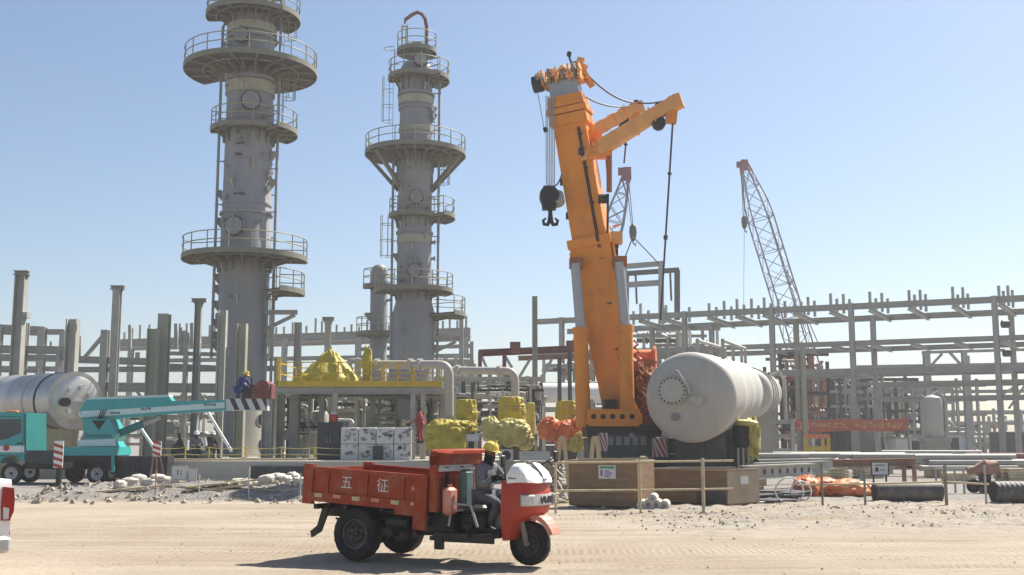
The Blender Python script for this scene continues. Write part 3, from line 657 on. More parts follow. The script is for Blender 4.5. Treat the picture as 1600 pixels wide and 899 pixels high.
# carrier
cx0, cx1 = at(920, 690, 44.6).x - O.x, at(1172, 690, 44.6).x - O.x
yn = 44.6 - 46.5
q = MB(); q.mm((cx0, yn, 1.05), (cx1, yn + 3.0, 1.95)); q.mm((cx0 + .1, yn - .06, 1.6), (cx0 + 2.2, yn, 2.12)); q.mm((cx0 + 1.2, yn - .05, .95), (cx0 + 2.6, yn, 1.58)); q.mm((cx0 + 3.0, yn - .06, .9), (cx0 + 4.6, yn, 1.75)); q.mm((cx0 - .2, yn + .1, .8), (cx1 + .1, yn + 2.9, 1.05)); q.mm((cx0 + .3, yn + .2, 1.95), (cx0 + 2.6, yn + 2.8, 2.2)); q.mm((cx1 - 1.9, yn + .2, 1.95), (cx1 - .2, yn + 2.8, 2.1))
cb = q.build('carrier', 'darkgreen', cr)
q = MB()
for k in range(6): q.mm((cx0 + .4 + k * .33, yn - .075, 1.68), (cx0 + .62 + k * .33, yn - .06, 2.02))
q.mm((cx0 + 1.3, yn - .065, 1.15), (cx0 + 2.5, yn - .05, 1.22)); q.mm((cx0 + 3.1, yn - .075, 1.3), (cx0 + 4.5, yn - .06, 1.36)); q.cyl((cx0 + 1.7, yn - .08, 2.05), (cx0 + 1.7, yn + .1, 2.05), .12, n=10); q.build('locker', 'grey', cb)
for px, py, wd in ((1031, 700, .62), (942, 691, .36)):
    p = at(px, py, 44.6) - O; q = MB(); q.cur = 0
    q.mm((p.x - wd / 2, yn - .10, p.z - .36), (p.x + wd / 2, yn - .075, p.z + .36)); q.cur = 1
    for k in range(-3, 4):
        x = p.x + k * .2; pl = [(x - .05, -.36), (x + .05, -.36), (x + .05 - .36, .36), (x - .05 - .36, .36)]
        pl = [(max(p.x - wd / 2, min(p.x + wd / 2, u)), vv) for u, vv in pl]
        if max(u for u, _ in pl) - min(u for u, _ in pl) > .03: q.prism(pl, (0, yn - .102, p.z), (1, 0, 0), (0, 0, 1), (0, -.003, 0))
    q.build('hazard_board', ['offwhite', 'redb'], cr)
def wheel(parent, c, r, wd, axis, rimr=.55, rimm='rim', n=28, tread=True):
    """wheel hub with tyre and rim as its pieces"""
    c = V(c); a = V(axis).normalized(); q = MB()
    q.cyl(c - a * wd * .3, c + a * wd * .36, r * .16, n=12)
    for k in range(6):
        t = k * math.pi / 3; _, s, m = frame(a); p = c + (s * math.cos(t) + m * math.sin(t)) * r * .26; q.cyl(p + a * wd * .2, p + a * wd * .34, r * .035, n=6)
    hb = q.build('wheel', 'black', parent)
    q = MB(); h = wd / 2; ri = r * rimr
    fn = (lambda t, z: 1 + (.018 if (int(t * 22 / math.pi * 1.0) % 2 == 0) else 0)) if tread else None
    q.lathe([(ri, -h * .7), (ri * 1.15, -h * .95), (r * .86, -h), (r * .95, -h * .86)] , n, c, a, None, False)
    q.lathe([(r * .95, -h * .86), (r * .985, -h * .6), (r * .985, h * .6), (r * .95, h * .86)], 44 if tread else n, c, a, fn, False)
    q.lathe([(r * .95, h * .86), (r * .86, h), (ri * 1.15, h * .95), (ri, h * .7)], n, c, a, None, False)
    q.build('tyre', 'tyre', hb)
    q = MB(); q.lathe([(ri * 1.02, -h * .75), (ri * 1.02, h * .75), (ri * .93, h * .72), (ri * .85, h * .35), (ri * .62, h * .12), (ri * .5, h * .42), (0, h * .44)], n, c, a, None, False); q.lathe([(0, -h * .3), (ri * .99, -h * .35)], n, c, a, None, False); q.build('rim', rimm, hb)
    return hb
for k in range(5): wheel(cr, (cx0 + .8 + k * 1.35, yn + .3, .68), .68, .5, (0, -1, 0), .5, 'rim', 20, False)
q = MB()
for x in (cx0 - .1, cx1 + .05):
    q = MB(); q.mm((x - .2, yn - .5, .55), (x + .2, yn + 3.5, .9)); q.cyl((x, yn - .4, 0.02), (x, yn - .4, .9), .13, n=10); q.cyl((x, yn - .4, 0.01), (x, yn - .4, .1), .35, n=14); q.build('outrigger', 'black', cr)
# ropes of the crane
def sag(a, b, s, n=10): return [V(a).lerp(V(b), i / n) - V((0, 0, s * 4 * (i / n) * (1 - i / n))) for i in range(n + 1)]
q = MB()
q.tube(sag(bp(1.02, .8, 0), MB1 + V((0, 0, .2)), .35), .04, 6); q.tube(sag(bp(.93, .8, 0), MB1 + V((0, 0, .15)), .25), .035, 6); q.tube(sag(MB1 + V((0, 0, .22)), MA1 + V((0, 0, .2)), .12), .035, 6)
q.build('guy_rope', 'rope', cr)
q = MB(); q.bar(bp(1.03, .72, 0), at(926, 136, 46) - O, .24, .18); q.build('guy_socket', 'orange', cr)
for a, b in ((MA1 + V((-.05, 0, -.35)), at(1032, 500, 44.6) - O), (MB1 + V((-.35, 0, -.4)), at(975, 255, 48) - O)):
    q = MB(); q.tube([a, a.lerp(b, .5), b], .04, 6); q.cyl(a.lerp(b, .3), a.lerp(b, .31), .09, n=8); q.cyl(a.lerp(b, .6), a.lerp(b, .62), .09, n=8); q.build('hanging_rope', 'rope', cr)
q = MB(); k0 = at(1046, 300, 44.6) - O
# hook block with its falls
hb_ = thing('hook_block', 'black hook block with double hook hanging beside the orange boom', 'hook', at(860, 355, 45.2))
OB = hb_.location
q = MB(); c = at(858, 311, 45.2) - OB
q.prism([(-.28, -.45), (.28, -.45), (.34, .1), (.24, .5), (-.24, .5), (-.34, .1)], c + V((0, -.25, 0)), (1, 0, 0), (0, 0, 1), (0, .5, 0)); q.cyl(c + V((0, -.32, .1)), c + V((0, .32, .1)), .40, n=20); hbm = q.build('block', 'black', hb_)
q = MB(); q.cyl(c + V((.3, -.2, .1)), c + V((.36, .2, -.1)), .30, n=16); q.build('sheave', 'steelp', hbm)
q = MB(); hx = at(860, 344, 45.2) - OB; q.cyl(c + V((0.04, 0, -.45)), hx + V((0, 0, .2)), .09, n=8)
for s in (-1, 1): q.tube([hx + V((0, 0, .22)), hx + V((s * .04, 0, -.05)), hx + V((s * .12, 0, -.2)), hx + V((s * .26, 0, -.18)), hx + V((s * .30, 0, -.02)), hx + V((s * .18, 0, .08))], .06, 8, radii=[.09, .085, .08, .075, .06, .035])
q.build('hook', 'black', hb_)
q = MB()
for k in range(6): x = 853.5 + k * 2.6; q.tube([at(x, 292, 45.2) - OB, at(x - .5, 150, 45.4) - OB], .022, 5)
q.tube([at(840, 145, 45.4) - OB, at(850, 200, 45.3) - OB], .02, 5); q.build('falls', 'steelp', hb_)
q = MB(); q.bar(at(851, 200, 45.3) - OB, at(853, 206, 45.3) - OB, .2, .15); q.tube(sag(at(868, 290, 45.2) - OB, at(878, 272, 45.6) - OB, .1), .03, 5); q.build('becket', 'black', hb_)

# ================================================================ lattice crawler cranes far behind
def lattice_crane(px0, py0, px1, py1, Y0, Y1, wmax, label, hook_px, line_to, pend=None):
    tip, foot = at(px0, py0, Y0), at(px1, py1, Y1); d = (foot - tip).normalized()
    # carry the boom on down to its machine
    foot = foot + d * ((foot.z - 2.2) / -d.z) if d.z < 0 else foot
    t = thing('crawler_crane', label, 'crane', V((foot.x, foot.y, 0))); Oq = t.location
    tip -= Oq; foot -= Oq; Ln = (tip - foot).length; u, s, n = frame(tip - foot, V((0, -1, 0)))
    q = MB(); nb = int(Ln / (wmax * .8)); Q = lambda k, i: foot + u * (Ln * k) + (s * (1, 1, -1, -1)[i] + n * (1, -1, -1, 1)[i]) * wmax / 2 * min(1, .25 + (1 - k) * 4.2, .3 + k * 8)
    kt = .965
    for k in range(nb):
        a, b = k / nb * kt, (k + 1) / nb * kt
        for i in range(4):
            q.bar(Q(a, i), Q(b, i), .17, .17); j = (i + 1) % 4
            q.bar(Q(a, i), Q(b, j), .085, .085); q.bar(Q(a, j), Q(b, i), .06, .06) if k % 2 else q.bar(Q(b, i), Q(b, j), .08, .08)
    q.build('lattice_boom', 'lattice', t, 0)
    q = MB()
    for i in range(4): q.bar(Q(.955, i), Q(.998, i), .22, .22)
    q.box(foot + u * Ln * .985, (.9, .8, 1.4)); q.box(foot + u * Ln * .99 - s * .5, (1.0, .5, .8)); q.build('boom_tip', 'latticer', t)
    q = MB(); h = at(hook_px[0], hook_px[1], Y0) - Oq; q.tube([tip + V((0, 0, -.2)), h + V((0, 0, .8))], .045, 5); q.tube([tip + V((-.3, 0, -.2)), h + V((-.15, 0, .8))], .045, 5); q.build('hoist_rope', 'rope', t)
    if line_to: 
        q = MB(); q.tube([h, at(line_to[0], line_to[1], Y0) - Oq], .03, 5); q.build('tag_line', 'rope', t)
    q = MB(); q.lathe([(.12, -1.0), (.32, -.7), (.42, 0), (.36, .6), (.1, .9)], 12, h); q.tube([h + V((0, 0, -.9)), h + V((0, 0, -1.2)), h + V((.25, 0, -1.5)), h + V((.3, 0, -1.2))], .08, 6); q.build('hook', 'black', t)
    if pend:
        for a, b in pend:
            q = MB(); pa, pb = a(Q, u, foot, Ln), at(*b) - Oq; q.tube([pa, pb], .07, 5); q.cyl(pa.lerp(pb, .55), pa.lerp(pb, .56) , .2, n=6); q.build('pendant', 'rope', t)
    q = MB(); q.mm((-1.6, -2.4, 1.3), (5.2, 2.4, 3.6)); q.mm((4.0, -2.2, 1.2), (6.0, 2.2, 4.0)); hs = q.build('machine_house', 'latticer', t)
    q = MB(); q.mm((-2.2, -2.6, 1.4), (-.6, -1.2, 3.6)); q.build('cab', 'latticer', hs)
    for sy in (-2.6, 1.6):
        q = MB(); q.prism([(-3.6, .3), (-3.3, .0), (3.3, .0), (3.6, .3), (3.6, .8), (3.3, 1.15), (-3.3, 1.15), (-3.6, .8)], (.6, sy, 0), (1, 0, 0), (0, 0, 1), (0, 1.0, 0)); q.build('crawler_track', 'black', t)
    return t
lattice_crane(1161, 252, 1246, 530, 150, 150, 2.9, 'grey lattice boom crane with dark red tip leaning over the right pipe rack', (1163, 347), (1162, 482),
    [(lambda Q, u, f, L: f + u * L * .60 + V((1.4, 0, 0)), (1278, 536, 150)), (lambda Q, u, f, L: f + u * L * .80 + V((1.2, 0, 0)), (1262, 530, 152))])
lattice_crane(981, 266, 950, 385, 120, 121, 2.0, 'lattice crane with dark red tip half hidden behind the orange boom', (989, 363), None)
# the steel portal it carries
fr = thing('hoisted_portal', 'grey steel portal frame hanging on two slings behind the orange boom', 'steel frame', at(1030, 470, 119)); Oq = fr.location
A = lambda x, y, Y=119: at(x, y, Y) - Oq
q = MB(); q.ibeam(A(972, 417), A(1036, 412), .35, .55); q.build('beam', 'steel', fr)
q = MB(); q.bar(A(1033, 412), A(1033, 520), .55, .45, up=(0, 1, 0)); q.build('column', 'steel', fr)
q = MB(); q.ibeam(A(972, 446), A(1031, 442), .35, .6); q.build('beam', 'steel', fr)
q = MB(); q.bar(A(976, 416), A(976, 492), .5, .4, up=(0, 1, 0)); q.build('column', 'steel', fr)
for x in (972, 1031):
    q = MB(); q.tube([A(989, 370), A(x, 414)], .07, 5); q.build('sling', 'rope', fr)
fr = thing('steel_portal', 'dark steel portal frame standing on the rack behind the hoisted frame', 'steel frame', at(1020, 490, 127)); Oq = fr.location
A = lambda x, y, Y=127: at(x, y, Y) - Oq
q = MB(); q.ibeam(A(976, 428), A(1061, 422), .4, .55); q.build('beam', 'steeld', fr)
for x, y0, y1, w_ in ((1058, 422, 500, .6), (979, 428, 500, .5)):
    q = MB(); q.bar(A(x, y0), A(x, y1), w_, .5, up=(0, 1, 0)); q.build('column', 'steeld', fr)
for x, y0, y1 in ((1047, 424, 470), (993, 427, 475)):
    q = MB(); q.bar(A(x, y0), A(x + 2, y1), .22, .2, up=(0, 1, 0)); q.build('hanger', 'steeld', fr)

# ================================================================ pressure vessels
def vessel(a, b, r, m, name, label, loc, cat='tank', head=.5, heads=(1, 1), n=56):
    t = thing(name, label, cat, loc); a, b = V(a) - V(loc), V(b) - V(loc); ax = (b - a).normalized(); ln = (b - a).length
    prof = []
    for i in range(10): k = R(90 - i * 10); prof.append((r * math.cos(k), -math.sin(k) * r * head * heads[0]))
    prof += [(r, 0), (r + .006, .02)]
    k = 1
    while k * 4.4 < ln: prof += [(r + .006, k * 4.4 - .03), (r + .014, k * 4.4), (r + .006, k * 4.4 + .03)]; k += 1
    prof += [(r, ln)]
    for i in range(1, 10): k = R(i * 10); prof.append((r * math.cos(k), ln + math.sin(k) * r * head * heads[1]))
    q = MB(); q.lathe(prof, n, a, ax); return t, q.build('shell', m, t), a, b, ax
ta, tb = at(1080, 621, 40.2), at(1141, 613, 56)
t, shell, a, b, ax = vessel(ta, tb, 1.61, 'tank', 'pressure_vessel', 'big pale horizontal vessel with a round bolted manway on its domed end', V((ta.x, 42, 0)), head=.36)
def on_head(px, py):
    """point on the domed front end seen at a pixel"""
    d = ray(px, py); best = None
    for i in range(400):
        y = 38.6 + i * .006; p = V((0, 0, H)) + V((d.x, d.y, d.z)) * (y / d.y); v = p - ta; al = v.dot(ax); rad = (v - ax * al).length
        if (rad / 1.61) ** 2 + (al / .58) ** 2 <= 1: return p - t.location
    return V((ta.x, 39.4, 3.4)) - t.location
p = on_head(1052, 612); nn = V((-.28, -.96, .04)).normalized()
q = MB(); q.cyl(p - nn * -.3, p + nn * .22, .40, n=28); q.cyl(p + nn * .12, p + nn * .22, .50, n=32); mw = q.build('manway', 'tank', t)
q = MB(); q.cyl(p + nn * .225, p + nn * .32, .50, n=32); q.cyl(p + nn * .32, p + nn * .325, .36, n=28); q.build('cover', 'tank', mw)
q = MB(); _, s_, m_ = frame(nn)
for k in range(20):
    q = MB(); e = s_ * math.cos(k * math.pi / 10) + m_ * math.sin(k * math.pi / 10); q.cyl(p + nn * .31 + e * .45, p + nn * .36 + e * .45, .035, n=6); q.build('bolt', 'steeld', mw)
q = MB(); q.tube([p + V((.1, -.15, .72)), p + V((.1, -.45, .70)), p + V((.25, -.5, .45)), p + V((.45, -.45, .15)), p + V((.5, -.3, -.1))], .045, 8); q.build('davit', 'tank', mw)
for px, py, rr in ((1091, 627, .13), (1084, 624, .09), (1055, 652, .10)):
    p2 = on_head(px, py); q = MB(); q.cyl(p2 + V((0, .3, 0)), p2 + V((-.03, -.10, 0)), rr, n=14); q.cyl(p2 + V((0, -.04, 0)), p2 + V((-.03, -.12, 0)), rr * 1.4, n=14); q.build('nozzle', 'grey' if py > 630 else 'tank', t)
for k in (.16, .78):
    c = a.lerp(b, k); q = MB(); wv = .95
    pl = [(-wv, -c.z + .9), (wv, -c.z + .9), (wv, -1.5)] + [(1.625 * math.sin(R(x)), -1.625 * math.cos(R(x))) for x in range(36, -37, -8)] + [(-wv, -1.5)]
    q.prism(pl, c - ax * .2, (1, 0, 0), (0, 0, 1), ax * .4); q.build('saddle', 'steeld', t)
    q = MB(); q.box((c.x, c.y, .45), (2.4, 1.1, .9)); q.build('pier', 'concrete', t)
q = MB()  # walkway frame along the crown
pts = [a.lerp(b, k) + V((-.2, 0, 1.63)) for k in (.25, .55, .85, 1.0)]
for pp in pts: q.bar(pp, pp + V((0, 0, .55)), .12, .12, up=(0, 1, 0)); q.bar(pp + V((1.0, 0, -.2)), pp + V((1.0, 0, .55)), .12, .12, up=(0, 1, 0))
for dx in (0, 1.0): q.tube([pp + V((dx, 0, .55)) for pp in pts], .08, 6)
q.build('walkway', 'steel', t)
tc_, td_ = at(1165, 615, 62), at(1189, 615, 78)
t, shell, a, b, ax = vessel(tc_, td_, 1.42, 'tank', 'pressure_vessel', 'second pale vessel just behind the big one, ringed by seams', V((tc_.x, 70, 0)))
for k in (.1, .3, .5): 
    q = MB(); q.lathe([(1.41, -.05), (1.5, -.05), (1.5, .05), (1.41, .05)], 40, a.lerp(b, k), ax); q.build('stiffener_ring', 'tank', t)
for k in (.2, .8): q = MB(); c = a.lerp(b, k); q.mm((c.x - 1.2, c.y - .3, 0), (c.x + 1.2, c.y + .3, c.z - .8)); q.build('saddle', 'concrete', t)
q = MB(); q.tube([a.lerp(b, .9) + V((.8, 0, 1.2)), a.lerp(b, .9) + V((1.4, 0, 1.5)), a.lerp(b, .9) + V((1.7, 0, .9)), a.lerp(b, .9) + V((1.7, 0, -1.8))], .12, 8); q.build('pipe', 'steelp', t)
# clad horizontal drum on the left
e1 = at(116, 626, 56); e0 = e1 + V((-7.5, 6.2, .12))
t, shell, a, b, ax = vessel(e1, e0, 1.37, 'alum', 'horizontal_drum', 'dusty metal clad horizontal drum behind the teal crane truck', V((e1.x - 2, 58, 0)), head=.22)
for k in (.14, .27, .60):
    q = MB(); q.lathe([(1.36, -.05), (1.42, -.05), (1.42, .05), (1.36, .05)], 48, a.lerp(b, k), ax); q.build('band', 'alum' if k != .14 else 'black', t)
q = MB(); dx = -ax
q.lathe([(1.2, .02), (1.44, .02), (1.44, .14), (1.2, .14)], 40, a, dx); q.build('end_flange', 'alum', t)
_, s_, m_ = frame(dx); q = MB()
for k in range(7): an = k * .9; p = a + dx * .30 + (s_ * math.cos(an) + m_ * math.sin(an)) * .7; q.cyl(p - dx * .2, p + dx * .12, .11, n=12)
q.bar(a + dx * .3 + s_ * .9, a + dx * .35 - s_ * .9, .1, .1); q.build('nozzle', 'offwhite', t)
q = MB(); p = a + dx * .35 + s_ * .75 + V((0, 0, -.1)); q.cyl(p, p + dx * .3, .22, n=16); q.build('nozzle', 'black', t)
for k in (.2, .75):
    c = a.lerp(b, k); q = MB(); q.box((c.x, c.y, (c.z - .9) / 2), (2.2, .8, c.z - .9)); q.build('saddle', 'timber', t)
# long white drum behind the yellow bundles
e0, e1 = at(818, 614, 82), at(945, 614, 84)
t, shell, a, b, ax = vessel(e0, e1, .72, 'white', 'horizontal_drum', 'long white drum lying behind the yellow wrapped fittings', V((e0.x + 2, 83, 0)), n=32)
for k in (.15, .8): q = MB(); c = a.lerp(b, k); q.mm((c.x - .3, c.y - .5, 0), (c.x + .3, c.y + .5, c.z - .5)); q.build('saddle', 'concrete', t)

# ================================================================ foundation slab
q = MB(); q.mm((at(215, 720, 50).x, 50, -.3), (at(872, 720, 50).x, 92, PAD))
tag(q.build('foundation_slab', 'conclight'), kind='structure')
def hcol(name, label, px, ytop, Y, w, m='steel', base=0.0, cap=0.0, group='bare steel columns', dark=None, bracket=None):
    """free standing H column; px is taken at its top"""
    x = at(px, ytop, Y).x; zt = at(px, ytop, Y).z
    t = thing(name, label, 'column', V((x, Y, base)), 0, group)
    q = MB(); q.ibeam((0, 0, .04), (0, 0, zt - base - (.12 if cap else 0)), w, w, w * .11, up=random.choice(((0, 1, 0), (1, 0, 0)))); q.build('shaft', m, t, 0)
    q = MB(); q.box((0, 0, .02), (w * 1.6, w * 1.6, .04)); q.build('base_plate', m, t)
    if cap:
        q = MB(); z = zt - base; q.ibeam((-cap / 2, 0, z - .06), (cap / 2, 0, z - .06), w * 1.0, .22); q.prism([(-w * .8, 0), (w * .8, 0), (w * .4, -.4), (-w * .4, -.4)], (0, -.03, z - .17), (1, 0, 0), (0, 0, 1), (0, .06, 0)); q.build('cap_plate', m, t, 0)
    if bracket:
        q = MB(); q.box((w * .7, 0, at(px, bracket, Y).z - base), (w * .5, w, .3)); q.build('bracket', m, t)
    return t
hcol('steel_column', 'tall dark column with a flat cap plate at the far left', 34.5, 425, 62, .56, 'steel', 0, .82, bracket=493)
hcol('steel_column', 'slender tall column with a dark cap plate, to the right of the clad drum', 184, 448, 64, .42, 'steelp', 0, .80)
hcol('steel_column', 'tall column with a cap plate just left of the wide tower', 311, 468, 66, .38, 'steel', PAD, .84)
hcol('steel_column', 'broad beige uncapped column standing behind the end of the clad drum', 114.5, 499, 63, .60, 'steelp', 0)
hcol('steel_column', 'broad green grey column, the taller of a close pair left of the wide tower', 257.5, 491, 60, .56, 'steel2', PAD)
hcol('steel_column', 'broad green grey column, the shorter of a close pair left of the wide tower', 240, 514, 59, .52, 'steel2', PAD)
hcol('steel_column', 'pale column in front of the left edge of the wide tower', 349, 485, 58, .40, 'steelp', PAD)
hcol('steel_column', 'green grey column in front of the middle of the wide tower', 379, 506, 59, .50, 'steel2', PAD)
hcol('steel_column', 'column with a cap plate behind the yellow covered mound', 513, 497, 66, .34, 'steelp', PAD, .7)
hcol('steel_column', 'plain grey column standing between the wide tower and the yellow mound', 466, 504, 65, .38, 'steel', PAD)
hcol('steel_column', 'thin short column beside the slimmer tower leg', 737, 534, 68, .22, 'steel', PAD)
hcol('steel_column', 'lone tall grey column between the red gantry and the orange crane', 835.5, 463, 76, .36, 'steel2', 0)
hcol('steel_column', 'blue grey column right of the bright tower skirt', 420, 600, 55, .50, 'steel', PAD)
hcol('steel_column', 'pale green column under the left end of the yellow deck', 440, 600, 56, .34, 'steel2', PAD)
hcol('steel_column', 'stout grey column under the yellow deck', 461, 602, 57, .44, 'steel', PAD)

def rackp(name, label, cat, Y, cols, beams, loc=None, group=None, m='steel', diag=(), post=()):
    """frame given by picture positions on planes at depth Y (or per item)"""
    L0 = V((at(cols[0][0], 690, cols[0][3] if len(cols[0]) > 3 else Y).x, Y, 0)) if loc is None else V(loc)
    t = thing(name, label, cat, L0, 0, group)
    for c in cols:
        px, yt, w_ = c[:3]; yy = c[3] if len(c) > 3 else Y; mm_ = c[4] if len(c) > 4 else m
        a = at(px, yt, yy); q = MB(); q.ibeam(V((a.x, yy, 0)) - L0, a - L0, w_, w_, w_ * .12, up=(0, 1, 0)); q.build('column', mm_, t, 0)
    for bdef in beams:
        x0, y0, x1, y1, h = bdef[:5]; ya = bdef[5] if len(bdef) > 5 else Y; yb = bdef[6] if len(bdef) > 6 else ya; mm_ = bdef[7] if len(bdef) > 7 else m
        q = MB(); q.ibeam(at(x0, y0, ya) - L0, at(x1, y1, yb) - L0, h * .7, h); q.build('beam', mm_, t, 0)
    for x0, y0, x1, y1, h in diag:
        q = MB(); q.bar(at(x0, y0, Y) - L0, at(x1, y1, Y) - L0, h, h); q.build('brace', m, t)
    for px, y0, y1, w_ in post:
        q = MB(); q.bar(at(px, y0, Y) - L0, at(px, y1, Y) - L0, w_, w_, up=(0, 1, 0)); q.build('stub_post', m, t)
    return t
rackp('pipe_rack', 'low steel pipe rack running behind the clad drum and the column pair', 'pipe rack', 72,
    [(-20, 540, .4), (40, 505, .4), (92, 548, .26), (165, 516, .46), (292, 520, .28), (402, 575, .26), (433, 560, .3)],
    [(-60, 545, 118, 548, .5), (-60, 557, 120, 560, .35), (118, 562, 250, 566, .45), (110, 578, 440, 576, .35), (150, 605, 440, 608, .6), (240, 571, 340, 575, .3), (-60, 578, 60, 580, .25), (150, 640, 440, 640, .2), (250, 552, 420, 556, .25)],
    diag=((161, 525, 130, 562, .22), (205, 600, 235, 640, .15), (300, 600, 330, 640, .15)), post=((125, 525, 560, .16), (80, 534, 545, .14), (203, 508, 545, .18), (216, 560, 551, .3), (300, 505, 545, .2), (283, 512, 550, .2), (275, 506, 545, .2), (290, 517, 550, .3)))
rackp('open_structure', 'open grey frame at the far left edge, seen above the clad drum', 'steel frame', 92,
    [(0, 510, .5), (67, 512, .6), (99, 518, .45), (-70, 508, .5)], [(-110, 507, 70, 516, .55), (67, 519, 101, 519, .45), (-110, 516, 60, 521, .4), (-60, 560, 100, 562, .4), (-60, 575, 100, 577, .4)])
# long rack with rows of stub posts behind both towers
t = rackp('pipe_rack', 'long far pipe rack with a row of short posts, passing behind both towers', 'pipe rack', 110,
    [(205, 540, .5, 113), (260, 538, .5, 112), (445, 530, .5, 108), (560, 528, .55, 106), (600, 528, .5, 105), (728, 526, .5, 103)],
    [(186, 537, 735, 519, .8, 115, 103), (186, 545, 735, 529, .5, 117, 105), (186, 541, 735, 524, .3, 116, 104), (186, 565, 735, 556, .4, 115, 103), (560, 546, 735, 541, .35, 106, 103)])
for i in range(46):
    px = 196 + i * 11.8 + random.uniform(-2, 2); k = (px - 186) / 549; Y = 115 - 12 * k; p = at(px, 535 - 18 * k, Y) - t.location
    q = MB(); q.bar(p, p + V((0, 0, random.choice((.75, 1.0, 1.4, 1.7)))), .2, .2, up=(0, 1, 0)); q.build('stub_post', 'steel', t)

# ---- big rack on the right
NA, NB = V((at(840, 685, 101).x, 101, 0)), V((at(1600, 685, 84).x, 84, 0))
OFF = V((3.0, 4.0, 0))
def rk(px, far=0):
    """point of the near row whose picture column (at eye level) is px"""
    k = (px - CX) / F; d = NB - NA; s = (k * NA.y - NA.x) / (d.x - k * d.y); return NA + d * s + OFF * far
rt = thing('pipe_rack', 'long three storey pipe rack of bare grey steel filling the right side', 'pipe rack', rk(1208)); O = rt.location
def rb(name, a, b, w_, h, m='steel', sm_=0): q = MB(); q.ibeam(a - O, b - O, w_, h); return q.build(name, m, rt, sm_)
Z = lambda z: V((0, 0, z))
for px in (878, 975, 1071, 1208, 1333, 1559, 1790):
    for far in (0, 1):
        q = MB(); p = rk(px, far) - O; q.ibeam(p, p + Z(12.7 if not far else 12.15), .38, .38, .05, up=(OFF)); q.build('column', 'steel2' if (px, far) in ((1208, 1), (1071, 0)) else 'steel', rt, 0)
seq = [838, 975, 1071, 1208, 1333, 1559, 1800]
for a, b in zip(seq[:-1], seq[1:]):
    for far in (0, 1):
        for z, h in ((12.4 - .5 * far, .48), (9.45 - .15 * far, .40), (7.23, .46)):
            if z < 8 and a < 1200: continue
            rb('beam', rk(a, far) + Z(z), rk(b, far) + Z(z), .34, h)
        if a >= 1333:
            for z in (6.2, 5.05): rb('beam', rk(a, far) + Z(z), rk(b, far) + Z(z), .2, .26)
for px in (905, 950, 1000, 1040, 1108, 1152, 1195, 1243, 1300, 1362, 1424, 1493, 1566, 1620):
    rb('cross_beam', rk(px, -.02) + Z(12.1), rk(px, 1.02) + Z(11.7), .24, .35)
    if px > 1190: rb('cross_beam', rk(px, 0) + Z(9.25), rk(px, 1) + Z(9.15), .22, .3)
    for kk, hh in ((.05, 1.0), (.32, .7), (.62, 1.35), (.9, 1.1)):
        if px < 1090 and random.random() < .45: continue
        q = MB(); p = rk(px, kk) + Z(12.2) - O; q.bar(p, p + Z(hh + random.uniform(-.1, .2) + .2), .20, .17, up=OFF); q.build('stub_post', 'steel', rt)
for px in (1333, 1559): rb('cross_beam', rk(px, 0) + Z(7.15), rk(px, 1) + Z(7.15), .24, .35); rb('cross_beam', rk(px, 0) + Z(9.35), rk(px, 1) + Z(9.25), .24, .35)
for a, b, z0, z1 in ((1559, 1600, 4.2, 6.8), (1362, 1345, 7.1, .4), (1352, 1363, 7.1, .3)):
    q = MB(); q.bar(rk(a, .5) + Z(z0) - O, rk(b, .5) + Z(z1) - O, .16, .16); q.build('brace', 'steelp', rt)
for z in (10.6, 8.4):
    q = MB(); p = rk(1559, .15) + Z(z) - O + V((.3, 0, 0)); q.cyl(p, p + V((.5, 0, 0)), .3, n=12); q.build('junction_box', 'steeld', rt)
rackp('open_structure', 'lower grey frame with crossed braces seen through the right pipe rack', 'steel frame', 118,
    [(1446, 552, .5), (1451, 552, .25), (1506, 548, .5), (1512, 556, .3), (1640, 545, .5), (1560, 560, .4)], [(1330, 577, 1660, 571, .75), (1400, 600, 1660, 596, .5), (1380, 613, 1660, 611, .35), (1440, 551, 1660, 545, .3)],
    diag=((1454, 572, 1472, 553, .25), (1484, 551, 1502, 571, .25), (1560, 620, 1600, 596, .25)))

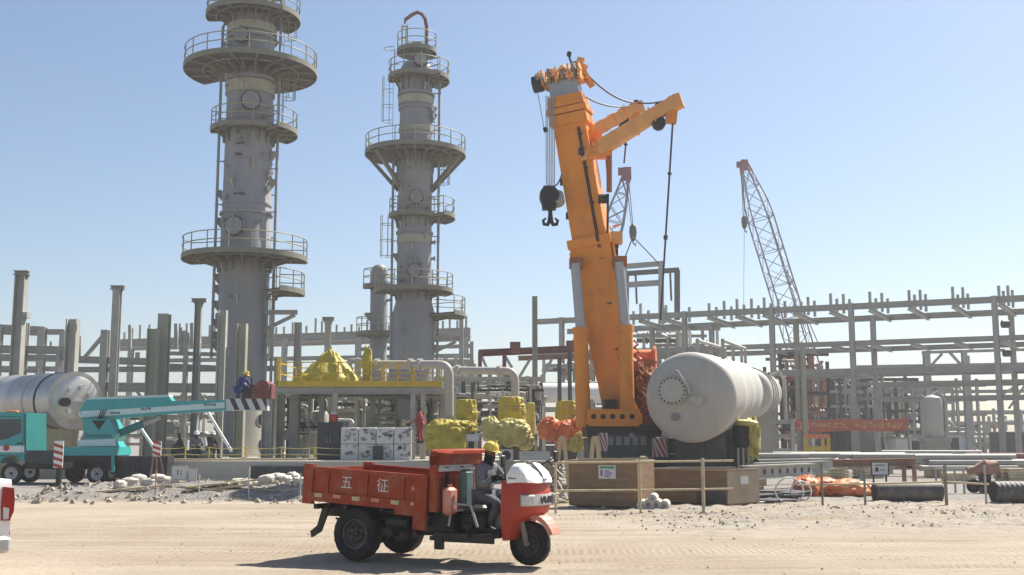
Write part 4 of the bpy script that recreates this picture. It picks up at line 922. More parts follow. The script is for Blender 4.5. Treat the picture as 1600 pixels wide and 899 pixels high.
def cluster(name, label, cat, Y, px0, px1, py0, py1, seed, nc=6, nbm=4, npipe=10, depth=6, mats=('steel', 'steelp', 'steel2'), pm=('steelp', 'offwhite', 'steel', 'steeld'), rp=(.07, .2), drums=2, base=0.0, group=None, w=.25):
    """a block of process piping: frame, pipe runs with risers, drums and valves"""
    rr = random.Random(seed); L0 = V((at((px0 + px1) / 2, 690, Y).x, Y, base)); t = thing(name, label, cat, L0, 0, group)
    x0, x1 = at(px0, 690, Y).x - L0.x, at(px1, 690, Y).x - L0.x; z0, z1 = max(0, at(px0, py1, Y).z - base), at(px0, py0, Y).z - base
    for i in range(nc):
        x = x0 + (x1 - x0) * (i + rr.uniform(-.2, .2)) / max(1, nc - 1)
        for y in ((0, depth) if i % 2 == 0 else (depth * .5,)):
            q = MB(); q.ibeam((x, y, 0), (x, y, z1 * rr.uniform(.85, 1.06)), w, w, up=(0, 1, 0)); q.build('column', rr.choice(mats), t, 0)
    for i in range(nbm):
        z = z0 + (z1 - z0) * (i + .8) / nbm
        for y in (0, depth):
            q = MB(); q.ibeam((x0, y, z), (x1, y, z), w * .7, w * 1.1); q.build('beam', rr.choice(mats), t, 0)
    for i in range(npipe):
        y = rr.uniform(.2, depth); r = rr.uniform(*rp); a, b = sorted((rr.uniform(x0, x1), rr.uniform(x0, x1)))
        if b - a < 1: b = min(x1, a + 1.5)
        z = rr.uniform(z0 + .4, z1); zz_ = rr.uniform(max(.2, z0), z1); e = r * 2.2
        pts = [(a, y, z), (b - e, y, z), (b - e * .3, y, z + (e * .3 if zz_ > z else -e * .3)), (b, y, z + (e if zz_ > z else -e)), (b, y, zz_)]
        if rr.random() < .5: pts += [(b, y - rr.uniform(.4, 1), zz_)]
        q = MB(); q.tube(pts, r, 10)
        for k in range(2): f = a + (b - a) * rr.random() * .8; q.cyl((f - .05, y, z), (f + .05, y, z), r * 1.6, n=10)
        q.build('pipe', rr.choice(pm), t)
    for i in range(npipe // 2):
        x, y, z = rr.uniform(x0, x1), rr.uniform(0, depth), rr.uniform(z0 + .3, z1); s = rr.uniform(.12, .25)
        q = MB(); q.cyl((x - s * 1.5, y, z), (x + s * 1.5, y, z), s * .6, n=8); q.cyl((x, y, z), (x, y, z + s * 2.4), s * .35, n=8); q.cyl((x, y, z + s * 2.4), (x, y, z + s * 2.5), s * 1.1, n=12); q.box((x, y, z), (s * 1.3, s * 1.3, s * 1.5)); q.build('valve', rr.choice(('steeld', 'offwhite', 'steel', 'rustp')), t)
    for i in range(drums):
        x, y = rr.uniform(x0, x1), rr.uniform(depth * .3, depth); r = rr.uniform(.3, .6); h = rr.uniform(.35, .7) * z1
        q = MB(); q.lathe([(r * .9, .2), (r, .3), (r, h), (r * .8, h + r * .3), (r * .3, h + r * .45), (0, h + r * .47)], 18, (x, y, 0)); q.build('drum', rr.choice(('offwhite', 'steel', 'grey')), t)
    return t
cluster('piping_module', 'tangle of piping and steel behind the top of the big vessel', 'piping', 100, 985, 1130, 507, 690, 5, 6, 5, 26, 7, rp=(.1, .32), mats=('steel', 'steel2', 'steeld'))
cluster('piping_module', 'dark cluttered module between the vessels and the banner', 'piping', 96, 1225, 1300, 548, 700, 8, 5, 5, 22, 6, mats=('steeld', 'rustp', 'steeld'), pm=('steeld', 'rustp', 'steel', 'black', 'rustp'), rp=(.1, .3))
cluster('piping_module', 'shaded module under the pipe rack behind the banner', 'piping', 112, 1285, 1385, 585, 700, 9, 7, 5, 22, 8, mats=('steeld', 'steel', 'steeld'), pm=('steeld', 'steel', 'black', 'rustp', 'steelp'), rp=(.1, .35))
cluster('piping_module', 'low pale piping right of the banner, under the pipe rack', 'piping', 130, 1385, 1545, 598, 712, 12, 12, 5, 18, 10, rp=(.1, .3), w=.3)
cluster('piping_module', 'distant low piping at the far right edge', 'piping', 140, 1480, 1680, 640, 716, 13, 8, 4, 16, 8, rp=(.1, .3), w=.3)
cluster('piping_module', 'pipes and steel just under the yellow deck', 'piping', 60, 440, 560, 612, 700, 14, 7, 3, 18, 5, base=PAD, rp=(.06, .16))
cluster('piping_module', 'pipes behind the white printed crates', 'piping', 62, 560, 705, 598, 700, 15, 8, 3, 22, 5, base=PAD, rp=(.06, .16))
cluster('piping_module', 'pipes between the yellow wrapped columns and the red gantry', 'piping', 66, 700, 845, 585, 700, 16, 8, 3, 20, 6, base=PAD, rp=(.06, .16), mats=('steel', 'steeld', 'steelp'))
cluster('piping_module', 'piping behind the luffing rams of the orange crane', 'piping', 90, 850, 1000, 565, 700, 17, 7, 4, 18, 6, rp=(.08, .22))
cluster('piping_module', 'shaded steel and pipes behind the group of workers', 'piping', 78, 180, 335, 615, 705, 18, 6, 3, 16, 6, rp=(.07, .2), w=.2)
cluster('piping_module', 'steel and pipes in the shade under the clad drum', 'piping', 84, -40, 180, 640, 715, 19, 5, 3, 10, 6, rp=(.07, .2), w=.2)
cluster('piping_module', 'pipe work behind the lower part of the slimmer tower', 'piping', 86, 540, 740, 560, 640, 20, 8, 3, 14, 5, rp=(.08, .2), w=.3)
cluster('piping_module', 'small bore pipes and posts at the front under the right half of the yellow deck', 'piping', 56.5, 565, 700, 612, 705, 31, 6, 2, 26, 2, base=PAD, rp=(.03, .10), w=.12, mats=('steelp', 'steel', 'steeld'))
cluster('piping_module', 'thin pipes and valves low between the yellow wrapped columns', 'piping', 58, 745, 850, 600, 700, 32, 6, 2, 24, 2, base=PAD, rp=(.03, .10), w=.12, mats=('steelp', 'steel', 'steeld'))
cluster('piping_module', 'thin posts and pipes at the front under the left half of the yellow deck', 'piping', 57.5, 436, 500, 612, 705, 33, 4, 2, 14, 2, base=PAD, rp=(.03, .09), w=.12, mats=('steelp', 'steel', 'steeld'), drums=1)
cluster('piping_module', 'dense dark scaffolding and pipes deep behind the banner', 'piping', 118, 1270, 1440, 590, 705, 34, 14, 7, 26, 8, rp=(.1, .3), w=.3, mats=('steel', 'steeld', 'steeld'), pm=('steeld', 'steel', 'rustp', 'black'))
cluster('piping_module', 'low pipe work at the foot of the second pale vessel', 'piping', 74, 1140, 1235, 655, 722, 21, 5, 3, 18, 5, rp=(.06, .16))

# red oxide gantry
t = thing('gantry', 'dark red gantry beam on legs between the slimmer tower and the orange crane', 'gantry', V((at(750, 690, 80).x, 80, 0))); O = t.location; A = lambda x, y, Y=80: at(x, y, Y) - O
q = MB(); q.ibeam(A(748, 552), A(905, 545, 82), .35, .5); q.build('beam', 'rust', t, 0)
q = MB(); q.ibeam(A(810, 560), A(930, 556, 82), .3, .35); q.build('beam', 'rustp', t, 0)
for x, y in ((750, 550), (788, 552), (890, 550), (874, 560)):
    q = MB(); p = A(x, y); q.ibeam(V((p.x, p.y, 0)), p, .28, .28, up=(0, 1, 0)); q.build('leg', 'rust' if x < 800 else 'steeld', t, 0)
for x0, y0, x1, y1 in ((828, 562, 810, 592), (862, 562, 846, 592), (752, 556, 760, 574), (790, 558, 800, 575)):
    q = MB(); q.bar(A(x0, y0), A(x1, y1), .2, .2); q.build('brace', 'steel', t)
for x, y in ((805, 543), (893, 541)):
    q = MB(); q.box(A(x, y), (.75, .7, .75)); q.bar(A(x - 4, y - 7), A(x + 4, y - 7), .3, .1); q.build('trolley', 'rust', t)

# yellow railed deck with its covered machine, and the bent pipes
Y0 = 54
t = thing('skid_deck', 'raised deck with yellow railings and kick plates on grey columns', 'platform', V((at(435, 690, Y0).x, Y0, PAD))); O = t.location; A = lambda x, y, Y=Y0: at(x, y, Y) - O
q = MB(); x0, x1 = A(433, 600).x, A(690, 600).x; zd = A(433, 602).z
q.mm((x0, 0, zd - .05), (x1, 4.5, zd)); q.build('deck', 'plat', t)
q = MB(); q.mm((x0 - .02, -.04, zd - .08), (x1, -.005, zd + .20)); q.mm((x0 - .04, 0, zd - .08), (x0 - .01, 4.5, zd + .2)); q.build('kick_plate', 'yellow', t)
q = MB(); q.ibeam((x0 - .4, .15, zd - .26), (A(692, 600).x, .15, zd - .26), .22, .32); q.build('edge_beam', 'steel', t, 0); q = MB(); q.ibeam((x0, 4.3, zd - .26), (x1, 4.3, zd - .26), .22, .32); q.build('edge_beam', 'steel', t, 0)
q = MB()
for px in (434, 470, 501, 528, 561, 579, 600, 622, 645, 668, 690): x = A(px, 600).x; q.bar((x, 0, zd), (x, 0, zd + 1.1), .07, .05, up=(0, 1, 0))
for px in (434, 480, 530, 580, 635, 690): x = A(px, 600).x; q.bar((x, 4.45, zd), (x, 4.45, zd + 1.1), .07, .05, up=(0, 1, 0))
for h in (1.1, .58): q.bar((x0, 0, zd + h), (x1, 0, zd + h), .05, .05); q.bar((x0, 4.45, zd + h), (x1, 4.45, zd + h), .05, .05); q.bar((x0, 0, zd + h), (x0, 4.45, zd + h), .05, .05)
q.bar((x0, 0, zd), (x0, 0, zd + 1.35), .08, .08, up=(0, 1, 0)); q.bar((x0, .5, zd), (x0, .5, zd + 1.35), .08, .08, up=(0, 1, 0)); q.build('railing', 'yellow', t)
for px in (446, 486, 523, 570, 612, 645, 661, 686):
    x = A(px, 640).x; q = MB(); q.ibeam((x, .15 if px % 2 else 3, 0), (x, .15 if px % 2 else 3, zd - .4), .24, .24, up=(0, 1, 0)); q.build('leg', 'steelp' if px in (486, 661, 523) else 'steel', t, 0)
q = MB(); q.mm((A(618, 600).x, 1, A(620, 655).z), (A(646, 600).x, 2.6, A(620, 622).z)); q.build('tank_box', 'grey', t)
def covered(name, label, c, s, m, seed, **kw):
    q = MB(); q.blob(c, s, seed=seed, **kw); loc = V((c[0], c[1], c[2] - s[2])) if kw.get('flat') is None else V((c[0], c[1], kw['flat']))
    return solo(name, q, m, label, 'covered load', loc, 'equipment wrapped in tarpaulin', 60)
c = at(515, 577, 56); zf = at(515, 600, 54).z + .02
q = MB(); q.blob((c.x, c.y, zf + .35), (1.45, 1.15, 1.5), .10, 1.2, 72, 40, 3, .85, zf, fold=.045, crease=.06, peak=.72); q.blob((c.x - 1.0, c.y - .1, zf + .2), (.75, .9, .45), .2, 1.6, 24, 14, 4, .8, zf, fold=.03)
solo('covered_machine', q, 'tarpy', 'peaked yellow tarpaulin mound on the railed yellow deck', 'covered load', V((c.x, c.y, zf)), 'equipment wrapped in tarpaulin', 28)
c = at(574, 566, 54.6); covered('wrapped_valve', 'narrow upright yellow wrapped valve at the right end of the yellow deck', (c.x, c.y, zf + .85), (.22, .22, .95), 'tarpy', 6, amp=.25, freq=1.8, sq=.7, flat=zf, fold=.04)
def bent_pipe(label, pts, r, m, Yb, fl=()):
    L0 = V((pts[-1].x, pts[-1].y, PAD)); t = thing('bent_pipe', label, 'pipe', L0); q = MB()
    # round the corners
    out = [pts[0]]
    for a, b, c_ in zip(pts[:-2], pts[1:-1], pts[2:]):
        e = r * 2.6; u, v = (a - b).normalized() * e, (c_ - b).normalized() * e
        for k in range(7): s = k / 6; out.append(b + u * (1 - s) ** 2 + v * s ** 2)
    out.append(pts[-1]); q.tube([p - L0 for p in out], r, 16); q.build('pipe', m, t, 60)
    for k in fl:
        q = MB(); a, b = pts[0] - L0, pts[1] - L0; d = (b - a).normalized(); p = a.lerp(b, k); q.cyl(p - d * .09, p + d * .09, r * 1.45, n=18); q.build('flange', m, t)
    q = MB(); e = pts[-1] - L0; q.cyl(e, e + V((0, 0, .16)), r * 1.6, n=18); q.cyl(V((e.x, e.y, 0)), e, r * 1.25, n=14); q.build('stand', 'steel', t)
    return t
Yp = 53.4
bent_pipe('thick pale pipe bending down from the yellow deck to the ground', [at(584, 570, 55), at(702, 570, Yp), at(702, 655, Yp)], .205, 'tank', Yp, (.05, .5, .62))
bent_pipe('thinner pale pipe bending down above the yellow wrapped columns', [at(706, 579, 58), at(805, 580, 57), at(805, 640, 57)], .20, 'tank', 57, (.1, .75))

# wrapped fittings
def wrapped_column(px, y0, y1, wpx, Y, m, seed, label):
    a, b = at(px, y0, Y), at(px, y1, Y); r = wpx / 2 * Y / F; z1 = a.z - b.z; t = thing('wrapped_column', label, 'covered load', V((a.x, Y, b.z)), 0, 'equipment wrapped in tarpaulin')
    q = MB(); h = z1; fn = lambda an, z: 1 + .07 * math.sin(an * 7 + z * 5 + seed) * (.4 + abs(math.sin(z * 6 + seed))) + .10 * noise.noise(V((math.cos(an) * 1.5, math.sin(an) * 1.5, z * 2.2 + seed)))
    fn = lambda an, z: 1 + .05 * math.sin(an * 11 + 2.5 * noise.noise(V((an, z * 1.5, seed)))) * (.3 + .7 * z / h) + .12 * noise.noise(V((math.cos(an) * 1.3, math.sin(an) * 1.3, z * 1.6 + seed))) - .10 * max(0, 1 - abs(noise.noise(V((math.cos(an) * 1.1 + z * .8, math.sin(an) * 1.1, z * 2.1 + seed * 3)))) * 5)
    q.lathe([(0, 0), (r * .88, 0)] + [(r * (1.0 - .16 * (k / 26) ** 2 - (.06 if k in (9, 18) else .03 if k in (8, 10, 17, 19) else 0)), h * k / 26) for k in range(1, 26)] + [(r * .80, h), (r * .6, h * 1.012), (0, h * 1.0)], 56, fn=fn); q.build('cover', m, t, 30)
    q = MB()
    for k in (9 / 26, 18 / 26): q.lathe([(r * .90, h * k - .02), (r * .93, h * k), (r * .90, h * k + .02)], 24)
    q.build('tie_rope', 'timber', t)
    q = MB(); q.mm((-r * .7, -r * .7, PAD - b.z), (r * .7, r * .7, -.002)); q.build('stand', 'steeld', t)
    return t
wrapped_column(729, 625, 674, 36, 52, 'tarpy', 1, 'yellow wrapped upright fitting right behind the red roof of the tricycle')
wrapped_column(800, 621, 676, 46, 52.5, 'tarpy', 2, 'widest yellow wrapped upright fitting, in the middle of the bundles')
wrapped_column(829, 630, 680, 16, 54, 'tarpp', 3, 'slim pale yellow wrapped fitting at the right side of the widest one')
wrapped_column(886, 627, 664, 38, 53, 'tarpy', 4, 'yellow wrapped barrel shaped fitting left of the crane ram')
def bundle(px, py, wpx, hpx, Y, m, seed, label, **kw):
    c = at(px, py, Y); k = Y / F; q = MB(); q.blob(c, (wpx / 2 * k, min(1.0, wpx / 2 * k * .8), hpx / 2 * k), seed=seed, nu=44, nv=24, **kw)
    for e in kw.get('_', ()): pass
    return q, c
def mound(label, parts, Y, m, name='wrapped_bundle'):
    q = MB(); cs = []
    for i, (px, py, wp, hp, kw) in enumerate(parts):
        c = at(px, py, Y + kw.pop('dy', 0)); k = Y / F; cs.append(c); fz = PAD + .02
        q.blob(c, (wp / 2 * k, min(1.1, wp / 2 * k * .8), hp / 2 * k), seed=kw.pop('seed', i + 1), nu=64, nv=36, flat=kw.pop('flat', fz), amp=kw.pop('amp', .14), freq=kw.pop('freq', 1.3), sq=kw.pop('sq', .95), fold=.04, crease=.09)
    return solo(name, q, m, label, 'covered load', V((cs[0].x, cs[0].y, min(p.z for p in q.v))), 'equipment wrapped in tarpaulin', 28)
mound('dull yellow tarpaulin mound low behind the red roof of the tricycle', [(698, 684, 66, 56, dict(sq=.75)), (682, 672, 30, 30, {}), (722, 668, 40, 20, dict(seed=5, amp=.3))], 51.2, 'tarpy')
mound('pale yellow tarpaulin bundle above the driver with trailing ends', [(800, 676, 58, 44, {}), (767, 668, 32, 34, dict(seed=8)), (822, 690, 26, 26, dict(seed=3, amp=.4)), (775, 684, 30, 24, dict(seed=6, amp=.3))], 50.6, 'tarpp')
mound('orange red tarpaulin bundle in front of the crane rams', [(858, 670, 38, 36, dict(seed=2)), (886, 676, 40, 38, dict(seed=9)), (900, 668, 24, 30, dict(seed=4)), (880, 690, 26, 26, dict(seed=7, amp=.35))], 50.4, 'tarpo')
mound('small bright yellow cloth hanging below the orange bundle', [(904, 690, 22, 28, dict(seed=3, amp=.35)), (898, 697, 20, 18, dict(seed=5, amp=.3))], 50.0, 'tarpp')

# crates, cabinet, signs on the slab
t = thing('shipping_crate', 'stack of white crates with grey print under the yellow deck', 'crate', V((at(588, 724, 51.4).x, 51.4, PAD))); O = t.location
A = lambda x, y, Y=51.4: at(x, y, Y) - O
xa, xb, zt = A(532, 700).x, A(643, 700).x, A(588, 668).z
rr = random.Random(4); n = 4
for i in range(n):
    for j in range(2):
        q = MB(); x = xa + (xb - xa) * i / n; wd = (xb - xa) / n; hz = zt / 2
        q.bev((x + wd / 2, .6 + rr.uniform(-.05, .05), hz * (j + .5)), (wd - .03, 1.2, hz - .02), .02); cb = q.build('carton', 'offwhite', t)
        q = MB()
        for k in range(rr.randint(9, 12)):
            u, v = x + wd * rr.uniform(.12, .8), hz * (j + rr.uniform(.15, .85)); q.mm((u, -.075, v), (u + rr.uniform(.04, .2), -.07, v + rr.uniform(.03, .14)))
        q.build('print', 'grey', cb)
q = MB(); q.mm((A(583, 700).x, -.09, A(583, 718).z), (A(599, 700).x, -.08, A(583, 697).z)); q.build('dark_label', 'ink', t)
q = MB(); x0, x1 = A(495, 700, 53).x, A(531, 700, 53).x; L0 = O
t = thing('cabinet', 'dark navy cabinet left of the white printed crates', 'cabinet', V((at(513, 700, 53).x, 53, PAD))); hw = (x1 - x0) / 2; hz = at(513, 660, 53).z - PAD
q = MB(); q.bev((0, .5, hz / 2 + .05), (hw * 2, 1.0, hz - .1), .03); cb = q.build('body', 'navy', t)
for s in (-1, 1): q = MB(); q.mm((s * .02 if s > 0 else -hw + .05, -.025, .15), (hw - .05 if s > 0 else -.02, -.002, hz - .1)); dd = q.build('door', 'navy', cb); q = MB(); q.bar((s * .08, -.06, hz * .45), (s * .08, -.06, hz * .6), .03, .03, up=(0, 1, 0)); q.build('handle', 'steel', dd)
q = MB(); q.mm((-hw, .05, 0), (hw, .95, .1)); q.build('plinth', 'black', t)
c = at(519, 660, 53); t = thing('gas_bottle', 'small red drum with a pale top standing on the navy cabinet', 'drum', V((c.x, 53.4, PAD + hz)))
q = MB(); q.lathe([(.2, 0), (.22, .03), (.22, .32), (.19, .36), (.15, .37), (0, .37)], 20); q.build('body', 'redb', t); q = MB(); q.lathe([(.15, .372), (.15, .46), (.08, .5), (0, .5)], 16); q.build('cap', 'offwhite', t)
def board(name, label, px0, px1, py0, py1, Y, m, marks=(), legs=True, base=PAD, cat='sign', frame_m='steel'):
    a, b = at(px0, py1, Y), at(px1, py0, Y); t = thing(name, label, cat, V(((a.x + b.x) / 2, Y, base))); O = t.location; hw = (b.x - a.x) / 2
    q = MB(); q.mm((-hw, 0, a.z - base), (hw, .03, b.z - base)); bd = q.build('panel', m, t)
    q = MB(); zz_ = b.z - base; z_ = a.z - base
    for e in ((-hw - .03, -hw, z_ - .03, zz_ + .03), (hw, hw + .03, z_ - .03, zz_ + .03)): q.mm((e[0], -.01, e[2]), (e[1], .04, e[3]))
    q.mm((-hw, -.01, z_ - .03), (hw, .04, z_)); q.mm((-hw, -.01, zz_), (hw, .04, zz_ + .03)); q.build('frame', frame_m, t)
    if legs:
        for s in (-.8, .8): q = MB(); q.bar((s * hw, .06, 0), (s * hw, .06, zz_), .05, .04, up=(0, 1, 0)); q.build('leg', frame_m, t)
    for mm_, lst in marks:
        q = MB()
        for x0, y0, x1, y1 in lst: q.mm((-hw + 2 * hw * x0, -.006, z_ + (zz_ - z_) * y0), (-hw + 2 * hw * x1, -.001, z_ + (zz_ - z_) * y1))
        q.build('lettering', mm_, bd)
    return t
board('sign_board', 'wide white board behind the driver, below the pale yellow bundle', 812, 859, 706, 719, 49.6, 'offwhite', (('grey', ((.05, .75, .6, .8), (.05, .5, .5, .55))),), base=0)
t = board('sign_board', 'square white board with a dark round symbol, beside the wide white board', 781, 801, 703, 720, 49.5, 'offwhite', (), base=0)
q = MB(); zc = (at(0, 712, 49.5).z); q.lathe([(.15, 0), (.21, 0), (.21, .008), (.15, .008)], 24, (0, -.012, zc), (0, 1, 0)); q.mm((-.1, -.012, zc - .06), (.1, -.006, zc + .05)); q.build('symbol', 'ink', t)
board('sign_board', 'narrow pale board on two legs right of the dull yellow mound', 729, 748, 679, 689, 49.9, 'offwhite', (), base=PAD)
# orange banner across the rack
a, b = at(1243, 664, 86), at(1419, 663, 86)
t = thing('banner', 'long orange red banner with pale gold characters hung across the rack', 'banner', V(((a.x + b.x) / 2, 86, 0))); O = t.location; hh = 9 * 86 / F
rr = random.Random(2)
for (u0, u1, mm_) in ((0, .50, 0), (.505, 1, 1)):
    q = MB(); n = 16; y0 = a.lerp(b, u0) - O; y1 = a.lerp(b, u1) - O
    vs = []
    for i in range(n + 1):
        p = y0.lerp(y1, i / n); s = -.10 * math.sin(math.pi * i / n); w_ = .06 * math.sin(i * 1.7)
        for dz, dy in ((hh, 0), (-hh, 0), (-hh, .02), (hh, .02)): vs.append(p + V((0, w_ + dy, s + dz)))
    fs = []
    for i in range(n):
        for e in range(4): fs.append((i * 4 + e, i * 4 + 4 + e, i * 4 + 4 + (e + 1) % 4, i * 4 + (e + 1) % 4))
    q.add(vs, fs); bn = q.build('cloth', 'banner', t)
    q = MB()
    for i in range(8):                                                # worn characters, no longer legible: strokes only
        p = y0.lerp(y1, (i + .9) / 9.5) + V((0, -.09, -.06)); 
        for k in range(5):
            o = p + V((rr.uniform(-.18, .18), 0, rr.uniform(-.2, .2))); an = rr.choice((0, 0, 1.57, .7, -.7)); l = rr.uniform(.1, .22)
            q.bar(o - V((math.cos(an), 0, math.sin(an))) * l, o + V((math.cos(an), 0, math.sin(an))) * l, .035, .01, up=(0, 1, 0))
    q.build('lettering', 'gold', bn)
for px in (1244, 1330, 1418):
    p = at(px, 650, 86.1) - O; q = MB(); q.bar((p.x, .12, 0), (p.x, .12, p.z + .3), .12, .12, up=(0, 1, 0)); q.build('post', 'steel2', t)
# yard items on the right
p = at(1460, 690, 79); t = thing('storage_drum', 'upright grey drum with a domed top under the right pipe rack', 'tank', V((p.x, 79, 0))); zz_ = at(0, 617, 79).z; r = 15 * 79 / F
q = MB(); q.lathe([(r * .9, zz_ * .40), (r, zz_ * .42), (r, zz_ - .5), (r * .85, zz_ - .2), (r * .4, zz_ - .03), (0, zz_)], 28); q.build('shell', 'tank', t); q = MB(); q.tube([(r * .9, -.1, zz_ * .4), (r * 1.25, -.1, zz_ * .5), (r * 1.25, -.1, zz_ * .9), (r * .5, -.1, zz_ + .2), (0, 0, zz_ - .1)], .16, 8); q.build('pipe', 'steelp', t)
q = MB(); q.mm((-r * 1.2, -r, 0), (r * 1.2, r, zz_ * .34)); q.mm((-r * 1.4, -r * 1.1, zz_ * .34), (r * 1.4, r * 1.1, zz_ * .4)); q.build('plinth', 'concrete', t)
def container(label, px0, px1, ytop, Y, m, D=2.4, doorpx=None):
    a, b = at(px0, ytop, Y), at(px1, ytop, Y); wd = b.x - a.x; t = thing('site_container', label, 'container', V(((a.x + b.x) / 2, Y, 0)), 0, 'low site containers'); h = a.z
    q = MB(); q.bev((0, D / 2, h / 2 + .05), (wd, D, h - .1), .04)
    k = 0
    while k * .5 < wd - .4: q.mm((-wd / 2 + .15 + k * .5, -.04, .2), (-wd / 2 + .38 + k * .5, -.001, h - .2)); k += 1
    bd = q.build('body', m, t)
    q = MB(); q.mm((-wd / 2 - .1, -.1, h), (wd / 2 + .1, D + .1, h + .08)); q.build('roof', 'steel', t)
    q = MB(); q.mm((wd * .1, -.055, .15), (wd * .1 + .9, -.041, min(2.0, h - .2))); q.build('door', 'steeld', bd)
    return t
container('dark low container below the left half of the banner', 1296, 1330, 672, 92, 'steeld')
container('grey green container below the right half of the banner', 1338, 1395, 676, 97, 'grey')
container('pale container right of the banner, below the upright drum', 1400, 1440, 685, 94, 'offwhite')
container('long pale grey container near the upright drum', 1442, 1512, 680, 118, 'offwhite')
container('dark blue grey container at the far right edge', 1560, 1640, 676, 120, 'steeld')
t = thing('steel_trestle', 'yellow and rust coloured open frame below the banner', 'frame', V((at(1275, 700, 82).x, 82, 0))); O = t.location; A = lambda x, y: at(x, y, 82) - O
q = MB(); q.bar(A(1256, 682), A(1296, 682), .3, .3); q.build('beam', 'tarpo', t)
for x in (1258, 1285, 1294): q = MB(); p = A(x, 682); q.bar(V((p.x, 0, 0)), p, .22, .22, up=(0, 1, 0)); q.build('leg', 'yellow', t)
q = MB(); q.bar(A(1258, 701), A(1294, 701), .2, .3); q.build('beam', 'yellow', t)
hcol('steel_column', 'yellowish column standing in front of the dark module left of the banner', 1254, 545, 84, .34, 'steel2', 0)

pa, pb = at(380, 711, 60.6), at(412, 711, 62.4); t = thing('holed_plate', 'bright pale steel plate with two round holes at the foot of the wide tower', 'steel plate', V((pa.x, pa.y, PAD))); O = t.location
ht = at(379, 641, 60.6).z - PAD; ex = V((pb.x - pa.x, pb.y - pa.y, 0)); wd = ex.length; ex.normalize(); ny = V((ex.y, -ex.x, 0))
q = MB(); n = 10
for i in range(n):   # gently rolled plate
    f = lambda k: ex * (wd * k / n) + ny * (.22 * math.sin(math.pi * k / n)); a, b = f(i), f(i + 1); q.prism([(0, 0), ((b - a).length, 0), ((b - a).length, ht), (0, ht)], a, (b - a).normalized(), (0, 0, 1), -ny * .05)
pl = q.build('plate', 'tank', t)
for u, v_ in ((.60, .80), (.70, .26)):
    c = ex * (wd * u) + ny * (.22 * math.sin(math.pi * u) + .0) + V((0, 0, ht * v_)); q = MB(); q.cyl(c - ny * .03, c + ny * .05, .34, n=22); rg = q.build('hole_rim', 'steel', pl); q = MB(); q.cyl(c + ny * .051, c + ny * .054, .29, n=22); q.build('hole', 'black', rg)
q = MB(); q.bar(ex * .1 - ny * .05 , ex * .4 - ny * .9 + V((0, 0, 0.02)), .1, .1); q.bar(ex * .3 + V((0, 0, ht * .6)) - ny * .03, ex * .5 - ny * .9 + V((0, 0, .05)), .08, .08); q.build('prop', 'steel', t)

# ================================================================ people
def skin_part(name, pts, edges, radii, m, parent, root=0, sub=2):
    me = bpy.data.meshes.new(name); me.from_pydata([tuple(p) for p in pts], edges, [])
    ob = bpy.data.objects.new(name, me); COL.objects.link(ob)
    ob.modifiers.new('s', 'SKIN'); 
    if sub: u = ob.modifiers.new('u', 'SUBSURF'); u.levels = sub; u.render_levels = sub
    sv_ = me.skin_vertices[0].data
    for i, r in enumerate(radii): sv_[i].radius = (r, r) if not isinstance(r, tuple) else r; sv_[i].use_root = (i == root)
    dg = bpy.context.evaluated_depsgraph_get(); nm = bpy.data.meshes.new_from_object(ob.evaluated_get(dg)); nm.name = name
    bpy.data.objects.remove(ob); bpy.data.meshes.remove(me)
    nm.materials.clear(); nm.materials.append(M[m]); nm.shade_smooth()
    o = bpy.data.objects.new(name, nm); COL.objects.link(o); o.parent = parent; return o
def hand_chain(wr, el, side, grip, pts, edges, rad, wi):
    """palm and five bent fingers growing from the wrist vertex wi"""
    d = (wr - el).normalized(); up = V((0, 0, 1)); s = d.cross(up)
    s = s.normalized() if s.length > .1 else V((0, 1, 0)); dn = s.cross(d).normalized()
    if dn.z > 0: dn = -dn
    pts.append(wr + d * .07); rad.append((.036, .022)); edges.append((wi, len(pts) - 1)); pi_ = len(pts) - 1
    for k, (off, ln) in enumerate(((-.033, .062), (-.011, .074), (.011, .070), (.033, .054))):
        b = wr + d * .09 + s * off; c1 = b + d * ln * .6 + dn * ln * (.25 + grip * .35); c2 = c1 + d * ln * (.5 - grip * .9) + dn * ln * (.35 + grip * .4)
        i0 = len(pts); pts += [b, c1, c2]; rad += [.0095, .009, .0075]; edges += [(pi_, i0), (i0, i0 + 1), (i0 + 1, i0 + 2)]
    t0 = wr + d * .035 - s * .032 * side; t1 = t0 + d * .035 - s * .022 * side + dn * .02; t2 = t1 + d * .03 + dn * .025 + s * .012 * side
    i0 = len(pts); pts += [t0, t1, t2]; rad += [.011, .010, .008]; edges += [(pi_, i0), (i0, i0 + 1), (i0 + 1, i0 + 2)]
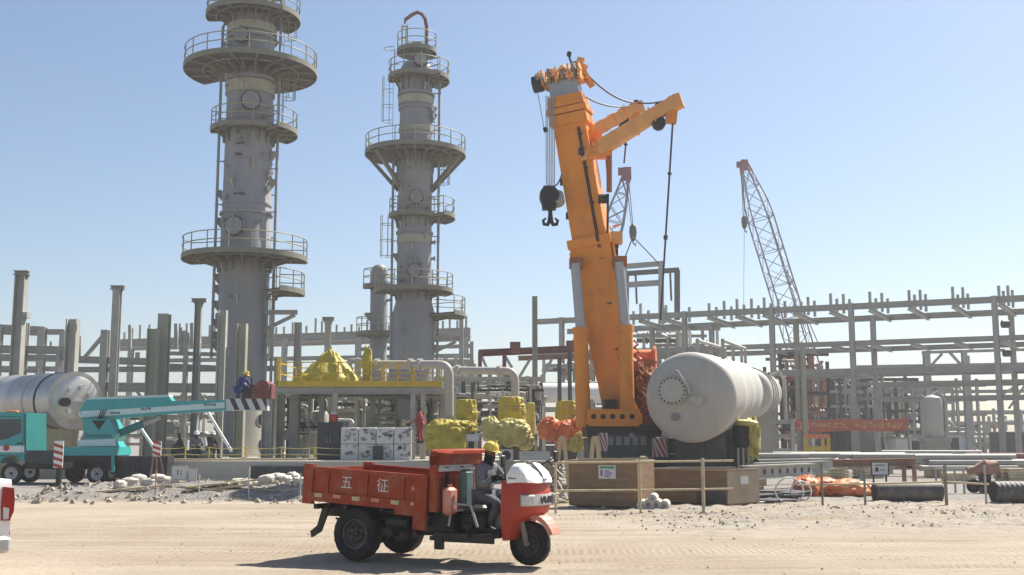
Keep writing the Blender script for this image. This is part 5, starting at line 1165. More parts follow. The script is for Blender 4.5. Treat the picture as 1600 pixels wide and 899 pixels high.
def person(label, loc, rz, J, top='blue', legs='blue', helmet='helmety', mask=None, glove=None, name='person', group=None, boots='black', look=(0, 0)):
    """J: joints in local metres, facing +x: pelvis chest neck head, sh/el/wr/hip/kn/an/to with L and R"""
    t = thing(name, label, 'person', loc, rz, group); J = {k: V(v) for k, v in J.items()}
    for sd, y in (('L', 1), ('R', -1)):
        J.setdefault('sh' + sd, J['chest'] + V((0, .19 * y, .10))); J.setdefault('hip' + sd, J['pelvis'] + V((.02, .10 * y, -.03)))
        J.setdefault('to' + sd, J['an' + sd] + V((.17, .02 * y, -.055)))
    names = ['pelvis', 'waist', 'chest', 'neck', 'headlow', 'head', 'headtop', 'nose']
    J['waist'] = J['pelvis'].lerp(J['chest'], .45); hd = J['head']; hn = (hd - J['neck']).normalized(); fx = V((math.cos(R(look[0])), math.sin(R(look[0])), 0))
    J['headlow'] = hd - hn * .075 + fx * .015; J['headtop'] = hd + hn * .07; J['nose'] = hd + fx * .105 - hn * .01
    pts = [J[n] for n in names]; rad = [(.14, .11), (.125, .10), (.145, .11), .058, .068, .088, .075, .014]
    ed = [(0, 1), (1, 2), (2, 3), (3, 4), (4, 5), (5, 6), (5, 7)]
    for sd in 'LR':
        b = len(pts); pts += [J['sh' + sd], J['el' + sd], J['wr' + sd]]; rad += [.058, .044, .030]; ed += [(2, b), (b, b + 1), (b + 1, b + 2)]
        hand_chain(J['wr' + sd], J['el' + sd], 1 if sd == 'L' else -1, .6, pts, ed, rad, b + 2)
        b = len(pts); pts += [J['hip' + sd], J['kn' + sd], J['an' + sd], J['to' + sd]]; rad += [.085, .058, .042, .035]; ed += [(0, b), (b, b + 1), (b + 1, b + 2), (b + 2, b + 3)]
    # ears
    b = len(pts); e = V((-fx.y, fx.x, 0)); pts += [hd + e * .092, hd - e * .092]; rad += [.016, .016]; ed += [(5, b), (5, b + 1)]
    bd = skin_part('body', pts, ed, rad, 'skin', t, 0, 2)
    for s in (-1, 1):
        q = MB(); q.blob(hd + fx * .080 + e * .032 * s + V((0, 0, .012)), (.012, .014, .009), 0, nu=10, nv=6); q.build('eye', 'black', t)
    pts = [J['pelvis'] + V((0, 0, -.04)), J['waist'], J['chest'], J['chest'].lerp(J['neck'], .62)]; rad = [(.175, .145), (.165, .14), (.185, .15), .085]; ed = [(0, 1), (1, 2), (2, 3)]
    for sd in 'LR':
        b = len(pts); m_ = J['sh' + sd].lerp(J['el' + sd], .5) + V((0, 0, -.015)); pts += [J['sh' + sd], m_, J['el' + sd], J['el' + sd].lerp(J['wr' + sd], .5) + V((0, 0, -.02)), J['wr' + sd]]; rad += [.085, .075, .068, .060, .046]; ed += [(2, b)] + [(b + k, b + k + 1) for k in range(4)]
    skin_part('jacket', pts, ed, rad, top, t, 0, 2)
    pts = [J['pelvis']]; rad = [(.168, .14)]; ed = []
    for sd in 'LR':
        b = len(pts); pts += [J['hip' + sd], J['hip' + sd].lerp(J['kn' + sd], .55), J['kn' + sd], J['kn' + sd].lerp(J['an' + sd], .5), J['an' + sd] + V((0, 0, .03))]; rad += [.112, .095, .080, .072, .062]; ed += [(0, b)] + [(b + k, b + k + 1) for k in range(4)]
    skin_part('trousers', pts, ed, rad, legs, t, 0, 2)
    for sd in 'LR':
        a, c = J['an' + sd], J['to' + sd]; skin_part('boot', [a + V((-.05, 0, -.05)), a + V((0, 0, -.02)), a + V((0, 0, .08)), a.lerp(c, .6) + V((0, 0, -.01)), c], [(0, 1), (1, 2), (1, 3), (3, 4)], [.042, .05, .055, .047, .038], boots, t, 1, 2)
    if mask:
        skin_part('mask', [J['neck'] + V((0, 0, -.05)), J['neck'], J['headlow'], hd, hd + hn * .06, hd + fx * .10 - hn * .012, J['headlow'] + fx * .06], [(0, 1), (1, 2), (2, 3), (3, 4), (3, 5), (2, 6)], [.10, .082, .088, .105, .09, .022, .045], mask, t, 1, 2)
    if glove:
        for sd in 'LR':
            w0 = J['wr' + sd]; d = (w0 - J['el' + sd]).normalized(); pts, ed, rad = [w0 - d * .03, w0], [(0, 1)], [.042, .038]
            hand_chain(w0, J['el' + sd], 1 if sd == 'L' else -1, .8, pts, ed, rad, 1); rad = [((r[0] + .004, r[1] + .004) if isinstance(r, tuple) else r + .003) for r in rad]
            skin_part('glove', pts, ed, rad, glove, t, 1, 2)
    if helmet:
        q = MB(); q.lathe([(.128, -.012), (.126, 0), (.122, .04), (.105, .085), (.07, .115), (.03, .128), (0, .13)], 24, hd + hn * .035, hn)
        q.lathe([(.126, -.006), (.150, -.012), (.152, -.004), (.126, .004)], 24, hd + hn * .035, hn)
        q.prism([(-.09, .10), (-.07, .175), (0, .195), (.07, .175), (.09, .10)], hd + hn * .022, V((-fx.y, fx.x, 0)), fx - hn * fx.dot(hn) * 1.0, hn * .010); q.bar(hd + hn * .158 - fx * .09, hd + hn * .168 + fx * .07, .03, .02)
        q.build('helmet', helmet, t, 50)
    return t

# ================================================================ red three wheeled truck
HD = R(-28); RC = V((-2.19, 19.05, 0))
tk = thing('cargo_tricycle', 'dusty red three wheeled cargo truck with white sheeted front, crossing the sand', 'tricycle', RC, HD)
TL = lambda x, y, z: V((x, y, z))
for y, a in ((-.64, -1), (.64, 1)): wheel(tk, (0, y, .42), .42, .25, (0, a, 0), .56, 'rim', 32)
wheel(tk, (2.8, 0, .335), .335, .17, (0, -1, 0), .56, 'rim', 30)
tilt = Matrix.Translation((.25, 0, 1.15)) @ Matrix.Rotation(R(3.0), 4, 'Y') @ Matrix.Translation((-.25, 0, -1.15))
x0, x1, zb, zt, hw = -.93, 1.42, .90, 1.405, .84
q = MB(); th = .04
q.mm((x0, -hw, zb), (x1, hw, zb + .05))
for y in (-hw, hw - th): q.mm((x0, y, zb + .05), (x1, y + th, zt))
q.mm((x0, -hw + th, zb + .05), (x0 + th, hw - th, zt)); q.mm((x1 - th, -hw + th, zb + .05), (x1, hw - th, zt))
bx = q.xf(tilt).build('cargo_bed', 'red', tk)
q = MB()
for y in (-hw - .025, hw - th):
    q.mm((x0 - .01, y, zt - .02), (x1 + .01, y + .065, zt + .035)); q.mm((x0 - .02, y, zb - .02), (x1 - .2, y + .062, zb + .13))
    q.mm((x0 - .03, y - .005, zb - .07), (x0 + .16, y + .07, zt + .07))
    for x in (-.52, .25, .95): q.mm((x, y + .002, zb + .13), (x + .07, y + .06, zt - .02))
    q.mm((x1 - .20, y - .008, zb - .30), (x1 + .02, y + .072, zt + .03)); q.mm((x1 - .55, y - .004, zb - .10), (x1 - .2, y + .07, zb + .10))
q.mm((x0 - .03, -hw, zb - .02), (x0, hw, zb + .1)); q.xf(tilt).build('bed_frame', 'red', bx)
for k in range(6):
    q = MB(); x = x0 + .22 + k * .375; q.mm((x, -hw - .032, zb + .05 + .012 * (k % 2)), (x + .15, -hw - .026, zb + .115)); q.xf(tilt).build('reflector', 'pinkred' if k % 2 else 'timber', bx)
for ch, x, sz in (('五', -.10, .23), ('征', .60, .23), ('★', 1.18, .13)):
    q = text_mb(ch, sz, (x, -hw - .004 if abs(x - .6) > .01 else -hw - .004, zb + .31), (1, 0, 0), (0, 0, 1)); q.xf(tilt).build('lettering', 'pinkred' if sz < .2 else 'offwhite', bx, 0)
q = MB(); q.prism([(-.74, .88), (-.60, .88), (-.80, .42), (-.98, .32), (-1.0, .42), (-.86, .52)], (0, -.60, 0), (1, 0, 0), (0, 0, 1), (0, .06, 0)); q.build('mud_flap', 'black', tk)
q = MB(); q.prism([(-.74, .88), (-.60, .88), (-.80, .42), (-.98, .32), (-1.0, .42), (-.86, .52)], (0, .54, 0), (1, 0, 0), (0, 0, 1), (0, .06, 0)); q.build('mud_flap', 'black', tk)
q = MB()
for y in (-.36, .30): q.mm((-.85, y, .66), (1.5, y + .08, .84)); q.mm((1.45, y, .42), (2.45, y + .07, .56))
for y in (-.36, .30): q.prism([(1.3, .70), (1.55, .84), (1.75, .56), (1.45, .42)], (0, y, 0), (1, 0, 0), (0, 0, 1), (0, .08, 0))
for x in (-.8, -.2, .5, 1.1): q.mm((x, -.78, .80), (x + .07, .78, .88))
q.mm((1.40, -.62, .44), (2.52, .62, .49)); q.mm((1.45, -.64, .36), (2.50, -.60, .50)); q.build('chassis', 'black', tk)
q = MB(); q.cyl((0, -.6, .42), (0, .6, .42), .07, n=12); q.blob((0, 0, .42), (.20, .17, .20), .05, nu=16, nv=10); q.build('rear_axle', 'black', tk)
q = MB(); q.bev((1.02, -.1, .60), (.62, .8, .34), .04); q.cyl((.55, -.52, .62), (.95, -.52, .62), .14, n=16); q.cyl((.9, -.3, .52), (2.1, -.2, .5), .05, n=8); q.mm((1.35, -.55, .50), (1.75, -.2, .85)); q.cyl((1.55, -.62, .70), (1.55, -.5, .70), .16, n=18)
rr = random.Random(5)
for k in range(22): q.box((rr.uniform(.5, 2.0), rr.uniform(-.6, -.3), rr.uniform(.40, .8)), (rr.uniform(.05, .2), rr.uniform(.05, .15), rr.uniform(.04, .15)))
q.build('engine', 'black', tk)
q = MB()  # springs
for y in (-.5, .5):
    for k in range(5): q.tube([(-.55 + k * .07, y, .64 - k * .028), (0, y, .52 - k * .03), (.55 - k * .07, y, .64 - k * .028)], .018, 6)
q.build('leaf_spring', 'black', tk)
# head guard behind the driver
q = MB(); gx = 1.47
for y in (-.83, .53): q.mm((gx, y, .82), (gx + .12, y + .09, 1.70))
pl = [(-.83, 1.53), (.62, 1.53), (.62, 1.68), (.58, 1.75), (.50, 1.78), (-.71, 1.78), (-.79, 1.75), (-.83, 1.67)]
q.prism(pl, (gx, 0, 0), (0, 1, 0), (0, 0, 1), (.12, 0, 0))
q.prism([(-.81, 1.73), (.60, 1.73), (.52, 1.78), (-.72, 1.78)], (gx + .12, 0, 0), (0, 1, 0), (0, 0, 1), (.26, 0, -.02))
q.mm((gx, -.74, .82), (gx + .10, .53, .96)); hg = q.build('head_guard', 'red', tk)
for y, mm_ in ((-.42, 'black'), (.05, 'black'), (.42, 'pinkred')):
    q = MB(); q.mm((gx + .03, y, .96), (gx + .08, y + .05, 1.50)); q.build('upright', mm_, hg)
q = MB(); q.bar((gx + .13, -.76, 1.46), (gx + .13, .55, 1.46), .03, .05); q.build('grab_rail', 'offwhite', hg)
q = MB(); q.bev((1.70, -.60, .98), (.16, .26, .42), .04); q.cyl((1.70, -.60, 1.18), (1.70, -.60, 1.24), .04, n=8); q.build('jerry_can', 'pinkred', tk)
q = MB(); q.bev((1.72, -.12, 1.16), (.14, .30, .60), .05); q.build('seat_back', 'seatc', tk)
q = MB(); q.bev((1.98, -.02, .86), (.50, .86, .12), .04); q.build('seat', 'darkgreen', tk)
q = MB(); q.bev((1.98, .0, .65), (.44, .78, .30), .03); q.build('seat_box', 'black', tk)
q = MB(); q.cyl((1.85, -.66, .84), (1.85, -.40, .84), .018, n=6); q.tube([(1.7, -.62, .6), (1.78, -.66, .95), (2.1, -.64, .93), (2.2, -.6, .6)], .022, 6); q.build('arm_rail', 'steel', tk)
# front body: stacked rounded sections
def dcurve(xb, xf, hw_, z, n=9):
    pts = [V((xb, -hw_, z))]
    for i in range(n + 1):
        a = R(-90 + 180 * i / n); pts.append(V((xb + (xf - xb) * (.35 + .65 * max(0, math.cos(a)) ** .8), hw_ * math.copysign(abs(math.sin(a)) ** .8, a), z)))
    pts.append(V((xb, hw_, z))); return pts
def loft(mb, rings, cap=True):
    k = len(rings[0]); vs = [p for r in rings for p in r]; fs = []
    for l in range(len(rings) - 1):
        for i in range(k): fs.append((l * k + i, l * k + (i + 1) % k, (l + 1) * k + (i + 1) % k, (l + 1) * k + i))
    if cap: fs += [tuple(reversed(range(k))), tuple(range((len(rings) - 1) * k, len(rings) * k))]
    mb.add(vs, fs)
q = MB(); loft(q, [dcurve(2.55, xf, w_, z) for z, xf, w_ in ((.40, 2.64, .44), (.50, 2.68, .47), (.66, 2.74, .49), (.76, 2.90, .50), (.80, 3.0, .50), (.90, 3.04, .50), (1.10, 3.05, .495), (1.24, 3.02, .48), (1.30, 2.98, .46))]); fb = q.build('front_body', 'redb', tk, 50)
def on_front(y, z, off=.012):
    c = dcurve(2.55, 3.058, .508, z, 60); best = min(c, key=lambda p: abs(p.y - y) + (2 if p.x < 2.70 else 0)); return V((best.x + off, best.y, z))
q = MB(); bpts = [on_front(-.47 + .94 * i / 40, .93, .0) for i in range(41)]; ip = [V((p.x - .06, p.y * .96, 0)) for p in bpts]
loft(q, [[V((p.x, p.y, z_)) for p in bpts] + [V((p.x, p.y, z_)) for p in reversed(ip)] for z_ in (.925, 1.095)]); bn = q.build('badge_band', 'offwhite', fb, 40)
for i, (ya, za, yb, zb_) in enumerate(((-.14, 1.06, -.10, .96), (-.10, .96, -.06, 1.06), (-.06, 1.06, -.02, .96), (-.02, .96, .02, 1.06), (.06, .96, .10, 1.06), (.10, 1.06, .14, .96), (.075, .99, .125, .99), (.18, 1.06, .21, .96), (.21, .96, .24, 1.04), (.24, 1.04, .27, .96), (.27, .96, .30, 1.06))):
    q = MB(); q.bar(on_front(ya, za), on_front(yb, zb_), .02, .016, up=(1, 0, 0)); q.build('lettering', 'ink', bn)
for sy in (-.38, .38):
    q = MB(); p = on_front(sy, 1.01, -.03); dn = V((.62, math.copysign(.78, sy), 0)).normalized(); q.bev(p + dn * .03, (.07, .23, .175), .02, math.atan2(dn.y, dn.x)); hl = q.build('headlight', 'steelp', fb); q = MB(); q.bev(p + dn * .062, (.02, .20, .145), .008, math.atan2(dn.y, dn.x)); q.build('lens', 'clearlamp', hl)
q = MB(); rings = []
for z, xb, xf, w_ in ((1.27, 2.66, 3.07, .485), (1.33, 2.65, 3.055, .48), (1.42, 2.66, 2.99, .465), (1.50, 2.68, 2.92, .43), (1.55, 2.70, 2.86, .36), (1.565, 2.72, 2.82, .28)):
    rg = dcurve(xb, xf, w_, z, 26)
    for p in rg:
        n_ = noise.noise(p * 5.5) * .022 + noise.noise(p * 13) * .009; p += V((n_, n_ * .6, n_ * .8 if z < 1.5 else n_))
    rings.append(rg)
loft(q, rings); ws = q.build('windscreen_sheet', 'tarpw', tk, 60)
q = MB(); q.tube([(3.06, -.06, 1.30), (3.02, -.06, 1.40), (2.93, -.06, 1.50), (2.86, -.06, 1.56), (2.76, -.06, 1.585)], .022, 6); q.tube([(2.67, -.49, 1.345), (2.80, -.47, 1.335), (3.02, -.2, 1.325), (3.075, 0, 1.325), (3.02, .2, 1.325)], .012, 6); q.build('tie_cord', 'grey', ws)
q = MB(); fpr = [(math.cos(R(a)) * .43, .335 + math.sin(R(a)) * .46) for a in range(20, 141, 10)]
for (xa, za), (xb_, zb_) in zip(fpr[:-1], fpr[1:]): q.bar((2.84 + xa, 0, za), (2.84 + xb_, 0, zb_), .30, .03, up=(0, 0, 1))
q.prism([(2.84 + x, z) for x, z in fpr] + [(2.84 + x * .88, .335 + (z - .335) * .88) for x, z in reversed(fpr)], (0, -.16, 0), (1, 0, 0), (0, 0, 1), (0, .02, 0)); q.build('front_fender', 'pinkred', tk, 60)
q = MB()
for y in (-.13, .13): q.bar((2.80, y, .335), (2.64, y * .9, .98), .05, .06); q.cyl((2.78, y, .42), (2.70, y, .74), .045, n=10)
q.cyl((2.8, -.15, .335), (2.8, .15, .335), .035, n=10); fk = q.build('fork', 'grey', tk)
q = MB(); q.tube([(2.36, -.34, 1.30), (2.44, -.28, 1.33), (2.52, -.12, 1.30), (2.54, 0, 1.28), (2.52, .12, 1.30), (2.44, .28, 1.33), (2.36, .34, 1.30)], .018, 8); q.cyl((2.54, 0, 1.28), (2.62, 0, .9), .03, n=10); hbm = q.build('handlebar', 'black', tk)
for s in (-1, 1): q = MB(); q.tube([(2.36, s * .34, 1.30), (2.32, s * .37, 1.29)], .026, 8); q.build('grip', 'black', hbm)
for s, e in ((-1, (2.52, -.36, 1.60)), (1, (2.95, .62, 1.66))):
    q = MB(); q.tube([(2.55, s * .34, 1.30), (2.58, s * .42, 1.42), e], .012, 6); mr_ = q.build('mirror', 'black', tk); q = MB(); q.bev(e, (.04, .13, .18), .015); q.build('mirror_head', 'black', mr_)
q = MB(); q.mm((1.5, -.70, .44), (2.1, -.62, .50)); q.mm((1.46, -.66, .24), (1.60, -.58, .44)); q.build('step', 'black', tk)
# driver
person('driver in grey jacket with black face wrap and yellow helmet, gripping the handlebar', RC, HD, dict(
    pelvis=(1.98, -.02, 1.04), chest=(2.02, -.02, 1.42), neck=(2.05, -.02, 1.59), head=(2.10, -.02, 1.745),
    shL=(2.04, .20, 1.50), elL=(2.20, .33, 1.27), wrL=(2.36, .30, 1.345), shR=(2.04, -.24, 1.50), elR=(2.14, -.37, 1.22), wrR=(2.325, -.33, 1.335),
    hipL=(2.02, .10, 1.02), knL=(2.36, .17, .98), anL=(2.34, .16, .575), hipR=(2.02, -.13, 1.02), knR=(2.34, -.20, .96), anR=(2.16, -.22, .575)), 'greycloth', 'greytrou', 'helmety', 'darkcloth', 'darkcloth', look=(6, 0))

# ================================================================ white pickup, only its tail in view
PH = R(-47); pc = V((-6.57, 15, 0)) - V((-math.sin(PH), math.cos(PH), 0)) * 1.80
pk = thing('pickup_truck', 'white pickup truck at the left edge, only its tail lamp and rear bumper showing', 'pickup', pc, PH)
def pbody(y0, y1):
    return [(-.02, .62), (0, 1.0), (-.03, 1.36), (-.06, 1.41), (-1.9, 1.43), (-2.05, 1.78), (-3.5, 1.80), (-4.2, 1.36), (-5.1, 1.2), (-5.2, .5), (-4.9, .42), (-4.65, .42), (-4.55, .68), (-4.3, .80), (-4.05, .80), (-3.8, .68), (-3.7, .42), (-1.6, .42), (-1.55, .64), (-1.33, .80), (-1.07, .80), (-.85, .64), (-.8, .5)]
q = MB(); q.prism(pbody(0, 0), (0, 0, 0), (1, 0, 0), (0, 0, 1), (0, 1.78, 0)); q.build('body', 'white', pk)
for yl in (0, 1):
    fy = lambda y: y if yl else 1.78 - y
    q = MB(); q.prism([(fy(1.79), 1.30), (fy(1.66), 1.32), (fy(1.645), 1.05), (fy(1.66), .885), (fy(1.76), .88), (fy(1.805), 1.0), (fy(1.81), 1.15)], (.028, 0, 0), (0, 1, 0), (0, 0, 1), (-.16, 0, 0)); tl_ = q.build('tail_lamp', 'redlamp', pk)
    q = MB(); q.prism([(fy(1.74), 1.04), (fy(1.665), 1.06), (fy(1.672), .90), (fy(1.74), .90)], (.034, 0, 0), (0, 1, 0), (0, 0, 1), (-.005, 0, 0)); q.build('reverse_lens', 'clearlamp', tl_)
q = MB(); q.mm((.0, .2, .80), (.03, 1.58, 1.32)); tg_ = q.build('tailgate', 'white', pk); q = MB(); q.mm((.03, .75, 1.12), (.05, 1.03, 1.2)); q.build('handle', 'black', tg_)
q = MB(); q.prism([(-.02, .74), (-.7, .74), (-.7, .69), (-.02, .69)], (0, -.012, 0), (1, 0, 0), (0, 0, 1), (0, 1.8, 0)); q.build('bumper_gap', 'black', pk)
q = MB(); q.bev((-.10, .89, .575), (.26, 1.84, .23), .05); q.build('rear_bumper', 'rimp', pk)
q = MB(); q.prism([(-2.15, 1.44), (-2.25, 1.70), (-3.4, 1.72), (-3.95, 1.42)], (0, -.006, 0), (1, 0, 0), (0, 0, 1), (0, .004, 0)); q.build('window', 'glass', pk)
for x in (-1.2, -4.17):
    for y, a in ((.10, -1), (1.68, 1)): wheel(pk, (x, y, .37), .37, .22, (0, a, 0), .62, 'rimp', 26)

# ================================================================ teal crane truck
YT = 48.6
ct = thing('crane_truck', 'teal crane truck with its long boom lowered level to the rear', 'truck', V((at(95, 750, YT).x, YT, 0))); O = ct.location
A = lambda x, y, Y=YT: at(x, y, Y) - O
def plate(poly, y0, th): 
    q = MB(); pts = [A(px, py) for px, py in poly]; q.prism([(p.x, p.z) for p in pts], (0, y0, 0), (1, 0, 0), (0, 0, 1), (0, th, 0)); return q
cabp = [(38, 645), (38, 722), (33, 722), (30, 716), (22, 711), (12, 711), (4, 716), (0, 724), (-44, 724), (-46, 700), (-40, 690), (-30, 650), (-24, 644)]
cb = plate(cabp, 0, 2.1).build('cab', 'teal', ct)
plate([(33, 655), (33, 676), (12, 686), (-8, 690), (-8, 655)], -.006, .01).build('window', 'glass', cb); plate([(-12, 656), (-12, 690), (-34, 690), (-25, 656)], -.006, .01).build('window', 'glass', cb)
plate([(38, 697), (38, 707), (-45, 707), (-45, 697)], -.008, .008).build('stripe', 'white', cb)
q = MB(); p = A(10, 700); q.cyl((p.x, -.02, p.z), (p.x, -.008, p.z), .13, n=16); q.build('badge', 'redb', cb)
q = MB(); p = A(31, 693); q.mm((p.x - .12, -.03, p.z - .03), (p.x + .1, -.008, p.z + .03)); q.build('handle', 'black', cb)
q = MB(); q.tube([A(-20, 690), A(-20, 712), A(33, 713), A(36, 690), A(36, 652), A(-20, 650)], .012, 5); q.shift((0, .002, 0)); q.build('door_seam', 'black', cb)
q = MB(); e = A(-30, 668); q.tube([(e.x, 0, e.z + .3), (e.x - .1, -.25, e.z + .3), (e.x - .1, -.25, e.z - .3)], .02, 6); q.mm((e.x - .16, -.34, e.z - .3), (e.x - .04, -.2, e.z + .15)); q.build('mirror', 'black', cb)
q = MB(); e = A(10, 645); q.bev((e.x, .6, e.z + .05), (.5, .25, .12), .03); q.build('roof_lamp', 'tarpo', cb)
plate([(39, 645), (41, 645), (41, 720), (39, 720)], 0, 2.1).build('cab_back', 'teald', cb)
plate([(38, 712), (178, 712), (178, 735), (38, 733)], .15, 1.8).build('chassis', 'black', ct)
plate([(98, 699), (178, 699), (178, 712), (98, 712)], -.02, 2.2).build('deck', 'teal', ct); plate([(42, 704), (98, 704), (98, 726), (42, 724)], 0, .4).build('tool_locker', 'darkgreen', ct)
plate([(174, 712), (178, 712), (178, 738), (174, 738)], -.01, .1).build('tail_post', 'teal', ct)
for px, py, r in ((17, 738.5, .46), (151, 736, .44)):
    for y, a in ((.12, -1), (1.98, 1)):
        p = A(px, py); wheel(ct, (p.x, y, r), r, .28, (0, a, 0), .58, 'rimp', 24)
p = A(124, 736); wheel(ct, (p.x - .9, 1.9, .44), .44, .28, (0, 1, 0), .58, 'rim', 20)
q = MB(); q.prism([(A(x, y).x, A(x, y).z) for x, y in ((124, 655), (166, 655), (178, 678), (172, 690), (178, 699), (120, 699), (126, 688))], (0, .35, 0), (1, 0, 0), (0, 0, 1), (0, 1.3, 0)); tu = q.build('turret', 'teal', ct)
plate([(139, 657), (161, 657), (150, 672)], .345, .006).build('turret_opening', 'black', tu); plate([(130, 679), (170, 679), (170, 684), (130, 684)], .345, .006).build('turret_slot', 'teald', tu)
plate([(118, 688), (175, 686), (177, 697), (118, 698)], .30, .05).build('turret_cover', 'tealp', tu)
bw = .62
q = MB(); q.prism([(A(x, y).x, A(x, y).z) for x, y in ((126, 624), (256, 620), (262, 626), (345, 624), (346, 641), (232, 648), (200, 652), (118, 656), (116, 640))], (0, .65, 0), (1, 0, 0), (0, 0, 1), (0, bw, 0)); bo = q.build('boom', 'teal', ct)
plate([(118, 642), (160, 640), (262, 634), (345, 628), (345, 637), (232, 644), (165, 649), (117, 652)], .642, .01).build('side_stripe', 'tealp', bo)
plate([(128, 621), (256, 616), (258, 620), (126, 625)], .68, .5).build('top_cover', 'tealp', bo)
for px, py, wd in ((172, 645, 16), (216, 639, 7), (226, 638, 6), (321, 632, 17)):
    q = MB(); k = -wd / 2
    while k < wd / 2: 
        p = A(px + k, py); q.mm((p.x, .637, p.z - .045), (p.x + .06, .642, p.z + .05)); k += 3.3
    q.build('lettering', 'ink', bo)
p0, p1 = A(168, 680), A(240, 651); q = MB(); q.cyl((p0.x, .95, p0.z), (p0.lerp(p1, .62).x, .95, p0.lerp(p1, .62).z), .17, n=14); lr = q.build('lift_ram', 'teald', ct); q = MB(); q.cyl((p0.lerp(p1, .6).x, .95, p0.lerp(p1, .6).z), (p1.x, .95, p1.z), .10, n=12); q.build('rod', 'chrome', lr)
# striped boom end
q = MB(); q.cur = 0; q.prism([(A(x, y).x, A(x, y).z) for x, y in ((346, 623), (412, 620), (412, 641), (346, 641))], (0, .72, 0), (1, 0, 0), (0, 0, 1), (0, .48, 0)); q.cur = 1
for k in range(4):
    x = 352 + k * 17; q.prism([(A(a_, b_).x, A(a_, b_).z) for a_, b_ in ((x, 622), (x + 8, 622), (x + 16, 640), (x + 8, 640)) if a_ < 413], (0, .715, 0), (1, 0, 0), (0, 0, 1), (0, .004, 0))
q.build('boom_end', ['offwhite', 'navy'], ct)
for k in range(3):
    q = MB(); u, v_ = A(150 + k * 4, 640), A(128, 690 - k * 6); q.tube(sag((u.x, .62, u.z), (v_.x, .34, v_.z), .25), .022, 6); q.build('hose', 'black', ct)
q = MB(); pa, pb = A(388, 622), A(420, 597); q.mm((pa.x, .6, pa.z), (pb.x, 1.4, pb.z - .1)); q.prism([(0, 0), (.8, 0), (.8, .55), (.3, .5)], (pa.x, .55, pa.z + .1), (1, 0, 0), (0, 0, 1), (0, .9, 0)); q.cyl((pa.x + .5, .4, pa.z + .5), (pa.x + .5, 1.6, pa.z + .5), .3, n=16); q.build('winch', 'rust', ct)
q = MB(); pa, pb = A(374, 622), A(388, 603); q.mm((pa.x, .65, pa.z), (pb.x, 1.3, pb.z)); q.bar((pb.x, .6, pb.z), (pb.x, .6, pb.z + .4), .06, .06, up=(0, 1, 0)); q.build('control_box', 'black', ct)
# outrigger with its hazard board
p = A(93, 700, YT - 2.2); zp = A(93, 690).z
q = MB(); q.mm((p.x - .09, -2.2, .05), (p.x + .09, -2.02, .95)); q.cyl((p.x, -2.11, .0), (p.x, -2.11, .10), .34, n=16); q.mm((p.x - .12, -2.1, .72), (p.x + .12, .3, .95)); og = q.build('outrigger', 'black', ct)
q = MB(); q.cur = 0; q.mm((p.x - .2, -2.26, .75), (p.x + .18, -2.22, 1.84)); q.cur = 1
for k in range(4):
    z = .82 + k * .27; q.prism([(p.x - .2, z), (p.x - .2, z + .13), (p.x + .18, z - .12 + .13), (p.x + .18, z - .12)], (0, -2.263, 0), (1, 0, 0), (0, 0, 1), (0, .002, 0))
q.build('hazard_board', ['white', 'redb'], og)

# ================================================================ workers
SZ = V((0, 0, PAD))
def seat(px, Y, h, label, m, wd=.8):
    p = at(px, 700, Y); q = MB(); q.bev((0, 0, h / 2), (wd, .6, h), .02); t = thing('low_box', label, 'box', V((p.x, Y, PAD))); q.build('body', m, t); q = MB(); q.mm((-wd / 2 - .02, -.32, h - .05), (wd / 2 + .02, .32, h + .004)); q.build('lid', m, t)
    return t
SIT = dict(pelvis=(0, 0, .52), chest=(.06, 0, .90), neck=(.10, 0, 1.06), head=(.15, 0, 1.22), elL=(.22, .30, .68), wrL=(.42, .16, .66), elR=(.22, -.30, .68), wrR=(.42, -.16, .66), knL=(.44, .13, .52), anL=(.46, .14, .09), knR=(.44, -.13, .52), anR=(.40, -.14, .09))
seat(294, 56, .42, 'dark blue box the two left workers sit on', 'navy', 1.3); seat(327, 56.2, .40, 'grey box under the right seated worker', 'grey', .6)
person('seated worker in all dark clothes, leftmost of the three under the teal boom', V((at(284, 700, 55.9).x, 55.9, PAD)), R(200), SIT, 'darkcloth', 'darkcloth', None, group=None, mask='darkcloth')
person('seated worker in grey jacket, dark wrap and white helmet, middle of the three', V((at(306, 700, 55.95).x, 55.95, PAD)), R(-70), SIT, 'greycloth', 'darkcloth', 'helmetw', 'darkcloth')
person('seated worker in dark jacket and white helmet, rightmost of the three', V((at(328, 700, 56.1).x, 56.1, PAD)), R(-30), SIT, 'darkcloth', 'darkcloth', 'helmetw')
CR = dict(pelvis=(-.10, 0, .42), chest=(.10, 0, .76), neck=(.20, 0, .90), head=(.28, 0, 1.04), elL=(.32, .24, .60), wrL=(.50, .16, .46), elR=(.32, -.24, .60), wrR=(.52, -.16, .50), knL=(.26, .16, .46), anL=(.02, .16, .09), knR=(.22, -.14, .40), anR=(-.04, -.14, .09))
zf_ = at(365, 622, YT).z
person('worker in blue coverall and yellow helmet crouching on the striped boom end', V((at(367, 622, YT).x, YT + .95, zf_ + .02)), R(-25), CR, 'blue', 'blue', 'helmety')
ST = dict(pelvis=(0, 0, .95), chest=(.04, 0, 1.30), neck=(.05, 0, 1.47), head=(.09, 0, 1.62), elL=(.08, .30, 1.10), wrL=(.30, .22, 1.02), elR=(.08, -.30, 1.10), wrR=(.30, -.20, 1.05), knL=(.05, .11, .50), anL=(.0, .12, .09), knR=(.03, -.11, .50), anR=(-.06, -.12, .09))
pw = at(657, 690, 52.6); zst = at(657, 693, 52.6).z - PAD
t = thing('work_stand', 'low grey work stand under the worker in red', 'stand', V((pw.x, 52.6, PAD))); q = MB(); q.mm((-.5, -.4, zst - .06), (.5, .4, zst)); q.build('top', 'steel', t)
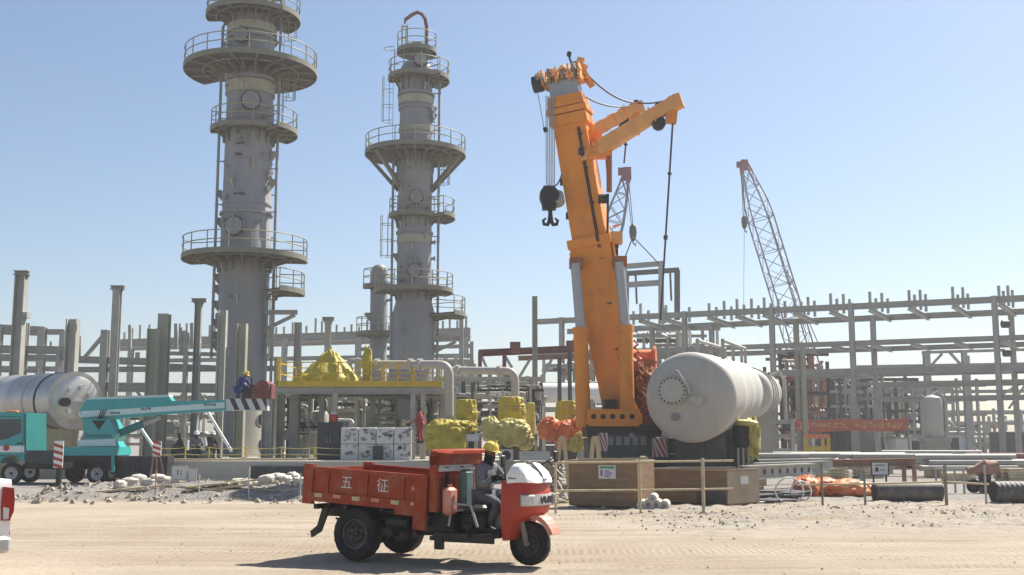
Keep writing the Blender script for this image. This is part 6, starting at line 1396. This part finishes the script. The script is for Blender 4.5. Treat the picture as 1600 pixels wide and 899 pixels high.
for x in (-.45, .45):
    for y in (-.35, .35): q = MB(); q.bar((x, y, 0), (x, y, zst - .06), .05, .05, up=(0, 1, 0)); q.build('leg', 'steel', t)
person('worker in red coverall with dark cap standing beside the white printed crates', V((pw.x, 52.6, PAD + zst)), R(160), ST, 'redcloth', 'redcloth', None, mask='darkcloth')
q = MB(); q.ibeam((0, 0, 0), (1, 0, 0), .1, .1)
for (xa, ya, xb, yb, Y, lb) in ((212, 658, 246, 708, 52, 'thin white pole leaning from the teal boom down to the striped barricade'), (322, 640, 362, 706, 54.5, 'thin white pole leaning across the thick grey column')):
    q = MB(); a, b = at(xa, ya, Y), at(xb, yb, Y); q.cyl(a, b, .075, n=8); solo('leaning_pole', q, 'white', lb, 'pole', b)

# ================================================================ edge of the slab, left
p = gp(244, 766); t = thing('barricade', 'red and white striped barricade board on a thin trestle left of the notice boards', 'barricade', V((p.x, 42, gz(p.x, 42)))); O = t.location; A = lambda x, y, Y=42: at(x, y, Y) - O
q = MB(); q.cur = 0; a, b = A(238, 714), A(252, 690); q.mm((a.x, 0, a.z), (b.x, .04, b.z)); q.cur = 1
for k in range(3): z = a.z + .02 + k * .2; q.prism([(a.x, z + .1), (a.x, z + .2), (b.x, z + .1), (b.x, z)], (0, -.003, 0), (1, 0, 0), (0, 0, 1), (0, .003, 0))
q.build('board', ['white', 'redb'], t)
for x0, x1 in ((240, 232), (250, 258), (245, 247)): q = MB(); u, v = A(x0, 712), A(x1, 766); q.bar(u, V((v.x, -.2 if x0 == 245 else .1, 0)), .05, .05); q.build('leg', 'rustp', t)
board('notice_board', 'pale notice board with grey blocks of print, left of two before the slab', 268, 291, 729, 764, 38.5, 'offwhite', (('grey', ((.1, .35, .9, .42), (.1, .1, .7, .25), (.35, .6, .45, .85), (.6, .6, .68, .82))),), base=0, cat='sign')
board('notice_board', 'plain pale board, right of the two before the slab', 292.5, 306, 733, 762, 38.6, 'offwhite', (('ink', ((.05, .0, .9, .14),)),), base=0, cat='sign')
t = thing('site_fence', 'thin posts and sagging ropes along the left edge of the sand', 'fence', V((gp(390, 780).x, 36, 0))); O = t.location
for px, y0 in ((244, 735), (312, 742), (390, 730), (470, 740)):
    q = MB(); p = at(px, y0, 36) - O; q.cyl((p.x, 0, -.1), (p.x, 0, p.z), .022, n=6); q.build('post', 'rustp' if px == 244 else 'offwhite', t)
for y in (748, 763):
    q = MB(); pr = 180
    for px in (244, 312, 390, 470, 520): q.tube(sag(at(pr, y, 36) - O, at(px, y, 36) - O, .06, 6), .011, 5); pr = px
    q.build('rope', 'timber', t)
q = MB(); a, b = at(391, 757, 49.8), at(484, 729, 49.8); q.mm((a.x, 49.85, 0), (b.x, 49.97, b.z)); 
for k in range(6): x = a.x + (b.x - a.x) * (k + .5) / 6; q.mm((x - .02, 49.82, .05), (x + .02, 49.85, b.z - .03))
solo('black_shutter', q, 'membrane', 'black ribbed shutter board standing against the slab behind the bed of the red tricycle', 'board', V(((a.x + b.x) / 2, 49.9, 0)))
q = MB(); a, b = at(178, 745, 49), at(262, 713, 49); q.mm((a.x, 49, .25), (b.x, 49.9, b.z)); q.mm((a.x + .2, 48.95, 0), (b.x - .2, 49.9, .25))
for k in range(9): x = a.x + (b.x - a.x) * (k + .5) / 9; q.mm((x - .03, 48.96, .3), (x + .03, 49.0, b.z - .05))
solo('black_skip', q, 'membrane', 'long low black skip behind the tail of the teal truck', 'skip', V(((a.x + b.x) / 2, 49.4, 0)))
for i, (x0, x1, y, lb) in enumerate(((252, 330, 717, 'long plank lying on the slab in front of the seated workers'), (300, 395, 722, 'plank lying on the front edge of the slab below the bright tower skirt'), (370, 480, 719, 'plank on the slab edge above the black shutter board'))):
    q = MB(); a, b = at(x0, y, 50.2 + i * .25), at(x1, y - 1, 50.5 + i * .3); a.z = b.z = PAD + .06; q.bar(a, b, .3, .1); solo('plank', q, 'timber', lb, 'plank', V((a.x, a.y, PAD)))
t = thing('rope_barrier', 'yellow rope on short posts along the front of the slab', 'barrier', V((at(380, 712, 51.5).x, 51.5, PAD))); O = t.location; pr = None
for px in (240, 290, 327, 385, 440, 492, 560):
    p = at(px, 700, 51.5) - O; q = MB(); q.cyl((p.x, 0, 0), (p.x, 0, .62), .03, n=6); q.build('post', 'yellow', t)
    if pr is not None:
        for z in (.58, .3): q = MB(); q.tube(sag((pr, 0, z), (p.x, 0, z), .05, 6), .016, 5); q.build('rope', 'tarpp', t)
    pr = p.x
sk = [(188, 37.5, .42), (203, 38.2, .5), (216, 38.6, .46), (232, 38.0, .4), (246, 38.8, .5), (262, 38.9, .4), (372, 39.2, .44), (384, 38.8, .5), (394, 39, .36), (417, 38.6, .48), (434, 39, .55), (447, 38.7, .5), (458, 39.1, .46), (468, 38.8, .42)]
pos = ('leftmost of all, near the truck tail', 'second from the left, beside the truck tail', 'third from the left, left of the striped barricade', 'just left of the striped barricade legs', 'right behind the striped barricade legs', 'just left of the pale notice boards', 'leftmost of three lying left of the black shutter', 'middle of three lying left of the black shutter', 'right of three lying left of the black shutter', 'leftmost of five in front of the black shutter', 'second of five in front of the black shutter', 'middle one of five in front of the black shutter', 'fourth of five in front of the black shutter', 'rightmost of five in front of the black shutter')
for i, (px, Y, s) in enumerate(sk):
    x = at(px, 750, Y).x; z = gz(x, Y); q = MB(); q.blob((0, 0, s * .22), (s * .62, s * .42, s * .36), .22, 1.4, 22, 14, i + 1, .8, rz=random.uniform(0, 3)); o = q.build('sack', 'sack', None, 60); o.location = (x, Y, z); tag(o, 'white sack on the spoil bank, ' + pos[i], 'sack', 'white sacks on the spoil bank')
for i, (px, Y) in enumerate(((205, 36.6), (300, 36.8), (345, 36.9), (370, 36.7))):
    x = at(px, 760, Y).x; q = MB(); q.bar((-1.1, 0, .08), (1.2, .2, .12), .22, .06, w2=.18); o = q.build('plank', 'timber'); o.location = (x, Y, gz(x, Y)); o.rotation_euler = (0, R(-4), R((8, -12, 20, -6)[i]))
    tag(o, ('weathered plank on the bank below the leftmost sacks', 'weathered plank in front of the notice boards', 'weathered plank between notice boards and the white sacks', 'weathered plank nearest the trio of white sacks')[i], 'plank', 'planks on the spoil bank')
q = MB(); c = gp(177, 752); q.bev((0, 0, .28), (.9, .7, .56), .03); o = solo('carton', q.shift((-c.x, -c.y, 0)), 'woodp', 'tan carton behind the rear wheel of the teal truck', 'box', V((c.x, c.y, 0)))

# ================================================================ boxes and barrier in the middle
def crate_box(label, p0, p1, depth, h, m, name='wooden_box'):
    d = (p1 - p0); L_ = d.length; ang = math.atan2(d.y, d.x); t = thing(name, label, 'box', p0, ang)
    th = .03; q = MB(); q.mm((0, 0, .06), (L_, th, h)); q.mm((0, depth - th, .06), (L_, depth, h)); q.mm((0, th, .06), (th, depth - th, h)); q.mm((L_ - th, th, .06), (L_, depth - th, h)); q.mm((th, th, .06), (L_ - th, depth - th, .1)); bd = q.build('body', m, t)
    q = MB()
    for z in (h - .0, ): q.mm((-.02, -.02, z), (L_ + .02, .05, z + .03)); q.mm((-.02, depth - .05, z), (L_ + .02, depth + .02, z + .03)); q.mm((-.02, .05, z), (.05, depth - .05, z + .03)); q.mm((L_ - .05, .05, z), (L_ + .02, depth - .05, z + .03))
    q.build('rim', 'woodp', t)
    q = MB()
    for x in (.1, L_ / 2 - .05, L_ - .2): q.mm((x, .0, 0), (x + .1, depth, .06))
    q.build('skid', 'timber', t)
    return t, L_, bd
a, b = gp(889, 793), gp(997, 796)
t, L_, bd = crate_box('large open brown plywood box with a white notice right behind the tricycle front', a, b, 1.5, 1.31, 'wood'); 
q = MB(); q.mm((L_ * .44, -.012, .82), (L_ * .69, -.001, 1.2)); nt_ = q.build('notice', 'offwhite', bd)
q = MB(); q.mm((L_ * .46, -.018, 1.10), (L_ * .67, -.013, 1.17)); q.build('lettering', 'green', nt_)
q = MB(); q.mm((L_ * .47, -.018, .90), (L_ * .50, -.013, 1.06)); 
for k in range(4): q.mm((L_ * .53, -.018, .87 + k * .05), (L_ * (.60 + .02 * (k % 3)), -.013, .895 + k * .05))
q.build('lettering', 'purple', nt_)
q = MB(); q.mm((.3, -.05, 1.34), (L_ * 1.0, .06, 1.39)); q.build('batten', 'woodp', t)
a, b = gp(1018, 786), gp(1136, 792)
t, L_, bd = crate_box('lower brown plywood box, end coloured pale as if sunlit, in front of the vessel saddle', a, b, 1.7, 1.02, 'wood')
q = MB(); q.mm((L_ + .001, .03, .08), (L_ + .02, 1.67, 1.0)); q.build('sunlit_end', 'woodp', bd); q = MB(); q.mm((L_ * .62, -.03, .06), (L_ - .02, -.001, .50)); q.build('lower_panel', 'steeld', bd); q = MB(); q.mm((L_ + .021, .7, .62), (L_ + .024, 1.1, .85)); q.build('label', 'offwhite', bd)  # paler sheet over the end face puts the sunlight into its colour
t = thing('pipe_barrier', 'pale two rail pipe barrier in front of the brown plywood boxes', 'barrier', V((gp(1098, 796).x, 29.6, 0))); O = t.location; YB = 29.6
for y in (722, 766): q = MB(); q.tube([at(868, y + 1, YB) - O, at(1000, y, YB) - O, at(1146, y - 2, YB) - O], .027, 8); q.build('rail', 'timber', t)
for px, y0 in ((1098, 716), (868, 718), (1000, 719)): q = MB(); p = at(px, y0, YB) - O; q.cyl((p.x, .04, -.1), (p.x, .04, p.z), .045 if px == 1098 else .03, n=8); q.build('post', 'timber', t)
for i, (px, py, r) in enumerate(((1004, 783, .13), (1015, 784, .15), (1027, 783, .14), (1039, 782, .13), (1021, 774, .12))):
    c = gp(px, 791); z = at(px, py, 31.5).z; q = MB(); q.lathe([(r * .45, -.45), (r, -.45), (r * 1.05, 0), (r, .45), (r * .45, .45), (r * .45, -.45)], 20, (0, 0, 0), (.2, 1, 0)); o = q.build('rope_roll', 'sack', None, 50); o.location = (at(px, py, 31.6).x, 31.6, r if py > 780 else r * 2.6)
    tag(o, ('white roll at the left of the row, against the notice box', 'second white roll from the notice box', 'third white roll from the notice box', 'last white roll, nearest the lower brown box', 'white roll lying on top of the row')[i], 'roll', 'white rolls between the brown boxes')
def trestle(label, px, y0, y1, wpx, Y, m='timber', base=None):
    a = at(px, y0, Y); z0 = 0 if base is None else base; hw = wpx / 2 * Y / F; t = thing('trestle', label, 'trestle', V((a.x, Y, z0)), 0, 'timber trestles'); h = a.z - z0
    for s in (-1, 1):
        for yy in (0, .7): q = MB(); q.bar((s * hw, yy, 0), (s * .06, yy, h), .09, .05, up=(0, 1, 0)); q.build('leg', m, t)
    q = MB(); q.bar((0, -.1, h), (0, .8, h), .12, .1); q.build('beam', m, t); q = MB(); q.bar((-hw * .6, 0, h * .42), (hw * .6, 0, h * .42), .07, .04); q.build('rung', m, t)
trestle('pale timber trestle behind the left edge of the brown notice box', 879, 684, 770, 24, 35); trestle('pale timber trestle rising behind the middle of the brown notice box', 931, 684, 760, 24, 36); trestle('pale timber trestle between the two brown boxes', 1007, 716, 775, 22, 35)
q = MB()
rr = random.Random(8)
t = thing('timber_pile', 'loose heap of pale sticks and offcuts between the tricycle front and brown box', 'timber pile', V((gp(872, 785).x, 34.5, 0)))
for k in range(26):
    q = MB(); a = V((rr.uniform(-.7, .5), rr.uniform(-.4, .6), rr.uniform(.05, .9))); d = V((rr.uniform(-1, 1), rr.uniform(-.5, .5), rr.uniform(-.4, .7))).normalized() * rr.uniform(.5, 1.1); q.bar(a, V(((a + d).x, (a + d).y, max(.03, (a + d).z))), .06, .04); q.build('stick', rr.choice(('timber', 'timber', 'woodp', 'steeld')), t)
# wrapped drum on the right of the crane
p = at(1166, 700, 46); t = thing('control_stand', 'black cabinet half covered by a yellow cloth at the right of the crane carrier', 'cabinet', V((p.x, 43, 0))); O = t.location; A = lambda x, y: at(x, y, 43) - O
q = MB(); a, b = A(1152, 700), A(1172, 662); q.bev(((a.x + b.x) / 2, .5, (a.z + b.z) / 2), (b.x - a.x, 1, b.z - a.z), .1); q.build('body', 'black', t)
for x in (1154, 1162, 1170): q = MB(); e = A(x, 700); q.bar((e.x, .1, 0), (e.x, .1, e.z), .07, .07, up=(0, 1, 0)); q.build('leg', 'steelp', t)
q = MB(); e = A(1179, 685); q.blob((e.x, .4, e.z), (.26, .5, .75), .35, 1.8, 24, 18, 5, .7, fold=.05); e = A(1166, 661); q.blob((e.x, .3, e.z), (.42, .55, .13), .3, 1.8, 24, 10, 9, .7); q.build('cloth', 'tarpp', t, 60)
# stack of steel sections and dark plates
for i, (x0, x1, y, Y, mm_, lb) in enumerate(((1162, 1268, 733, 40, 'steelp', 'pale perforated beam at the front of the stack right of the lower brown box'), (1172, 1290, 728, 43, 'steelp', 'pale beam behind the perforated front beam'), (1180, 1300, 722, 47, 'steel', 'grey beam at the back of the beam stack'))):
    a, b = at(x0, y + 6, Y), at(x1, y - 8, Y + 4); b.z = a.z; t = thing('steel_beam', lb, 'beam', V((a.x, a.y, 0)), 0, 'beams laid on supports'); O = t.location
    q = MB(); q.ibeam(a - O, b - O, .35, .5, .05); bd = q.build('section', mm_, t, 0)
    if i == 0:
        q = MB(); d = (b - a).normalized(); s = d.cross(V((0, 0, 1)))
        for k in range(9): p = (a - O).lerp(b - O, (k + .5) / 9) + s * .03; q.cyl(p, p + s * .004, .11, n=12)
        q.build('hole', 'steeld', bd)
    for k in (.08, .9): p = (a - O).lerp(b - O, k); q = MB(); q.box((p.x, p.y, (p.z - .25) / 2), (.25, .5, p.z - .25)); q.build('support', 'yellow' if (i == 0 and k < .5) else 'timber', t)
rr = random.Random(12)
for i in range(6):
    px = 1168 + i * 14; c = gp(px, 786 - (i % 3) * 4); q = MB(); q.mm((-.7, -.5, 0), (.7, .5, .05)); o = q.build('steel_plate', 'membrane'); o.location = (c.x, c.y, .06 + .06 * (i % 3)); o.rotation_euler = (R(rr.uniform(-3, 3)), R(rr.uniform(-3, 3)), rr.uniform(0, 1)); tag(o, 'black plate in the scatter right of the lower brown box', 'plate', 'scattered black plates')
for i, (px, py, lb) in enumerate(((1234, 788, 'white hose loop on the sand left of the orange sheet heap'), (1252, 783, 'smaller white hose loop touching the orange sheet heap'))):
    c = gp(px, py); q = MB(); r = .42 - i * .1; q.tube([V((r * math.cos(R(a_)) * 1.0, .1 * math.sin(R(a_ * 2)), r * .9 + r * .9 * math.sin(R(a_)))) for a_ in range(-60, 245, 15)], .026, 8); q.tube([(-r, 0, .03), (-r * 1.6, .1, .03), (-r * 2.4, -.1, .03)], .026, 8); o = q.build('hose', 'offwhite', None, 60); o.location = (c.x, c.y, gz(c.x, c.y)); tag(o, lb, 'hose')
# orange sheet heap, black pipes
c = gp(1308, 776); q = MB()
for dx, dz, sx, sz, sd in ((-1.05, .26, .45, .44, 2), (-.35, .22, .75, .40, 3), (.35, .22, .8, .36, 4), (1.0, .16, .6, .30, 5)): q.blob((c.x + dx, c.y + .3 * (sd % 2), dz), (sx, .7, sz), .14, 1.3, 64, 32, sd, .9, 0.0, fold=.025, crease=.05)
solo('covered_heap', q, 'tarpo', 'low heap under a crumpled orange red sheet behind the right fence', 'covered load', V((c.x, c.y, 0)), 'equipment wrapped in tarpaulin', 28)
def ribbed(label, px0, px1, py, Y, r, m, ribs, name):
    a, b = at(px0, py, Y), at(px1, py, Y); L_ = (b - a).length; t = thing(name, label, 'pipe', V((a.x, Y, 0)), 0); prof = [(r * .86, 0)]
    n = int(L_ / .14) if ribs else 3
    for k in range(n): prof += [(r * .95, L_ * (k + .1) / n), (r, L_ * (k + .35) / n), (r, L_ * (k + .65) / n), (r * .95, L_ * (k + .9) / n)] if ribs else [(r, L_ * k / n + .001), (r, L_ * (k + 1) / n)]
    prof += [(r * .86, L_), (r * .80, L_), (r * .80, 0), (r * .86, 0)]
    q = MB(); q.lathe(prof, 36, (0, 0, r), (1, .02, 0)); q.build('shell', m, t, 40)
    q = MB(); 
    for k in (.15, .85): q.mm((L_ * k - .06, -r * .9, 0), (L_ * k + .06, r * .9, .07))
    q.build('chock', 'timber', t)
ribbed('smooth black pipe lying on the sand right of the orange heap', 1366, 1470, 770, 35, .31, 'piper', False, 'black_pipe')
ribbed('ribbed black pipe at the right edge of the picture', 1551, 1660, 770, 34.2, .34, 'piper', True, 'ribbed_pipe')
t = thing('pipe_fence', 'rusty posts with two long rails in front of the orange heap and black pipe', 'fence', V((gp(1400, 788).x, 33, 0))); O = t.location
for px, y0 in ((1283, 722), (1350, 735), (1476, 727), (1538, 727)):
    q = MB(); p = at(px, y0, 33) - O; q.cyl((p.x, 0, -.1), (p.x, 0, p.z), .05 if px == 1476 else .035, n=8); q.build('post', 'plat' if px != 1538 else 'steelp', t)
q = MB(); q.tube([at(1245, 758, 33) - O, at(1370, 756, 33) - O, at(1476, 753, 33) - O, at(1545, 757, 33) - O], .028, 8); q.build('rail', 'timber', t)
board('notice_board', 'small square notice in a dark frame before the rust coloured beam', 1363, 1387, 723, 742, 36, 'offwhite', (('ink', ((.2, .25, .4, .6), (.2, .75, .8, .82), (.5, .35, .75, .42))),), base=0, frame_m='steeld')
t = thing('oxide_beam', 'long dull red beam resting on trestles behind the small framed notice', 'beam', V((at(1365, 722, 46).x, 46, 0))); O = t.location; A = lambda x, y, Y=46: at(x, y, Y) - O
q = MB(); q.ibeam(A(1301, 724), A(1431, 722), .35, .30); q.build('section', 'rustp', t, 0)
for x in (1346, 1412, 1428): q = MB(); p = A(x, 728); q.bar((p.x, 0, 0), p, .14, .14, up=(0, 1, 0)); q.bar((p.x - .3, 0, p.z - .05), (p.x + .3, 0, p.z - .05), .12, .1); q.build('support', 'rustp' if x > 1400 else 'steel', t)
t = thing('work_table', 'bare steel table frame right of the red beam', 'table', V((gp(1490, 770).x, 40, 0))); O = t.location; A = lambda x, y: at(x, y, 40) - O
q = MB(); a, b = A(1475, 734), A(1505, 733); q.bar(a, b, .05, .06); q.bar(a + V((0, .8, 0)), b + V((0, .8, 0)), .05, .06); q.bar(a, a + V((0, .8, 0)), .05, .06); q.bar(b, b + V((0, .8, 0)), .05, .06); q.build('top_frame', 'steel', t)
for e in (a, b):
    for y in (0, .8): q = MB(); q.bar((e.x, y, 0), (e.x, y, e.z), .06, .06, up=(0, 1, 0)); q.build('leg', 'steel', t)
q = MB(); q.bar(V((a.x, 0, a.z * .5)), V((b.x, 0, b.z * .5)), .05, .05); q.build('rung', 'steel', t)
t = thing('site_mixer', 'dusty grey tapered drum on a dark wheeled stand at the right', 'mixer', V((gp(1538, 768).x, 41, 0))); O = t.location; A = lambda x, y: at(x, y, 41) - O
a, b = A(1512, 736), A(1558, 729); q = MB(); d = (b - a); q.lathe([(.13, 0), (.14, .25), (.30, .6), (.32, d.length - .45), (.22, d.length - .1), (.22, d.length)], 24, a, d); q.build('drum', 'rustp', t)
q = MB(); p = A(1538, 738); q.bar((p.x, 0, 0), p, .3, .4, up=(0, 1, 0)); q.bar((p.x - .5, 0, .3), (p.x + .5, 0, .3), .1, .1); q.build('stand', 'black', t)
for x in (-.5, .5): wheel(t, (p.x + x, -.2, .25), .25, .12, (0, -1, 0), .5, 'rim', 18, False)
# bundles of pipe and steel on the yard further back
rr = random.Random(21)
lb = ['pile of pale pipes behind the beam stack', 'pile of grey pipes below the yellow open frame', 'pile of pale pipes below the banner containers', 'pile of grey pipes behind the long red beam', 'pile of pale pipes behind the tapered mixer drum', 'pile of rusty pipes at the far right', 'pile of pale pipes further back, under the upright drum']
for i, (px, Y, ln, mm_) in enumerate(((1190, 60, 5, 'steelp'), (1262, 66, 5, 'steel'), (1330, 62, 6, 'steelp'), (1400, 58, 5, 'steel'), (1520, 56, 5, 'steelp'), (1590, 60, 5, 'rustp'), (1460, 74, 6, 'steelp'))):
    x = at(px, 700, Y).x; t = thing('pipe_pile', lb[i], 'pipes', V((x, Y, 0)), R(rr.uniform(-8, 8)), 'pipe piles on the yard'); k = 0
    for row in range(3):
        for j in range(4 - row):
            r = .15; q = MB(); o = rr.uniform(-.5, .5); q.cyl((-ln / 2 + o, (j + row / 2) * r * 2.05, .35 + r + row * r * 1.76), (ln / 2 + o, (j + row / 2) * r * 2.05, .35 + r + row * r * 1.76), r, n=10); q.build('pipe', mm_, t)
    for e in (-.35, .35): q = MB(); q.mm((ln * e - .1, -.3, 0), (ln * e + .1, 1.3, .35)); q.build('bearer', 'timber', t)
lb = ['timber pallet stack right of the beam stack', 'timber pallet stack left of the small notice', 'timber pallet stack right of the table frame', 'timber pallet stack near the right picture edge']
for i, (px, Y) in enumerate(((1300, 54), (1355, 56), (1495, 50), (1580, 52))):
    x = at(px, 700, Y).x; t = thing('pallet_stack', lb[i], 'pallets', V((x, Y, 0)), R(rr.uniform(-20, 20)), 'pallet stacks')
    for k in range(rr.randint(3, 5)):
        q = MB(); z = k * .15; o = rr.uniform(-.05, .05)
        for j in range(6): q.mm((-.6 + j * .205, -.5, z + .11), (-.6 + j * .205 + .14, .5, z + .135))
        for y in (-.45, 0, .45): q.mm((-.6, y - .05, z), (.6, y + .05, z + .11))
        q.build('pallet', 'timber', t)
